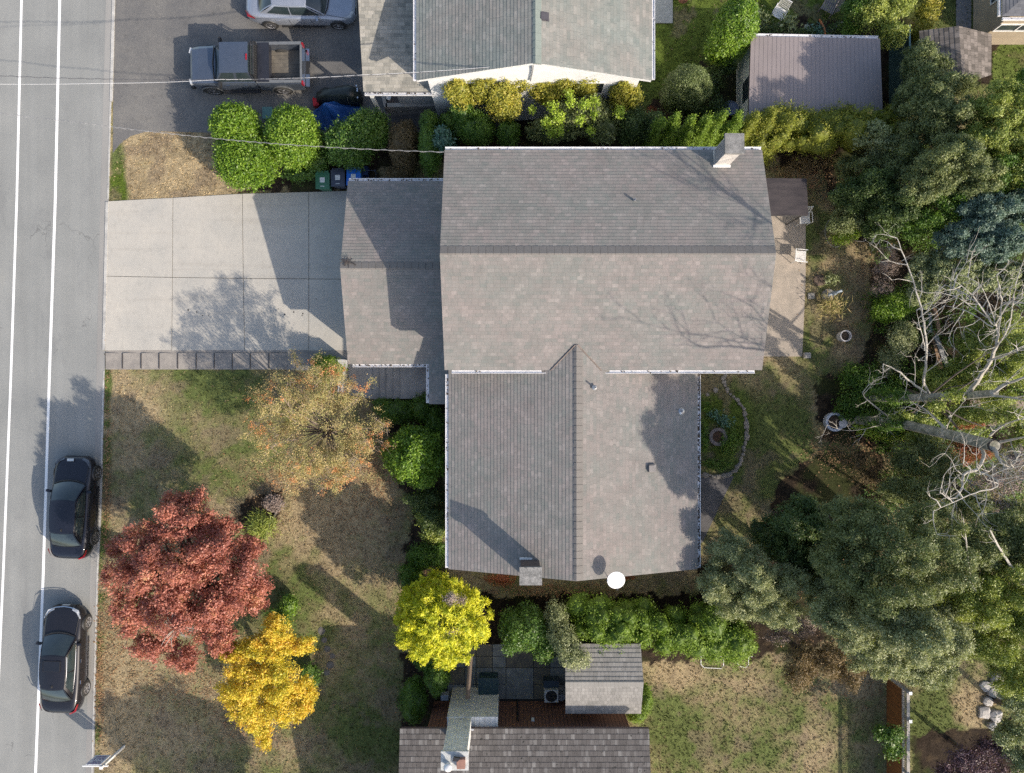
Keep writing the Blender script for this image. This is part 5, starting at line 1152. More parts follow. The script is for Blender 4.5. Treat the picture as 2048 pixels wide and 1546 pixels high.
baretree('thick bare trunk with a dark hollow cut top and forked limbs', [(1700,838,0),(1805,848,2.3),(1885,866,4.3),(1990,892,6.5)], [.27,.24,.23,.24],
 [([(1958,884,5.7),(1966,910,6.2),(1958,935,6.7),(1928,950,7.0),(1924,975,7.3),(1905,998,7.5),(1880,986,7.7)], .10),
  ([(1986,893,6.4),(1998,918,6.8),(2012,938,7.0)], .12), ([(2010,936,7.0),(2030,925,7.4),(2040,905,7.8),(2060,900,8.0)], .05), ([(2008,938,7.0),(2050,930,7.6)], .05),
  ([(1962,944,6.8),(1992,960,7.2),(1990,975,7.4),(1950,985,7.7),(1905,1005,8.1),(1866,1022,8.6)], .05), ([(1900,870,4.6),(1862,828,3.6),(1828,806,3.0)], .10),
  ([(1980,870,6.2),(2010,848,6.8),(2060,832,7.6)], .07), ([(1990,885,6.3),(2060,872,7.6)], .09), ([(1780,838,1.2),(1760,850,1.6),(1700,862,2.2),(1655,850,2.6)], .03), ([(1790,845,1.4),(1735,800,2.6),(1725,785,3.0)], .06), ([(1890,865,4.2),(1905,830,5.0),(1930,800,5.6)], .04), ([(1990,930,6.9),(1960,950,7.2),(1925,925,7.6)], .03), ([(1935,1120,6),(1945,1070,7.5),(1930,1030,9)], .0)][:-1])
iv = [PB(1712+i*12+R.uniform(-4,4), 792+i*.4+R.uniform(-5,5), R.uniform(11,17), R.uniform(9,14), .3+i*.34, .4) for i in range(10)]
iv += [PB(1708+i*11+R.uniform(-4,4), 838+i*1.0+R.uniform(-5,5), R.uniform(11,17), R.uniform(9,14), .3+i*.36, .4) for i in range(10)]
tag(foliage('ivy', iv, 9000, .09, lm['green'], loc=W(1760,815), shell=.35, rej=.4), 'ivy climbing the lower part of the two bare trunks', 'ivy')
mb = MB(); e = Vector(W(1990,892,6.5*1.45)); d_ = (e-Vector(W(1885,866,4.3*1.45))).normalized(); q = d_.to_track_quat('Z','Y').to_matrix().to_4x4(); q.translation = e
mb.lathe([(.20,-.1),(.23,.0),(.20,.02),(.16,-.02),(.12,-.16),(0,-.2)], (0,0,0), 14); mb.xform(q); mb.build('hollow', mat('hollow_dark', (.03,.025,.022), (.07,.06,.05), 7, 1), bpy.data.objects['bare_tree.001'])
for lab, pl in (('long thin bare branch rising from the lower right thicket', [(1950,1300,5),(1970,1220,6.5),(1940,1160,7.5),(1932,1080,8.4),(1926,1035,9)]), ('second thin bare branch beside the yellow-green tree', [(2050,1180,6.5),(2020,1130,7.2),(1995,1090,8),(1980,1060,8.6)])):
    o = MB(); P = [Vector(W(*q)) for q in pl]; P = [Vector(W(pl[0][0]-60,pl[0][1]-40,0))]+P; o.tube(P, [.08,.06,.045,.035,.025,.012][:len(P)], 6)
    for i in range(1, len(P)-1): twigs(o, P[i], (R.uniform(-1,1),R.uniform(-1,1),.3), .9, .015, 1)
    tag(o.build('bare_branch', deadbark, loc=P[0]), lab, 'branch')
# off-frame garden tree whose shade falls on the verge
x, y = W2(660,1700)
tree('garden_tree', 'broad green tree just beyond the bottom edge, shading the verge', 'tree', [(x,y,5.2,3.0,2.8,2.2),(x-2,y+.6,4.8,2,2,1.6)], 16000, .14, lm['mid'], (x,y), .22, k=10, f=.33, shell=.25, core=.7)
# ------------------------------------------------------------------ vehicles (local frame: +y forward, x to the right side)
def paint(name, c, metal=.3, rough=.28, coat=1.0):
    m, n, p = _nodes(name); p.inputs['Base Color'].default_value = (*c, 1); p.inputs['Metallic'].default_value = metal
    d = _ramp(n, _noise(n, 6, 4), [(.3, tuple(q*.92 for q in c)), (.7, tuple(min(1, q*1.06) for q in c))]); n.links.new(d, p.inputs['Base Color'])
    p.inputs['Roughness'].default_value = rough; p.inputs['Coat Weight'].default_value = coat; p.inputs['Coat Roughness'].default_value = .05
    MATS[name] = m; return m
tyre_m = mat('tyre', (.02,.02,.02), (.035,.034,.032), 9, .85)
rim_m = mat('rim_alloy', (.62,.62,.64), (.5,.5,.52), 9, .3, metal=.8)
rim_d = mat('rim_grey', (.30,.30,.31), (.24,.24,.25), 9, .4, metal=.5)
glass_c = mat('car_glass', (.022,.034,.038), (.035,.048,.052), 2, .1, spec=.7, coat=.4)
lamp_r = mat('tail_lamp', (.35,.01,.015), (.25,.008,.012), 9, .15, coat=1)
lamp_w = mat('head_lamp', (.62,.64,.66), (.35,.37,.4), 18, .12, coat=1)
chrome = mat('chrome', (.75,.75,.77), (.65,.65,.68), 9, .12, metal=1)
def grid(mb, f, nu, nv, flip=False):
    vs = [f(i/nu, j/nv) for j in range(nv+1) for i in range(nu+1)]; w = nu+1
    fs = []
    for j in range(nv):
        for i in range(nu):
            q = (j*w+i, j*w+i+1, (j+1)*w+i+1, (j+1)*w+i); fs.append(q[::-1] if flip else q)
    mb.add(vs, fs)
def L3(a, b, t): return tuple(a[i]+(b[i]-a[i])*t for i in range(len(a)))
def loft(mb, st):
    """stations: (y, halfwidth, top height, bottom)"""
    prof = [(0,0),(.5,.004),(.80,.022),(.93,.075),(.985,.20)]
    rows = []
    for (y, w, h, b) in st:
        half = [(w*a, h-d) for a, d in prof]+[(w, b+(h-b)*.42), (w*.985, b+.10), (w*.90, b)]
        row = [(-x, y, z) for x, z in half[::-1]]+[(x, y, z) for x, z in half[1:]]
        rows.append(row)
    n = len(rows[0]); vs = [p for r in rows for p in r]
    fs = [(j*n+i, (j+1)*n+i, (j+1)*n+i+1, j*n+i+1) for j in range(len(rows)-1) for i in range(n-1)]
    fs += [tuple(range(n))[::-1], tuple((len(rows)-1)*n+i for i in range(n))]
    fs += [(j*n, j*n+n-1, (j+1)*n+n-1, (j+1)*n) for j in range(len(rows)-1)]
    mb.add(vs, fs)
def wheel(root, x, y, r, w, rim, spokes=7):
    s = 1 if x > 0 else -1; q = r*.69
    mb = MB(); mb.lathe([(r*.72,-w/2),(r*.93,-w/2),(r,-w*.32),(r,w*.32),(r*.93,w/2),(r*.72,w/2),(r*.70,w*.45),(r*.70,-w*.45),(r*.72,-w/2)], (x, y, r), 28, 'x')
    wh = empty('wheel', (x, y, r)); wh.parent = root; wh.location = Vector((x, y, r))-OFF[root.name]
    mb.build('tyre', tyre_m, wh, smooth=True)
    mb = MB(); xo = x+s*w*.46
    prof = [(q*1.03,0),(q*1.03,s*.012),(q*.93,s*.012),(q*.88,-s*.03)]
    mb.lathe(prof, (xo, y, r), 28, 'x'); mb.lathe([(.001,s*.004),(.055,s*.004),(.065,-s*.02)], (xo, y, r), 12, 'x')
    for k in range(spokes):
        a = 2*math.pi*k/spokes; c, si = math.cos(a), math.sin(a); t = .022
        for d in (-.09, .09):
            c2, s2 = math.cos(a+d), math.sin(a+d)
            P = [(xo-s*.004, y+.04*c-t*si*.4, r+.04*si+t*c*.4), (xo-s*.004, y+.04*c+t*si*.4, r+.04*si-t*c*.4), (xo+s*.006, y+q*.93*c2+t*si, r+q*.93*s2-t*c), (xo+s*.006, y+q*.93*c2-t*si, r+q*.93*s2+t*c)]
            mb.quad(*P)
    mb.build('rim', rim, wh)
    mb = MB(); mb.lathe([(.0,0),(q*.92,0)], (x+s*w*.30, y, r), 20, 'x'); mb.build('brake_disc', darkmetal, wh)
    return wh
def sedan(name, label, pm, Lc=4.7, hood=1.25, rimm=None, chrome_trim=False, sunroof=False, two=False, plate=True, seam=.01, lamp=None):
    root = thing(name, label, 'car', (0,0,0)); y0 = Lc/2
    S = lambda t: y0-t*Lc
    mb = MB()
    loft(mb, [(S(0),.50,.60,.26),(S(.012),.66,.68,.22),(S(.04),.80,.73,.20),(S(.10),.875,.78,.19),(S(.17),.895,.84,.18),(S(.245),.90,.905,.18),(S(.32),.905,.93,.18),(S(.5),.91,.94,.18),(S(.68),.91,.955,.18),(S(.80),.90,.985,.18),(S(.90),.86,.985,.20),(S(.955),.80,.955,.22),(S(.99),.70,.86,.24),(S(1.0),.60,.76,.28)])
    body = mb.build('body', pm, root, smooth=True)
    md = body.modifiers.new('s', 'SUBSURF'); md.levels = md.render_levels = 1
    yA, yB, yC, yD = S(.265), S(.425), S(.715), S(.855)
    def Bf(s): return (.735*s, yA+.16*(1-s*s), .90)
    def Tf(s): return (.545*s, yB+.07*(1-s*s), 1.37+.055*(1-s*s))
    def Br(s): return (.67*s, yD-.09*(1-s*s), .985)
    def Tr(s): return (.52*s, yC-.04*(1-s*s), 1.375+.045*(1-s*s))
    def Sb(u, sd): return (sd*(.735-.065*u+.05*math.sin(math.pi*u)), yA+(yD-yA)*u, .90+.085*u)
    def St(u, sd): return (sd*(.545-.025*u+.035*math.sin(math.pi*u)), yB+(yC-yB)*u, 1.37+.005*u+.02*math.sin(math.pi*u))
    def bow(p, q, v, o, dirn):
        r = L3(p, q, v); b = .035*math.sin(math.pi*v)+o; return (r[0]+dirn[0]*b, r[1]+dirn[1]*b, r[2]+dirn[2]*b)
    dF, dR = (0,.5,.86), (0,-.6,.8)
    mb = MB(); 
    grid(mb, lambda u, v: bow(Bf(2*u-1), Tf(2*u-1), v, 0, dF), 12, 5)
    grid(mb, lambda u, v: bow(Br(2*u-1), Tr(2*u-1), v, 0, dR), 12, 5, True)
    for sd in (-1, 1): grid(mb, lambda u, v: bow(Sb(u,sd), St(u,sd), v, 0, (sd*.9,0,.4)), 14, 5, sd > 0)
    mb.build('pillars', pm, root, smooth=True)
    mb = MB()
    def roof(u, v):
        s = 2*u-1; a = Tf(s); b = Tr(s); r = L3(a, b, v); k = math.sin(math.pi*v)
        return (r[0]*(1+.065*k), r[1], r[2]+.035*k*(1-s*s*.5)+.004)
    grid(mb, roof, 14, 12); ro = mb.build('roof', pm, root, smooth=True)
    mb = MB(); grid(mb, lambda u, v: bow(Bf((2*u-1)*.93), Tf((2*u-1)*.93), .05+.9*v, .007, dF), 12, 5); mb.build('windscreen', glass_c, root, smooth=True)
    mb = MB(); grid(mb, lambda u, v: bow(Br((2*u-1)*.92), Tr((2*u-1)*.92), .05+.9*v, .007, dR), 12, 5, True); mb.build('rear_window', glass_c, root, smooth=True)
    for sd in (-1, 1):
        for (u0, u1) in ((.05,.50),(.525,.90)):
            mb = MB()
            def f(u, v):
                w = u0+(u1-u0)*u
                # triangular ends follow the roof line
                vv = .08+.80*v
                return bow(Sb(w,sd), St(w,sd), vv, .007, (sd*.9,0,.4))
            grid(mb, f, 7, 4, sd > 0); mb.build('side_window', glass_c, root, smooth=True)
        if chrome_trim:
            mb = MB(); pts = [bow(Sb(.05+.85*i/12,sd), St(.05+.85*i/12,sd), .90, .014, (sd*.9,0,.4)) for i in range(13)]
            pt2 = [bow(Sb(.90-.85*i/12,sd), St(.90-.85*i/12,sd), .06, .014, (sd*.9,0,.4)) for i in range(13)]
            mb.tube(pts+pt2[:1]+pt2+pts[:1], .011, 4); mb.build('window_trim', chrome, root)
        mb = MB(); mb.obox((sd*.93, yA-.32, .93), (.20,.10,.12), (0,sd*-.1,sd*.25)); mb.obox((sd*.83, yA-.30, .90), (.12,.05,.04)); mb.build('mirror', pm, root)
        for yy in (S(.50), S(.70)):
            mb = MB(); mb.obox((sd*.912, yy, .79), (.03,.16,.03)); mb.build('door_handle', chrome if chrome_trim else pm, root)
        mb = MB(); mb.obox((sd*.885, S(.5), .215), (.06, Lc*.40, .06)); mb.build('sill', chrome if chrome_trim else blackp, root)
        for yy in (S(.165), S(.80)):
            wheel(root, sd*.835, yy, .325, .19, rimm or rim_d)
            mb = MB(); mb.lathe([(.0,0),(.345,0),(.375,-sd*.06)], (sd*.918, yy, .335), 24, 'x'); mb.build('wheel_arch', blackp, root)
        for yy in (S(.395), S(.595)):
            mb = MB(); mb.obox((sd*.909, yy, .60), (.008,.010,.50)); mb.build('door_seam', blackp, root)
        # lamps
        mb = MB(); 
        mb.add([(sd*.42,S(.008),.66),(sd*.70,S(.030),.705),(sd*.835,S(.10),.775),(sd*.80,S(.105),.795),(sd*.62,S(.05),.755),(sd*.40,S(.028),.72)], [(0,1,2,3,4,5) if sd > 0 else (5,4,3,2,1,0)]); mb.build('headlight', lamp or lamp_w, root)
        mb = MB(); mb.add([(sd*.50,S(1.0)-.012,.84),(sd*.76,S(.975)-.015,.84),(sd*.885,S(.90),.86),(sd*.86,S(.905),.955),(sd*.735,S(.965),.935),(sd*.49,S(.992)-.01,.90)], [(5,4,3,2,1,0) if sd > 0 else (0,1,2,3,4,5)]); mb.build('taillight', lamp_r, root)
    mb = MB(); mb.obox((0, S(0)+.004, .52), (.85,.03,.16)); mb.build('grille', blackp, root)
    if two: mb = MB(); mb.tube([(-.55,S(.018),.735),(-.3,S(.004),.70),(0,S(.0)+.01,.69),(.3,S(.004),.70),(.55,S(.018),.735)], .022, 5); mb.build('grille_trim', chrome, root)
    if plate: mb = MB(); mb.obox((0, S(0)+.03, .50), (.34,.012,.12)); mb.build('number_plate', white, root)
    mb = MB(); mb.tube([(-.70,yA+.02,.925),(-.35,yA+.155,.935),(0,yA+.195,.94),(.35,yA+.155,.935),(.70,yA+.02,.925)], .025, 5); mb.build('wiper_cowl', blackp, root)
    mb = MB(); mb.tube([(-.78,S(.06),.765),(-.74,S(.15),.835),(-.70,yA+.08,.918)], .008, 4); mb.tube([(.78,S(.06),.765),(.74,S(.15),.835),(.70,yA+.08,.918)], .008, 4)
    mb.tube([(-.60,S(.868),.991),(-.3,S(.873),.998),(.3,S(.873),.998),(.60,S(.868),.991)], .007, 4); mb.build('panel_gap', blackp, root)
    mb = MB(); mb.obox((.02, yC+.10, 1.455), (.035,.11,.05), (.2,0,0)); mb.build('antenna', blackp, root)
    if sunroof:
        mb = MB(); zz = 1.462; mb.obox((0, yB-.38, zz), (.72,.44,.012)); mb.build('sunroof', mat('sunroof_glass', (.012,.012,.014), rough=.06, coat=1), ro)
        mb = MB()
        for q in ((0,yB-.15,.76,.018),(0,yB-.61,.76,.018)): mb.obox((q[0],q[1],zz-.002), (q[2],q[3],.016))
        for sx in (-.38,.38): mb.obox((sx,yB-.38,zz-.002), (.018,.46,.016))
        mb.build('sunroof_seal', darkmetal, ro)
    return root
def place(o, x, y, rot): o.location = (x, y, 0.014); o.rotation_euler = (0, 0, rot)
navy = paint('paint_midnight', (.010,.012,.022), .2, .4, .5)
blackpt = paint('paint_black', (.013,.013,.018), .2, .4, .5)
silver = paint('paint_silver_blue', (.34,.37,.43), .45, .38)
c1 = sedan('parked_car', 'black sedan with grey wheels, parked in the shade beside the verge', navy, 4.62, rimm=rim_d, plate=False, lamp=mat('head_lamp_dark', (.10,.11,.13), (.04,.045,.055), 18, .12, coat=1))
tag(c1, group='dark cars parked along the road')
place(c1, -20.02, -5.50, math.radians(-2.2))
c2 = sedan('parked_car', 'black sedan with a sunroof and chrome window trim, parked behind the other black car', blackpt, 4.80, rimm=rim_m, chrome_trim=True, sunroof=True, two=True)
tag(c2, group='dark cars parked along the road')
place(c2, -20.45, -12.42, math.radians(-1.4))
c3 = sedan('parked_car', 'silver blue sedan in the neighbouring drive at the top edge', silver, 4.90, rimm=rim_m)
place(c3, -9.62, 17.50, math.radians(-90-.5))
# reflection on the first car's bonnet, put in as a thin pale slab
mb = MB(); mb.obox((-.10, 2.17, .765), (.30,.12,.006), (-.16,0,.05)); mb.build('bonnet_reflection', mat('reflection_pale', (.55,.60,.62), rough=.3), c1)

# --- pickup (built nose towards -x)
pk = thing('pickup_truck', 'dark grey pickup truck with an open bed and black headache rack', 'pickup truck', (0,0,0))
pg = paint('paint_gunmetal', (.11,.135,.18), .6, .38)
mb = MB(); y0 = 2.62
loft(mb, [(y0,.62,.86,.42),(y0-.05,.78,.98,.38),(y0-.16,.86,1.05,.36),(y0-.45,.89,1.09,.36),(y0-.9,.90,1.12,.36),(y0-1.30,.91,1.15,.36),(y0-1.9,.91,1.15,.36),(y0-2.7,.91,1.15,.36),(y0-3.02,.91,1.15,.36),(y0-3.05,.88,1.12,.38)])
mb.build('body', pg, pk, smooth=False)
mb = MB()
def cab(u, v, zt=1.0):
    a = 2*u-1
    return (a*.80, 0, 0)
Yf, Yfr, Yr, Yrr = y0-1.22, y0-1.68, y0-2.88, y0-3.03
bot = [(-.83,Yf,1.12),(.83,Yf,1.12),(.83,Yrr,1.12),(-.83,Yrr,1.12)]; top = [(-.66,Yfr,1.72),(.66,Yfr,1.72),(.66,Yr,1.73),(-.66,Yr,1.73)]
mb.add(bot+top, [(0,1,5,4)[::-1],(1,2,6,5)[::-1],(2,3,7,6)[::-1],(3,0,4,7)[::-1]])
mb.build('cab', pg, pk)
mb = MB(); grid(mb, lambda u, v: (-.68+1.36*u, Yfr+.03+(Yr-Yfr-.06)*v, 1.725+.045*math.sin(math.pi*u)**.5*math.sin(math.pi*min(max(v,.02),.98))**.5), 14, 12, True); ro = mb.build('roof', pg, pk, smooth=True)
def inset(P, m, off):
    c = sum((Vector(q) for q in P), Vector())/4; n = (Vector(P[1])-Vector(P[0])).cross(Vector(P[3])-Vector(P[0])).normalized()
    if n.dot(c-Vector((0,y0-2.2,1.2))) < 0: n = -n
    return [Vector(q)*(1-m)+c*m+n*off for q in P]
def glz(P, m=.12, name='side_window'): mb = MB(); mb.poly(inset(P, m, .006)); return mb.build(name, glass_c, pk)
glz([bot[0],bot[1],top[1],top[0]], .08, 'windscreen'); glz([bot[2],bot[3],top[3],top[2]], .14, 'rear_window')
for a, b, c_, d in ((1,2,2,1),(0,3,3,0)):
    B0, B1 = Vector(bot[a]), Vector(bot[b]); T0, T1 = Vector(top[a]), Vector(top[b])
    glz([B0.lerp(B1,.03),B0.lerp(B1,.52),T0.lerp(T1,.50),T0.lerp(T1,.04)], .10); glz([B0.lerp(B1,.55),B0.lerp(B1,.97),T0.lerp(T1,.97),T0.lerp(T1,.54)], .10)
# bed
bx_, yb0, yb1 = .91, y0-3.10, y0-5.10
mb = MB()
for s in (-1, 1):
    mb.box(min(s*.80,s*.91), max(s*.80,s*.91), yb1, yb0, .55, 1.20); mb.box(min(s*.905,s*.93), max(s*.905,s*.93), yb1+.04, yb0-.02, .42, 1.08)
mb.box(-.80,.80,yb0-.05,yb0,.55,1.18); mb.build('bed_side', pg, pk)
mb = MB(); mb.box(-.80,.80,yb1-.03,yb1+.05,.55,1.17); tg_ = mb.build('tailgate', pg, pk)
mb = MB(); mb.box(-.80,.80,yb1+.05,yb0-.05,.52,.62); 
for i in range(9): mb.box(-.72+.18*i-.03, -.72+.18*i+.03, yb1+.07, yb0-.07, .62, .635)
mb.build('bed_liner', mat('bed_liner', (.16,.145,.12), (.10,.092,.08), 3, .9), pk)
mb = MB()
for s in (-1, 1): mb.box(min(s*.79,s*.92), max(s*.79,s*.92), yb1, yb0, 1.20, 1.215)
mb.box(-.79,.79,yb1-.035,yb1+.055,1.17,1.185); mb.build('rail_cap', mat('rail_grey', (.16,.17,.18), (.13,.14,.15), rough=.5), pk)
mb = MB(); mb.box(-.88,.88,yb0-.58,yb0-.06,.86,1.235); mb.build('tool_box', mat('box_black', (.02,.022,.03), (.028,.03,.04), rough=.35), pk)
mb = MB()
for yy in (yb0+.0, yb0+.10, yb0-.03):
    mb.tube([(-.84,yy,1.24),(-.74,yy,1.66),(.74,yy,1.66),(.84,yy,1.24)], .022, 6)
for i in range(13): mb.tube([(-.70+.115*i,yb0+.10,1.66),(-.72+.115*i,yb0-.03,1.30)], .012, 4)
mb.box(-.80,.80,yb0-.04,yb0+.09,1.2,1.235); mb.build('headache_rack', blackp, pk)
mb = MB(); mb.obox((.0, Yr+.02, 1.77), (.26,.06,.035)); mb.build('brake_lamp', lamp_r, ro)
mb = MB(); mb.box(-.86,.86,yb1-.22,yb1-.05,.48,.64); mb.build('rear_bumper', chrome, pk); mb = MB(); mb.box(-.30,.30,yb1-.225,yb1-.06,.641,.648); mb.build('bumper_step', blackp, pk)
mb = MB(); mb.box(-.84,.84,y0-.06,y0+.10,.42,.62); mb.build('front_bumper', blackp, pk)
mb = MB(); mb.obox((0, y0+.005, .78), (1.0,.03,.20)); mb.build('grille', darkmetal, pk)
for s in (-1, 1):
    mb = MB(); mb.obox((s*.855, yb1-.02, .98), (.14,.09,.26)); mb.build('taillight', lamp_r, pk)
    mb = MB(); mb.obox((s*.70, y0-.04, .86), (.24,.10,.16), (0,0,-s*.25)); mb.build('headlight', lamp_w, pk)
    mb = MB(); mb.obox((s*1.0, Yf-.28, 1.24), (.22,.10,.20)); mb.obox((s*.88, Yf-.28, 1.15), (.10,.05,.04)); mb.build('mirror', blackp, pk)
    mb = MB(); mb.box(min(s*.90,s*1.03), max(s*.90,s*1.03), y0-3.0, y0-1.35, .36, .41); mb.build('running_board', darkmetal, pk)
    for t in (y0-1.75, y0-2.55): mb = MB(); mb.obox((s*.918,t,.98), (.02,.16,.03)); mb.build('door_handle', chrome, pk)
    for yy in (y0-.85, y0-4.05):
        wheel(pk, s*.83, yy, .38, .24, rim_d, 6)
        mb = MB(); mb.tube([(s*.95, yy+.47*math.cos(a), .40+.47*math.sin(a)) for a in [math.pi*i/10 for i in range(11)]], .035, 6); mb.build('fender_flare', mat('flare_grey', (.10,.105,.11), (.08,.085,.09), rough=.5), pk)
        mb = MB(); mb.lathe([(.0,0),(.44,0)], (s*.936, yy, .42), 24, 'x'); mb.build('wheel_arch', blackp, pk)
mb = MB(); mb.tube([(-.78,Yf+.03,1.15),(0,Yf+.09,1.17),(.78,Yf+.03,1.15)], .025, 5); mb.build('wiper_cowl', blackp, pk)
place(pk, -11.93, 14.50, math.radians(90+.6))
co_ = MB()
for i in range(3): co_.tube([(-10.63+.09*math.cos(a)+.05*i, 13.88+.10*math.sin(a)-.09*i, .66+.02*i) for a in [j*math.pi/6 for j in range(13)]], .012, 5)
tag(co_.build('rope_coil', mat('rope', (.55,.52,.45), rough=.9), loc=(-10.6,13.8,.65)), 'coil of pale rope lying in the open bed of the pickup', 'rope')
# ------------------------------------------------------------------ smaller things
def P3(px, py, z=0): return Vector(W(px, py, z))
# for-sale sign on a white post
pb = P3(249, 1492); sg = thing('yard_sign', 'white real estate sign hanging from a white post by the kerb', 'sign', pb)
mb = MB(); hgt = 1.85; mb.box(pb.x-.045, pb.x+.045, pb.y-.045, pb.y+.045, 0, hgt); mb.obox((pb.x,pb.y,hgt+.03), (.13,.13,.06)); mb.build('post', white, sg)
mb = MB(); mb.box(pb.x-.90, pb.x+.22, pb.y-.03, pb.y+.03, hgt-.16, hgt-.09); mb.build('arm', white, sg)
pnl = MB(); x0, x1 = pb.x-.84, pb.x-.16; pnl.box(x0, x1, pb.y-.012, pb.y+.012, hgt-1.02, hgt-.24); pnl_o = pnl.build('panel', mat('sign_panel', (.60,.64,.72), (.55,.60,.68), rough=.4), sg)
mb = MB()
for xx in (x0+.08, x1-.08): mb.tube([(xx,pb.y,hgt-.24),(xx,pb.y,hgt-.16)], .008, 4)
mb.build('hook', darkmetal, sg)
pur = mat('sign_purple', (.10,.055,.22), (.08,.045,.19), rough=.5)
mb = MB(); mb.box(x0+.05, x1-.05, pb.y+.0125, pb.y+.015, hgt-.36, hgt-.28); mb.box(x0+.10, x1-.10, pb.y+.0125, pb.y+.015, hgt-.90, hgt-.82); mb.build('stripe', pur, pnl_o)
def text(s, size, loc, rot, mt, parent, name='lettering', ext=.002):
    c = bpy.data.curves.new(name, 'FONT'); c.body = s; c.size = size; c.align_x = 'CENTER'; c.align_y = 'CENTER'; c.extrude = ext
    o = bpy.data.objects.new(name, c); COL.objects.link(o); bpy.context.view_layer.update()
    me = bpy.data.meshes.new_from_object(o.evaluated_get(bpy.context.evaluated_depsgraph_get())); bpy.data.objects.remove(o)
    me.name = name; me.materials.clear(); me.materials.append(mt)
    o = bpy.data.objects.new(name, me); COL.objects.link(o); o.parent = parent; o.location = Vector(loc)-OFF[parent.name]; o.rotation_euler = rot; OFF[o.name] = Vector(loc); return o
xc = (x0+x1)/2
text('FOR', .20, (xc, pb.y+.015, hgt-.47), (math.radians(90),0,math.radians(180)), pur, pnl_o)
text('SALE', .25, (xc, pb.y+.015, hgt-.68), (math.radians(90),0,math.radians(180)), pur, pnl_o)
text('FOR', .20, (xc, pb.y-.015, hgt-.47), (math.radians(90),0,0), pur, pnl_o)
text('SALE', .25, (xc, pb.y-.015, hgt-.68), (math.radians(90),0,0), pur, pnl_o)
# wheeled bins
def wheelie(label, px, py, c, rot, stk=True):
    p = P3(px, py, .95); p.z = 0; o = thing('wheeled_bin', label, 'bin', (0,0,0), 'wheeled bins beside the garage')
    m1 = mat('bin_'+c[0], c[1], tuple(q*.8 for q in c[1]), 6, .5); mb = MB()
    mb.add([(-.22,-.26,.06),(.22,-.26,.06),(.22,.26,.06),(-.22,.26,.06),(-.29,-.36,.93),(.29,-.36,.93),(.29,.36,.93),(-.29,.36,.93)], [(3,2,1,0),(0,1,5,4),(1,2,6,5),(2,3,7,6),(3,0,4,7),(4,5,6,7)]); mb.build('bin_body', m1, o)
    mb = MB(); grid(mb, lambda u, v: (-.315+.63*u, -.40+.72*v, .95+.045*math.sin(math.pi*u)**.6*math.sin(math.pi*v)**.6), 8, 8)
    mb.box(-.315,.315,-.40,.32,.925,.951); li = mb.build('lid', m1, o, smooth=False)
    mb = MB(); mb.tube([(-.25,.40,.93),(.25,.40,.93)], .02, 6); 
    for s in (-.22,0,.22): mb.obox((s,.36,.93), (.05,.12,.05))
    mb.build('handle', m1, o)
    for s in (-1,1): mb = MB(); mb.lathe([(0,-.03),(.10,-.03),(.10,.03),(0,.03)], (s*.26,.26,.10), 14, 'x'); mb.build('wheel', tyre_m, o)
    mb = MB(); mb.box(-.105,.105,-.12,.10,.9965,.999); lb = mb.build('sticker', white, li)
    mb = MB(); 
    for k in range(3): mb.box(-.075,.075,.055-.06*k,.075-.06*k,.9992,1.0); 
    mb.build('print', mat('print_grey', (.35,.35,.38)), lb)
    mb = MB(); mb.box(-.09,.09,-.30,-.275,.979,.985); mb.build('lid_mark', white, li)
    o.location = p; o.rotation_euler = (0,0,rot); return o
wheelie('green wheeled bin at the left end of the row of three', 645, 360, ('green',(.045,.16,.09)), .0)
wheelie('charcoal wheeled bin in the middle of the row of three', 675.5, 355, ('charcoal',(.055,.065,.10)), .02)
wheelie('bright blue wheeled bin under the garage eave', 707, 353, ('blue',(.012,.16,.66)), -.03)
mb = MB(); mb.prism([(-.25,-.2),(.25,-.2),(.25,.2),(-.25,.2)], 0, .45); mb.xform(Matrix.Translation(P3(729,347))); 
o = mb.build('recycling_box', mat('box_navy', (.01,.03,.10), (.012,.035,.12), rough=.5), loc=P3(729,347)); tag(o, 'dark blue recycling box behind the blue wheeled bin', 'box')
# covered motorbike
a = P3(681,200,.0); cv = thing('covered_motorbike', 'motorbike under a black cover in the shaded asphalt drive', 'motorbike', a)
mb = MB(); secs = [(-1.02,.10,.42),(-.95,.22,.62),(-.6,.30,.86),(-.2,.33,.98),(.15,.34,1.02),(.5,.36,1.12),(.72,.38,1.16),(.95,.28,.90),(1.04,.12,.55)]
rows = []
for (x, w, h) in secs:
    rows.append([(a.x+x, a.y+s*w*(1+.18*math.sin(x*7+k))*q, h*zz) for k, (s, q, zz) in enumerate([(-1,1.25,.02),(-1,1.1,.35),(-1,.95,.72),(-1,.55,.95),(0,0,1.0),(1,.55,.95),(1,.95,.72),(1,1.1,.35),(1,1.25,.02)])])
n_ = 9; mb.add([p for r in rows for p in r], [(j*n_+i, j*n_+i+1, (j+1)*n_+i+1, (j+1)*n_+i) for j in range(len(rows)-1) for i in range(n_-1)]+[tuple(range(n_-1,-1,-1)), tuple((len(rows)-1)*n_+i for i in range(n_))])
mb.build('cover', mat('cover_black', (.012,.018,.018), (.02,.028,.028), 5, .4, bump=.02, bscale=8), cv, smooth=True)
mb = MB(); mb.tube([(a.x+.55,a.y-.42,.35),(a.x+.53,a.y-.34,.85),(a.x+.52,a.y,1.13),(a.x+.53,a.y+.34,.85),(a.x+.55,a.y+.42,.35)], .012, 5); mb.build('strap', mat('strap_grey', (.12,.14,.14)), cv)
mb = MB()
for q in ((.92,.32,.8),(.97,.16,.85),(.98,.05,.9),(.97,-.22,.82)): mb.lathe([(0,-.03),(.035,-.02),(.04,.02),(0,.03)], (a.x+q[0],a.y+q[1],q[2]), 8)
mb.build('chrome_fitting', chrome, cv)
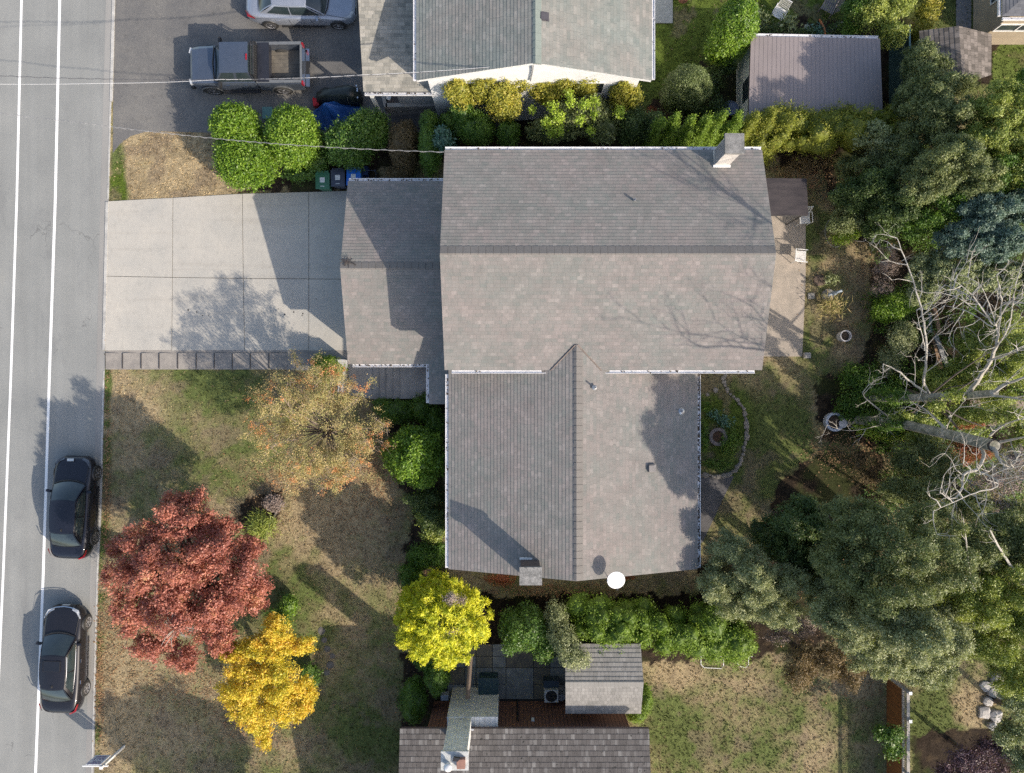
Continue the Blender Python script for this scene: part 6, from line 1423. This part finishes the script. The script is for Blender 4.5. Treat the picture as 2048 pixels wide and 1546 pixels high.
mb = MB(); q = P3(635,209); mb.obox((q.x,q.y,.17), (.26,.34,.30),(0,0,.1)); mb.obox((q.x+.02,q.y,.34), (.10,.24,.06),(0,0,.1)); mb.tube([(q.x-.06,q.y+.12,.32),(q.x-.08,q.y+.16,.42)], .025, 6)
tag(mb.build('fuel_can', mat('can_red', (.50,.015,.02), (.40,.01,.015), rough=.4), loc=q), 'red fuel can at the rear end of the covered motorbike', 'fuel can')
# blue tarp draped over a peak
q = P3(668,232); mb = MB(); pk_ = Vector((q.x-.15,q.y+.15,1.15)); ring = []
for i in range(22):
    t = 2*math.pi*i/22; r = (1.0 if math.cos(t) < .2 else 1.55)*(1+.10*math.sin(5*t)); ring.append(Vector((q.x+r*math.cos(t)*.95, q.y+r*math.sin(t)*.62-.1, .03+.10*(1+math.sin(7*t)))))
mid = [pk_.lerp(p, .5)+Vector((0,0,-.10+.06*math.sin(i*2.1))) for i, p in enumerate(ring)]
n_ = 22; mb.add([pk_]+mid+ring, [(0,1+i,1+(i+1)%n_) for i in range(n_)]+[(1+i,1+n_+i,1+n_+(i+1)%n_,1+(i+1)%n_) for i in range(n_)])
tag(mb.build('blue_tarp', mat('tarp_blue', (.012,.07,.26), (.02,.10,.34), 3, .45, bump=.02, bscale=6), loc=q), 'blue tarpaulin peaked like a tent behind the round laurels', 'tarpaulin')
mb = MB(); q = P3(541,222); mb.obox((q.x,q.y-.25,.20), (.42,.5,.4)); mb.obox((q.x,q.y-.25,.42), (.46,.54,.05)); tag(mb.build('storage_bin', mat('bin_teal', (.12,.25,.23), rough=.5), loc=q), 'teal storage bin half hidden between the two round laurels', 'bin')
mb = MB(); q = P3(743,356); 
for s in ((-.3,-.2),(.3,-.2),(.3,.2),(-.3,.2)): mb.tube([(q.x+s[0],q.y+s[1],0),(q.x+s[0]*.8,q.y+s[1]*.8,.55)], .018, 5)
mb.tube([(q.x-.3,q.y-.2,.5),(q.x+.3,q.y-.2,.5),(q.x+.3,q.y+.2,.5),(q.x-.3,q.y+.2,.5),(q.x-.3,q.y-.2,.5)], .018, 5)
tag(mb.build('wire_frame', mat('frame_navy', (.07,.09,.14)), loc=q), 'dark wire frame stand behind the garage eave beside the bins', 'frame')
# overhead cables
def cable(label, pts, r, mt, twist=False):
    P = [P3(*q) for q in pts]; out = []
    for i in range(len(P)-1):
        for s in range(8):
            t = s/8; q = P[i].lerp(P[i+1], t); q.z -= .35*4*t*(1-t)*(P[i+1]-P[i]).length/20; out.append(q)
    out.append(P[-1]); mb = MB(); mb.tube(out, r, 6)
    if twist:
        o2 = []; k = len(out)*10; 
        for i in range(k):
            f = i/(k-1)*(len(out)-1); a_ = int(min(f, len(out)-2)); q = out[a_].lerp(out[a_+1], f-a_); o2.append(q+Vector((0, .028*math.cos(i*.8), .028*math.sin(i*.8))))
        mb.tube(o2, r*.8, 4)
    return tag(mb.build('overhead_cable', mt, loc=P[0]), label, 'cable', 'service cables crossing the road')
cb = mat('cable_white', (.72,.72,.72), (.6,.6,.6), rough=.5); cd = mat('cable_dark', (.10,.10,.11), rough=.6); cg = mat('cable_grey', (.34,.34,.35), (.2,.2,.2), 6, rough=.6)
cable('thick white cable running to the gable of the white house', [(-160,165,4.9),(210,166.5,5.0),(440,159,5.2),(720,150,5.6),(1058,126.5,6.3)], .0075, cb)
cable('thin dark twisted cable just above the thick white one', [(-160,142,4.9),(210,158,5.0),(440,158.5,5.2),(720,151.5,5.6),(1056,127.5,6.25)], .008, cd, True)
cable('dark twisted cable running to the corner of the grey-roofed house', [(-160,205,4.6),(170,246,4.8),(330,266,4.9),(560,288,5.1),(888,304,5.45)], .008, cg, True)
# --- back garden things
aw = thing('patio_awning', 'dark brown flat patio awning beside the east end of the grey roof', 'awning', P3(1580,395))
A, B, C_, D = P3(1530,356,2.5), P3(1613,357,2.3), P3(1617,430,2.3), P3(1530,430,2.5)
mb = MB(); dn = Vector((0,0,.06)); 
mb.add([A,B,C_,D,A-dn,B-dn,C_-dn,D-dn], [(3,2,1,0),(4,5,6,7),(0,1,5,4),(1,2,6,5),(2,3,7,6),(3,0,4,7)]); mb.build('awning_roof', mat('awning_brown', (.022,.018,.022), (.045,.037,.040), 1.3, .6, stretch=(1,4,1)), aw)
for q in (B, C_): mb = MB(); mb.tube([(q.x-.08,q.y-.1 if q is B else q.y+.1,0),(q.x-.08,q.y-.1 if q is B else q.y+.1,2.25)], .03, 6); mb.build('post', darkmetal, aw)
mb = MB(); mb.tube([D+Vector((0,0,-.1)), C_+Vector((0,0,-.1))], .025, 6); mb.build('front_rail', darkmetal, aw)
wpl = mat('chair_white', (.82,.82,.82), (.70,.70,.68), 6, .4)
def chair(label, px, py, rot, grp='white garden chairs on the back patio'):
    o = thing('garden_chair', label, 'chair', (0,0,0), grp)
    for s in (-1,1):
        for t in (-1,1): mb = MB(); mb.tube([(s*.26,t*.24,0),(s*.24,t*.22,.42)], .018, 5); mb.build('leg', wpl, o)
        mb = MB(); mb.tube([(s*.27,.24,.42),(s*.28,.26,.62),(s*.28,-.22,.64),(s*.25,-.26,.42)], .018, 5); mb.build('armrest', wpl, o)
    mb = MB(); mb.box(-.25,.25,-.24,-.21,.40,.44); mb.box(-.25,.25,.21,.24,.40,.44)
    for i in range(9): mb.box(-.24+.054*i, -.205+.054*i, -.21, .21, .405, .435)
    mb.build('seat', wpl, o)
    mb = MB(); mb.tube([(-.25,-.24,.42),(-.24,-.40,.92),(.24,-.40,.92),(.25,-.24,.42)], .02, 5)
    for i in range(8): mb.tube([(-.20+.057*i,-.25,.44),(-.19+.055*i,-.395,.91)], .011, 4)
    mb.build('backrest', wpl, o)
    q = P3(px, py); o.location = (q.x, q.y, .02); o.rotation_euler = (0,0,rot); return o
chair('white metal chair beside the awning corner', 1601, 441, math.radians(185)); chair('white metal chair on the open patio, slightly turned', 1593, 516, math.radians(-94))
mb = MB(); q = P3(1573,436)
for i in range(4): mb.tube([(q.x-.3+.2*i,q.y+.1,0),(q.x-.2+.15*i,q.y+.2,1.2)], .02, 5)
mb.tube([(q.x-.35,q.y+.15,1.2),(q.x+.3,q.y+.2,1.2)], .02, 5); tag(mb.build('folded_frame', blackp, loc=q), 'black folded metal frame under the edge of the awning', 'frame')
o = thing('garden_statue', 'blue-grey bird statue on a stone in the back garden', 'statue', P3(1650,590)); q = P3(1655,590)
mb = MB(); mb.lathe([(.0,0),(.30,0),(.28,.12),(0,.14)], (q.x,q.y,0), 10); mb.build('base_stone', mat('stone_grey', (.30,.29,.27), (.2,.19,.18), 5, .95, bump=.02), o)
mb = MB(); mb.lathe([(0,.14),(.05,.15),(.055,.45),(.10,.55),(.12,.70),(.06,.85),(.05,.95),(.06,1.0),(0,1.06)], (q.x,q.y,0), 12)
mb.obox((q.x+.14,q.y+.05,.78), (.34,.10,.04),(.2,-.4,.3)); mb.obox((q.x-.15,q.y-.05,.70), (.34,.12,.04),(-.2,.4,.3)); mb.build('figure', mat('lead_blue', (.30,.36,.42), (.18,.22,.27), 5, .6), o, smooth=True)
def rock(name, label, px, py, r, h, mt, group=None, cat='stone', n=9):
    q = P3(px, py); vs = []; mb = MB(); a0 = R.random()*6
    rr = [r*R.uniform(.75,1.15) for _ in range(n)]
    lo = [(q.x+rr[i]*math.cos(a0+2*math.pi*i/n), q.y+rr[i]*math.sin(a0+2*math.pi*i/n), -.02) for i in range(n)]
    md = [(q.x+rr[i]*.92*math.cos(a0+2*math.pi*i/n), q.y+rr[i]*.92*math.sin(a0+2*math.pi*i/n), h*R.uniform(.55,.8)) for i in range(n)]
    tp = [(q.x+rr[i]*.5*math.cos(a0+2*math.pi*i/n), q.y+rr[i]*.5*math.sin(a0+2*math.pi*i/n), h*R.uniform(.9,1.1)) for i in range(n)]
    mb.add(lo+md+tp, [(i,(i+1)%n,n+(i+1)%n,n+i) for i in range(n)]+[(n+i,n+(i+1)%n,2*n+(i+1)%n,2*n+i) for i in range(n)]+[tuple(2*n+i for i in range(n))])
    return tag(mb.build(name, mt, loc=q), label, cat, group)
stn = mat('stone_pale', (.36,.34,.31), (.24,.23,.21), 7, .95, bump=.01, bscale=20, fine=.2)
rock('flat_stone', 'round brown flat stone beside the bird statue', 1640, 560, .30, .08, mat('stone_brown', (.15,.11,.085), (.10,.075,.06), 5, .95, bump=.02))
mb = MB(); q = P3(1622,592); mb.obox((q.x,q.y,.03), (.30,.28,.05),(0,0,.05)); tag(mb.build('paver', stn, loc=q), 'small square pale paver on the grass beside the patio', 'paver')
mb = MB(); q = P3(1612,711); mb.obox((q.x,q.y,.10), (.30,.26,.20)); mb.obox((q.x+.02,q.y,.203), (.26,.08,.01)); tag(mb.build('valve_box', stn, loc=q), 'small pale box with a dark slot at the end of the patio', 'box')
bush('yellow_clump', 'yellowing spiky grass clump behind the bird statue', 'plant', [PB(1662,612,16,12,.3,.25)], 420, .32, lm['straw'], None, 0, asp=.09, align=.9, shell=.4)
bush('small_plant', 'small grey-green plant beside the bird statue', 'plant', [PB(1662,560,13,10,.25,.25)], 320, .10, lm['pale'], None, 0)
def potring(name, label, px, py, ro_, ri, h, mt, cat='planter', fill=None):
    q = P3(px, py); o = thing(name, label, cat, q); mb = MB()
    mb.lathe([(ro_*.92,0),(ro_,h*.8),(ro_,h),(ri,h),(ri*.97,h*.7),(0,h*.7)], q, 28); mb.build('pot', mt, o)
    mb = MB(); mb.lathe([(0,h*.74),(ri*.95,h*.71)], q, 16); mb.build('soil', fill or mat('pot_soil', (.05,.035,.025), (.10,.07,.05), 12, 1, bump=.02), o); return o
potw = mat('pot_white', (.62,.60,.60), (.42,.40,.42), 6, .7)
potring('round_planter', 'white round pot with wilting plants on the back lawn', 1683, 673, .26, .22, .45, potw)
rp = potring('ring_planter', 'large ring-shaped bluish white planter under the bare branch', 1663, 843, .44, .33, .40, mat('ring_blue_white', (.50,.54,.62), (.36,.39,.46), 5, .7))
mb = MB(); q = P3(1677,846); mb.lathe([(.05,.42),(.19,.44),(.20,.48),(.05,.47),(0,.46)], q, 16); mb.build('saucer', potw, rp)
potring('stone_planter', 'round stone ring planter in the middle of the stone-edged bed', 1434, 873, .42, .27, .22, mat('planter_grey', (.20,.175,.175), (.14,.12,.12), 5, .9), fill=mat('bark_chips', (.12,.065,.04), (.06,.035,.025), 14, 1, bump=.03))
mb = MB(); q = P3(1664,468)
mb.tube([(q.x+.48*math.cos(t), q.y+.68*math.sin(t), .35+.05*math.sin(2*t)) for t in [i*math.pi/16 for i in range(33)]], .014, 5)
for t in range(6): mb.tube([(q.x+.48*math.cos(t), q.y+.68*math.sin(t), 0),(q.x+.48*math.cos(t), q.y+.68*math.sin(t), .36)], .01, 4)
tag(mb.build('plant_ring', mat('ring_grey', (.28,.29,.27)), loc=q), 'thin oval wire plant support ring on the back lawn', 'plant support')
mb = MB(); q = P3(1675,381); mb.tube([(q.x+.22*math.cos(t), q.y+.26*math.sin(t), .4) for t in [math.pi*.9+i*math.pi/10 for i in range(14)]], .03, 6); mb.tube([(q.x-.2,q.y,0),(q.x-.2,q.y,.4)], .02)
tag(mb.build('garden_hoop', mat('hoop_blue', (.38,.45,.55)), loc=q), 'pale blue hoop in the shade under the dark leafy tree', 'hoop')
mb = MB(); q = P3(1453,226); mb.tube([(q.x+.36*math.cos(t), q.y+.30*math.sin(t), .6) for t in [i*math.pi/12 for i in range(25)]], .025, 6)
mb.lathe([(0,.56),(.34,.58)], q, 18); mb.tube([q, q+Vector((0,0,.58))], .03); tag(mb.build('bird_bath', mat('bath_blue', (.24,.28,.38), (.18,.2,.28), rough=.5), loc=q), 'blue-rimmed round bird bath by the corner of the pale shed', 'bird bath')
# stone edging of the bed
edg = mat('edging_stone', (.30,.27,.24), (.15,.14,.125), 5, .95, bump=.01, bscale=20, fine=.25)
E = [(1452,742),(1447,757),(1450,772),(1455,783),(1466,792),(1475,801),(1483,812),(1488,824),(1491,836),(1493,848),(1494,860),(1493,872),(1491,884),(1488,896),(1485,908),(1482,919),(1478,930),(1470,940),(1460,947),(1448,951),(1436,953),(1425,952),(1413,951),(1403,949),(1430,779),(1415,790)]
E = [q for i in range(len(E)) for q in ([E[i]] if i >= 23 else [E[i], ((E[i][0]+E[i+1][0])/2, (E[i][1]+E[i+1][1])/2)])]
for i, (a_, b_) in enumerate(E): rock('edging_stone', 'pale rounded stone in the curved border of the garden bed', a_+R.uniform(-1.5,1.5), b_+R.uniform(-1.5,1.5), R.uniform(.07,.15), R.uniform(.05,.13), edg, 'stones edging the curved garden bed')
for i, (a_, b_) in enumerate([(1972,1372),(1990,1360),(1985,1385),(1998,1400),(1975,1402),(1968,1425),(1990,1430),(2005,1380),(1982,1450),(2012,1405)]): rock('garden_rock', 'pale rock among those lying on the dry ground right of the fence', a_, b_, R.uniform(.16,.34), R.uniform(.12,.24), mat('rock_white', (.50,.48,.45), (.33,.31,.29), 5, .95, bump=.02), 'pale rocks right of the fence')
mb = MB(); P = [(548,1000),(566,1003),(556,1020),(546,1038),(536,1058),(530,1080)]
for (a_, b_), (c_, d_) in zip(P[:-1], P[1:]): mb.prism([W(a_-1.5,b_)[:2], W(a_+1.5,b_)[:2], W(c_+1.5,d_)[:2], W(c_-1.5,d_)[:2]], 0, .10)
tag(mb.build('bed_edging', mat('edging_grey', (.20,.18,.16), (.14,.125,.11), 6), loc=P3(550,1040)), 'thin curved edging strip along the sunken lawn bed', 'edging')
# stepping slabs along the south lawn
for i, (a_, b_, r_) in enumerate([(643,1262,.20),(648,1280,.17),(655,1298,.18),(664,1312,.16),(661,1330,.2),(655,1345,.16)]): rock('lawn_stone', 'flat grey stone set in the worn line across the shaded lawn', a_, b_, r_, .03, mat('stone_lawn', (.15,.14,.13), (.10,.095,.09), 5, .95), 'flat stones in the shaded lawn')
# timber pile
tm = mat('timber_tan', (.30,.19,.11), (.20,.13,.08), 5, .85, stretch=(1,5,1)); tgm = mat('timber_grey', (.38,.38,.38), (.26,.26,.26), 5, .85, stretch=(1,5,1))
for i, (a_, b_, w_, mt, lab) in enumerate([((1871,616,.9),(1876,665,.7),.16,tm,'upper tan timber post standing out of the dark gap in the thicket'),((1862,625,.8),(1858,665,.6),.13,tgm,'short grey timber left of the tan post'),((1866,660,.6),(1880,738,.5),.20,tm,'long tan plank leaning in the thicket gap'),((1874,672,.7),(1892,734,.5),.20,tgm,'long grey plank lying beside the tan plank'),((1874,668,.5),(1878,706,.45),.09,tm,'narrow brown batten between the two long planks')]):
    A, B = P3(*a_), P3(*b_); d = B-A; mb = MB(); mb.obox((A+B)/2, (w_, d.length, .08), (0, 0, math.atan2(d.y, d.x)-math.pi/2)); tag(mb.build('timber_plank', mt, loc=(A+B)/2), lab, 'timber')
mb = MB(); q = P3(1850,612,.7)
for i in range(4): mb.obox((q.x,q.y+.08*i-.12,.6+.02*i), (.42,.06,.03), (.1,.1,.15))
tag(mb.build('slatted_crate', wpl, loc=q), 'white slatted crate wedged beside the long white limb', 'crate')
# lattice-topped fence
fn = thing('timber_fence', 'orange-stained board fence with a lattice top beside the back lawn', 'fence', P3(1775,1450))
fm = mat('fence_orange', (.26,.10,.022), (.16,.06,.015), 3, .75, stretch=(5,5,.5)); fg = mat('fence_weathered', (.44,.41,.37), (.30,.28,.25), 5, .9)
xf = P3(1773,0).x; yt, yb = P3(0,1350).y, P3(0,1620).y
mb = MB(); k = int((yt-yb)/.15)
for i in range(k): mb.box(xf, xf+.022, yb+i*.15+.003, yb+i*.15+.147, 0, 1.35)
mb.build('boards', fm, fn)
mb = MB(); 
for i in range(int((yt-yb)/.09)):
    y_ = yb+i*.09
    mb.add([(xf+.005,y_,1.42),(xf+.005,y_+.02,1.42),(xf+.005,y_+.34,1.74),(xf+.005,y_+.32,1.74),(xf+.015,y_,1.42),(xf+.015,y_+.02,1.42),(xf+.015,y_+.34,1.74),(xf+.015,y_+.32,1.74)], [(0,1,2,3),(7,6,5,4),(0,4,5,1),(3,2,6,7)])
    mb.add([(xf+.016,y_+.32,1.42),(xf+.016,y_+.34,1.42),(xf+.016,y_+.02,1.74),(xf+.016,y_,1.74),(xf+.026,y_+.32,1.42),(xf+.026,y_+.34,1.42),(xf+.026,y_+.02,1.74),(xf+.026,y_,1.74)], [(0,1,2,3),(7,6,5,4),(0,4,5,1),(3,2,6,7)])
mb.build('lattice', fg, fn)
mb = MB(); mb.box(xf-.03,xf+.05,yb,yt,1.35,1.42); mb.box(xf-.04,xf+.09,yb,yt,1.74,1.78); mb.build('rail', fg, fn)
for y_ in (P3(0,1405,0).y+.0, P3(0,1524,0).y+.35, yt-.05):
    mb = MB(); mb.box(xf+.023,xf+.12,y_-.05,y_+.05,0,1.84); po = mb.build('post', fg, fn); mb = MB(); mb.box(xf+.0,xf+.14,y_-.07,y_+.07,1.84,1.88); mb.build('post_cap', white, po)
# goal-like white frames
for a_, b_, c_, lab in ((1402,1447,1335,'white tube frame lying on the grass at the hedge foot'),(1475,1497,1333,'narrow white tube frame at the right end of the long hedge')):
    q = P3(a_,1312); mb = MB(); z_ = .35
    mb.tube([P3(a_-12,1310,.5),P3(a_,1311,.4),P3(a_,c_-6,.1),P3(a_+6,c_,.05),P3(b_-5,c_+2,.05),P3(b_,c_-4,.1),P3(b_,1313,.4)], .018, 5); mb.tube([P3(a_-12,1310,.5),P3(b_+8,1313,.4)], .018, 5)
    tag(mb.build('tube_frame', wpl, loc=q), lab, 'frame')
# south patio things
hp = thing('heat_pump', 'white outdoor fan unit on the shaded slate patio', 'air conditioner', P3(1101,1375)); q = P3(1101,1378)
mb = MB(); mb.box(q.x-.31,q.x+.31,q.y-.28,q.y+.28,.05,.78); mb.build('casing', mat('casing_pale', (.52,.53,.53), (.42,.43,.43), rough=.5), hp)
mb = MB(); mb.lathe([(.26,.782),(.255,.80),(.24,.80),(.235,.784),(0,.783)], (q.x,q.y,0), 26); mb.build('fan_ring', blackp, hp)
mb = MB()
for i in range(3): mb.obox((q.x+.1*math.cos(i*2.1), q.y+.1*math.sin(i*2.1), .787), (.22,.08,.004), (.0,.0,i*2.1))
mb.build('fan_blade', darkmetal, hp)
mb = MB()
for i in range(1,6): mb.tube([(q.x+.045*i*math.cos(t), q.y+.045*i*math.sin(t), .81) for t in [j*math.pi/10 for j in range(21)]], .004, 4)
mb.build('grille', darkmetal, hp)
mb = MB(); mb.box(q.x-.34,q.x+.34,q.y+.32,q.y+.62,0,.6); tag(mb.build('equipment_cabinet', mat('cabinet_navy', (.03,.05,.075), rough=.5), loc=q), 'dark blue cabinet against the fan unit on the slate patio', 'cabinet')
sb_ = thing('storage_box', 'dark teal ribbed storage box beside the white brick chimney', 'box', P3(978,1365)); q = P3(978,1362)
mb = MB(); mb.box(q.x-.42,q.x+.42,q.y-.42,q.y+.42,0,.75); mb.build('box', mat('teal_box', (.012,.035,.045), (.018,.05,.06), rough=.45), sb_)
mb = MB(); mb.box(q.x-.46,q.x+.46,q.y-.46,q.y+.46,.75,.80)
for i in range(7): mb.box(q.x-.38+.125*i-.02, q.x-.38+.125*i+.02, q.y-.42, q.y+.42, .80, .815)
mb.build('lid', MATS['teal_box'], sb_)
A, B = P3(941,1312,1.6), P3(935,1398,2.2); mb = MB(); d = B-A; mb.tube([A, B], .10, 8); mb.tube([P3(940,1345,0), A.lerp(B,.5)], .07, 6); mb.tube([P3(938,1330,0), A.lerp(B,.15)], .06, 6)
tag(mb.build('timber_beam', wood_dark, loc=P3(940,1345,0)), 'weathered brown beam on short posts above the white brick chimney base', 'beam')
mb = MB(); q = P3(890,1392,.5); mb.box(q.x-.17,q.x+.17,q.y-.12,q.y+.12,.3,.7); mb.box(q.x-.17,q.x+.6,q.y-.16,q.y-.13,.3,.36); tag(mb.build('utility_meter', mat('meter_grey', (.36,.40,.44), (.22,.25,.28), 12, rough=.5), loc=q), 'small grey utility meter on a shelf left of the white brick chimney', 'meter')
mb = MB(); q = P3(1122,1388); mb.lathe([(.16,0),(.17,.35),(.15,.40),(0,.41)], q, 16); tag(mb.build('small_tank', mat('tank_grey', (.20,.23,.27), rough=.5), loc=q), 'small grey tank between the fan unit and the lean-to shed', 'tank')
mb = MB(); q = P3(806,1163); mb.tube([(q.x+.24*math.cos(t), q.y+.36*math.sin(t), .03) for t in [i*math.pi/12 for i in range(25)]], .016, 5); tag(mb.build('hose_loop', blackp, loc=q), 'black hose loop on the lawn at the edge of the deep green shrub', 'hose')
# north garden things
gc_ = chair('weathered white lounge chair on the north lawn', 1551, 36, math.radians(150), 'white garden chairs on the back patio'); del gc_['group']
bn = thing('garden_bench', 'grey slatted bench in the shade at the top edge', 'bench', P3(1660,8)); q = P3(1660,4); m_ = Matrix.Translation(q) @ Matrix.Rotation(math.radians(-28), 4, 'Z')
mb = MB()
for i in range(7): mb.box(-.30+.09*i,-.235+.09*i,-.75,.75,.40,.43)
mb.xform(m_); mb.build('seat', mat('bench_grey', (.24,.21,.21), (.16,.14,.14), 5, .85), bn)
mb = MB()
for i in range(3): mb.box(.34+.04*i,.36+.04*i,-.75,.75,.50+.13*i,.60+.13*i)
mb.xform(m_); mb.build('backrest', MATS['bench_grey'], bn)
for s in (-1,1):
    for t in (-.28,.30): mb = MB(); mb.box(t-.03,t+.03,s*.66-.03,s*.66+.03,0,.40); mb.xform(m_); mb.build('leg', MATS['bench_grey'], bn)
mb = MB(); mb.tube([P3(1639,40,.1),P3(1643,46,.35),P3(1648,55,.5),P3(1650,63,.55),P3(1649,74,.4)], .045, 7); tag(mb.build('orange_pipe', mat('pipe_orange', (.48,.16,.05), (.40,.12,.04), rough=.6), loc=P3(1645,55)), 'curved orange pipe in the bed behind the metal-roofed shed', 'pipe')
rock('round_stone', 'round pale green-grey stone in the bed behind the shed', 1612, 57, .17, .10, mat('stone_green', (.26,.28,.22), (.20,.22,.17), 5, .95))
potring('flower_pot', 'small grey pot beside the variegated plant at the egg-shaped bush', 1521, 56, .11, .08, .22, mat('pot_grey', (.30,.32,.36), rough=.6))
mb = MB(); A, B = P3(1662,62,.3), P3(1685,45,.3); mb.tube([A,B], .05, 7); tag(mb.build('grey_log', tgm, loc=A), 'pale grey log lying in the bed right of the orange pipe', 'log')
potring('clay_pot', 'large terracotta pot at the top edge beside the speckled slab', 1366, -2, .24, .19, .35, mat('terracotta', (.36,.17,.11), (.28,.13,.09), 5, .8))
sc_ = thing('screen_fence', 'thin blue-green screen fence with a pale top rail right of the shed', 'fence', P3(1775,170)); 
A, B = P3(1778,88,0), P3(1776,238,0); mb = MB(); mb.box(A.x-.01,A.x+.01,B.y,A.y,0,1.7); mb.build('panel', mat('screen_teal', (.02,.055,.06), (.03,.07,.08), 4, .7), sc_)
mb = MB(); mb.box(A.x-.03,A.x+.03,B.y,A.y,1.7,1.74); mb.build('rail', mat('rail_teal', (.25,.40,.42), rough=.6), sc_)
for i in range(4): y_ = B.y+(A.y-B.y)*i/3; mb = MB(); mb.box(A.x+.011,A.x+.06,y_-.03,y_+.03,0,1.72); mb.build('post', MATS['screen_teal'], sc_)
# small debris
mb = MB(); q = P3(697,522,4.05)
for i in range(16): a_ = R.uniform(0,6.3); mb.tube([q+Vector((R.uniform(-.1,.1),R.uniform(-.1,.1),.03)), q+Vector((math.cos(a_)*R.uniform(.15,.5),math.sin(a_)*R.uniform(.1,.3)-.05,.06))], .010, 4)
tag(mb.build('fallen_twigs', mat('twig_dark', (.05,.04,.04)), loc=q), 'dark fallen twigs lying on the garage ridge', 'twigs')
# fallen leaves under the trees
g = np.random.default_rng(5); K = 15000; fx = g.uniform(0,1,K)
cxs = np.array([(700,1000,150,90),(560,960,90,60),(360,1370,120,50),(500,1440,100,60),(240,1250,40,120),(640,760,90,30),(1680,900,80,50),(1700,1340,120,60),(1600,360,70,40),(1100,1180,140,16),(1760,600,120,150),(750,930,40,70),(390,1190,170,150),(520,1390,110,120),(215,1000,9,300),(200,1350,10,150),(860,1240,90,90),(1700,1150,120,120)])
j = g.integers(0, len(cxs), K); X = cxs[j,0]+g.normal(0,.5,K)*cxs[j,2]; Y = cxs[j,1]+g.normal(0,.5,K)*cxs[j,3]
ok = (~inpoly(X, Y, ROAD) | (g.random(K) < .25)) & ~inpoly(X, Y, DRIV) & ~inpoly(X,Y,ENTRY); X, Y = X[ok], Y[ok]; K = len(X)
cx_ = (X-1024)/43.03; cy_ = (773-Y)/43.03; a_ = g.uniform(0,6.28,K); s_ = g.uniform(.02,.05,K); zz = g.uniform(.025,.05,K)
V = np.stack([np.stack([cx_+np.cos(a_+t)*s_*(1 if i%2==0 else .6), cy_+np.sin(a_+t)*s_*(1 if i%2==0 else .6), zz+g.uniform(-.01,.012,K)], -1) for i, t in enumerate((0,1.57,3.14,4.71))], 1).reshape(-1,3)
tag(npmesh('fallen_leaves', V, np.arange(4*K).reshape(-1,4), lm['litter'], col=g.random(K)), 'scattered fallen autumn leaves on the lawns and beds', 'fallen leaves', kind='stuff')
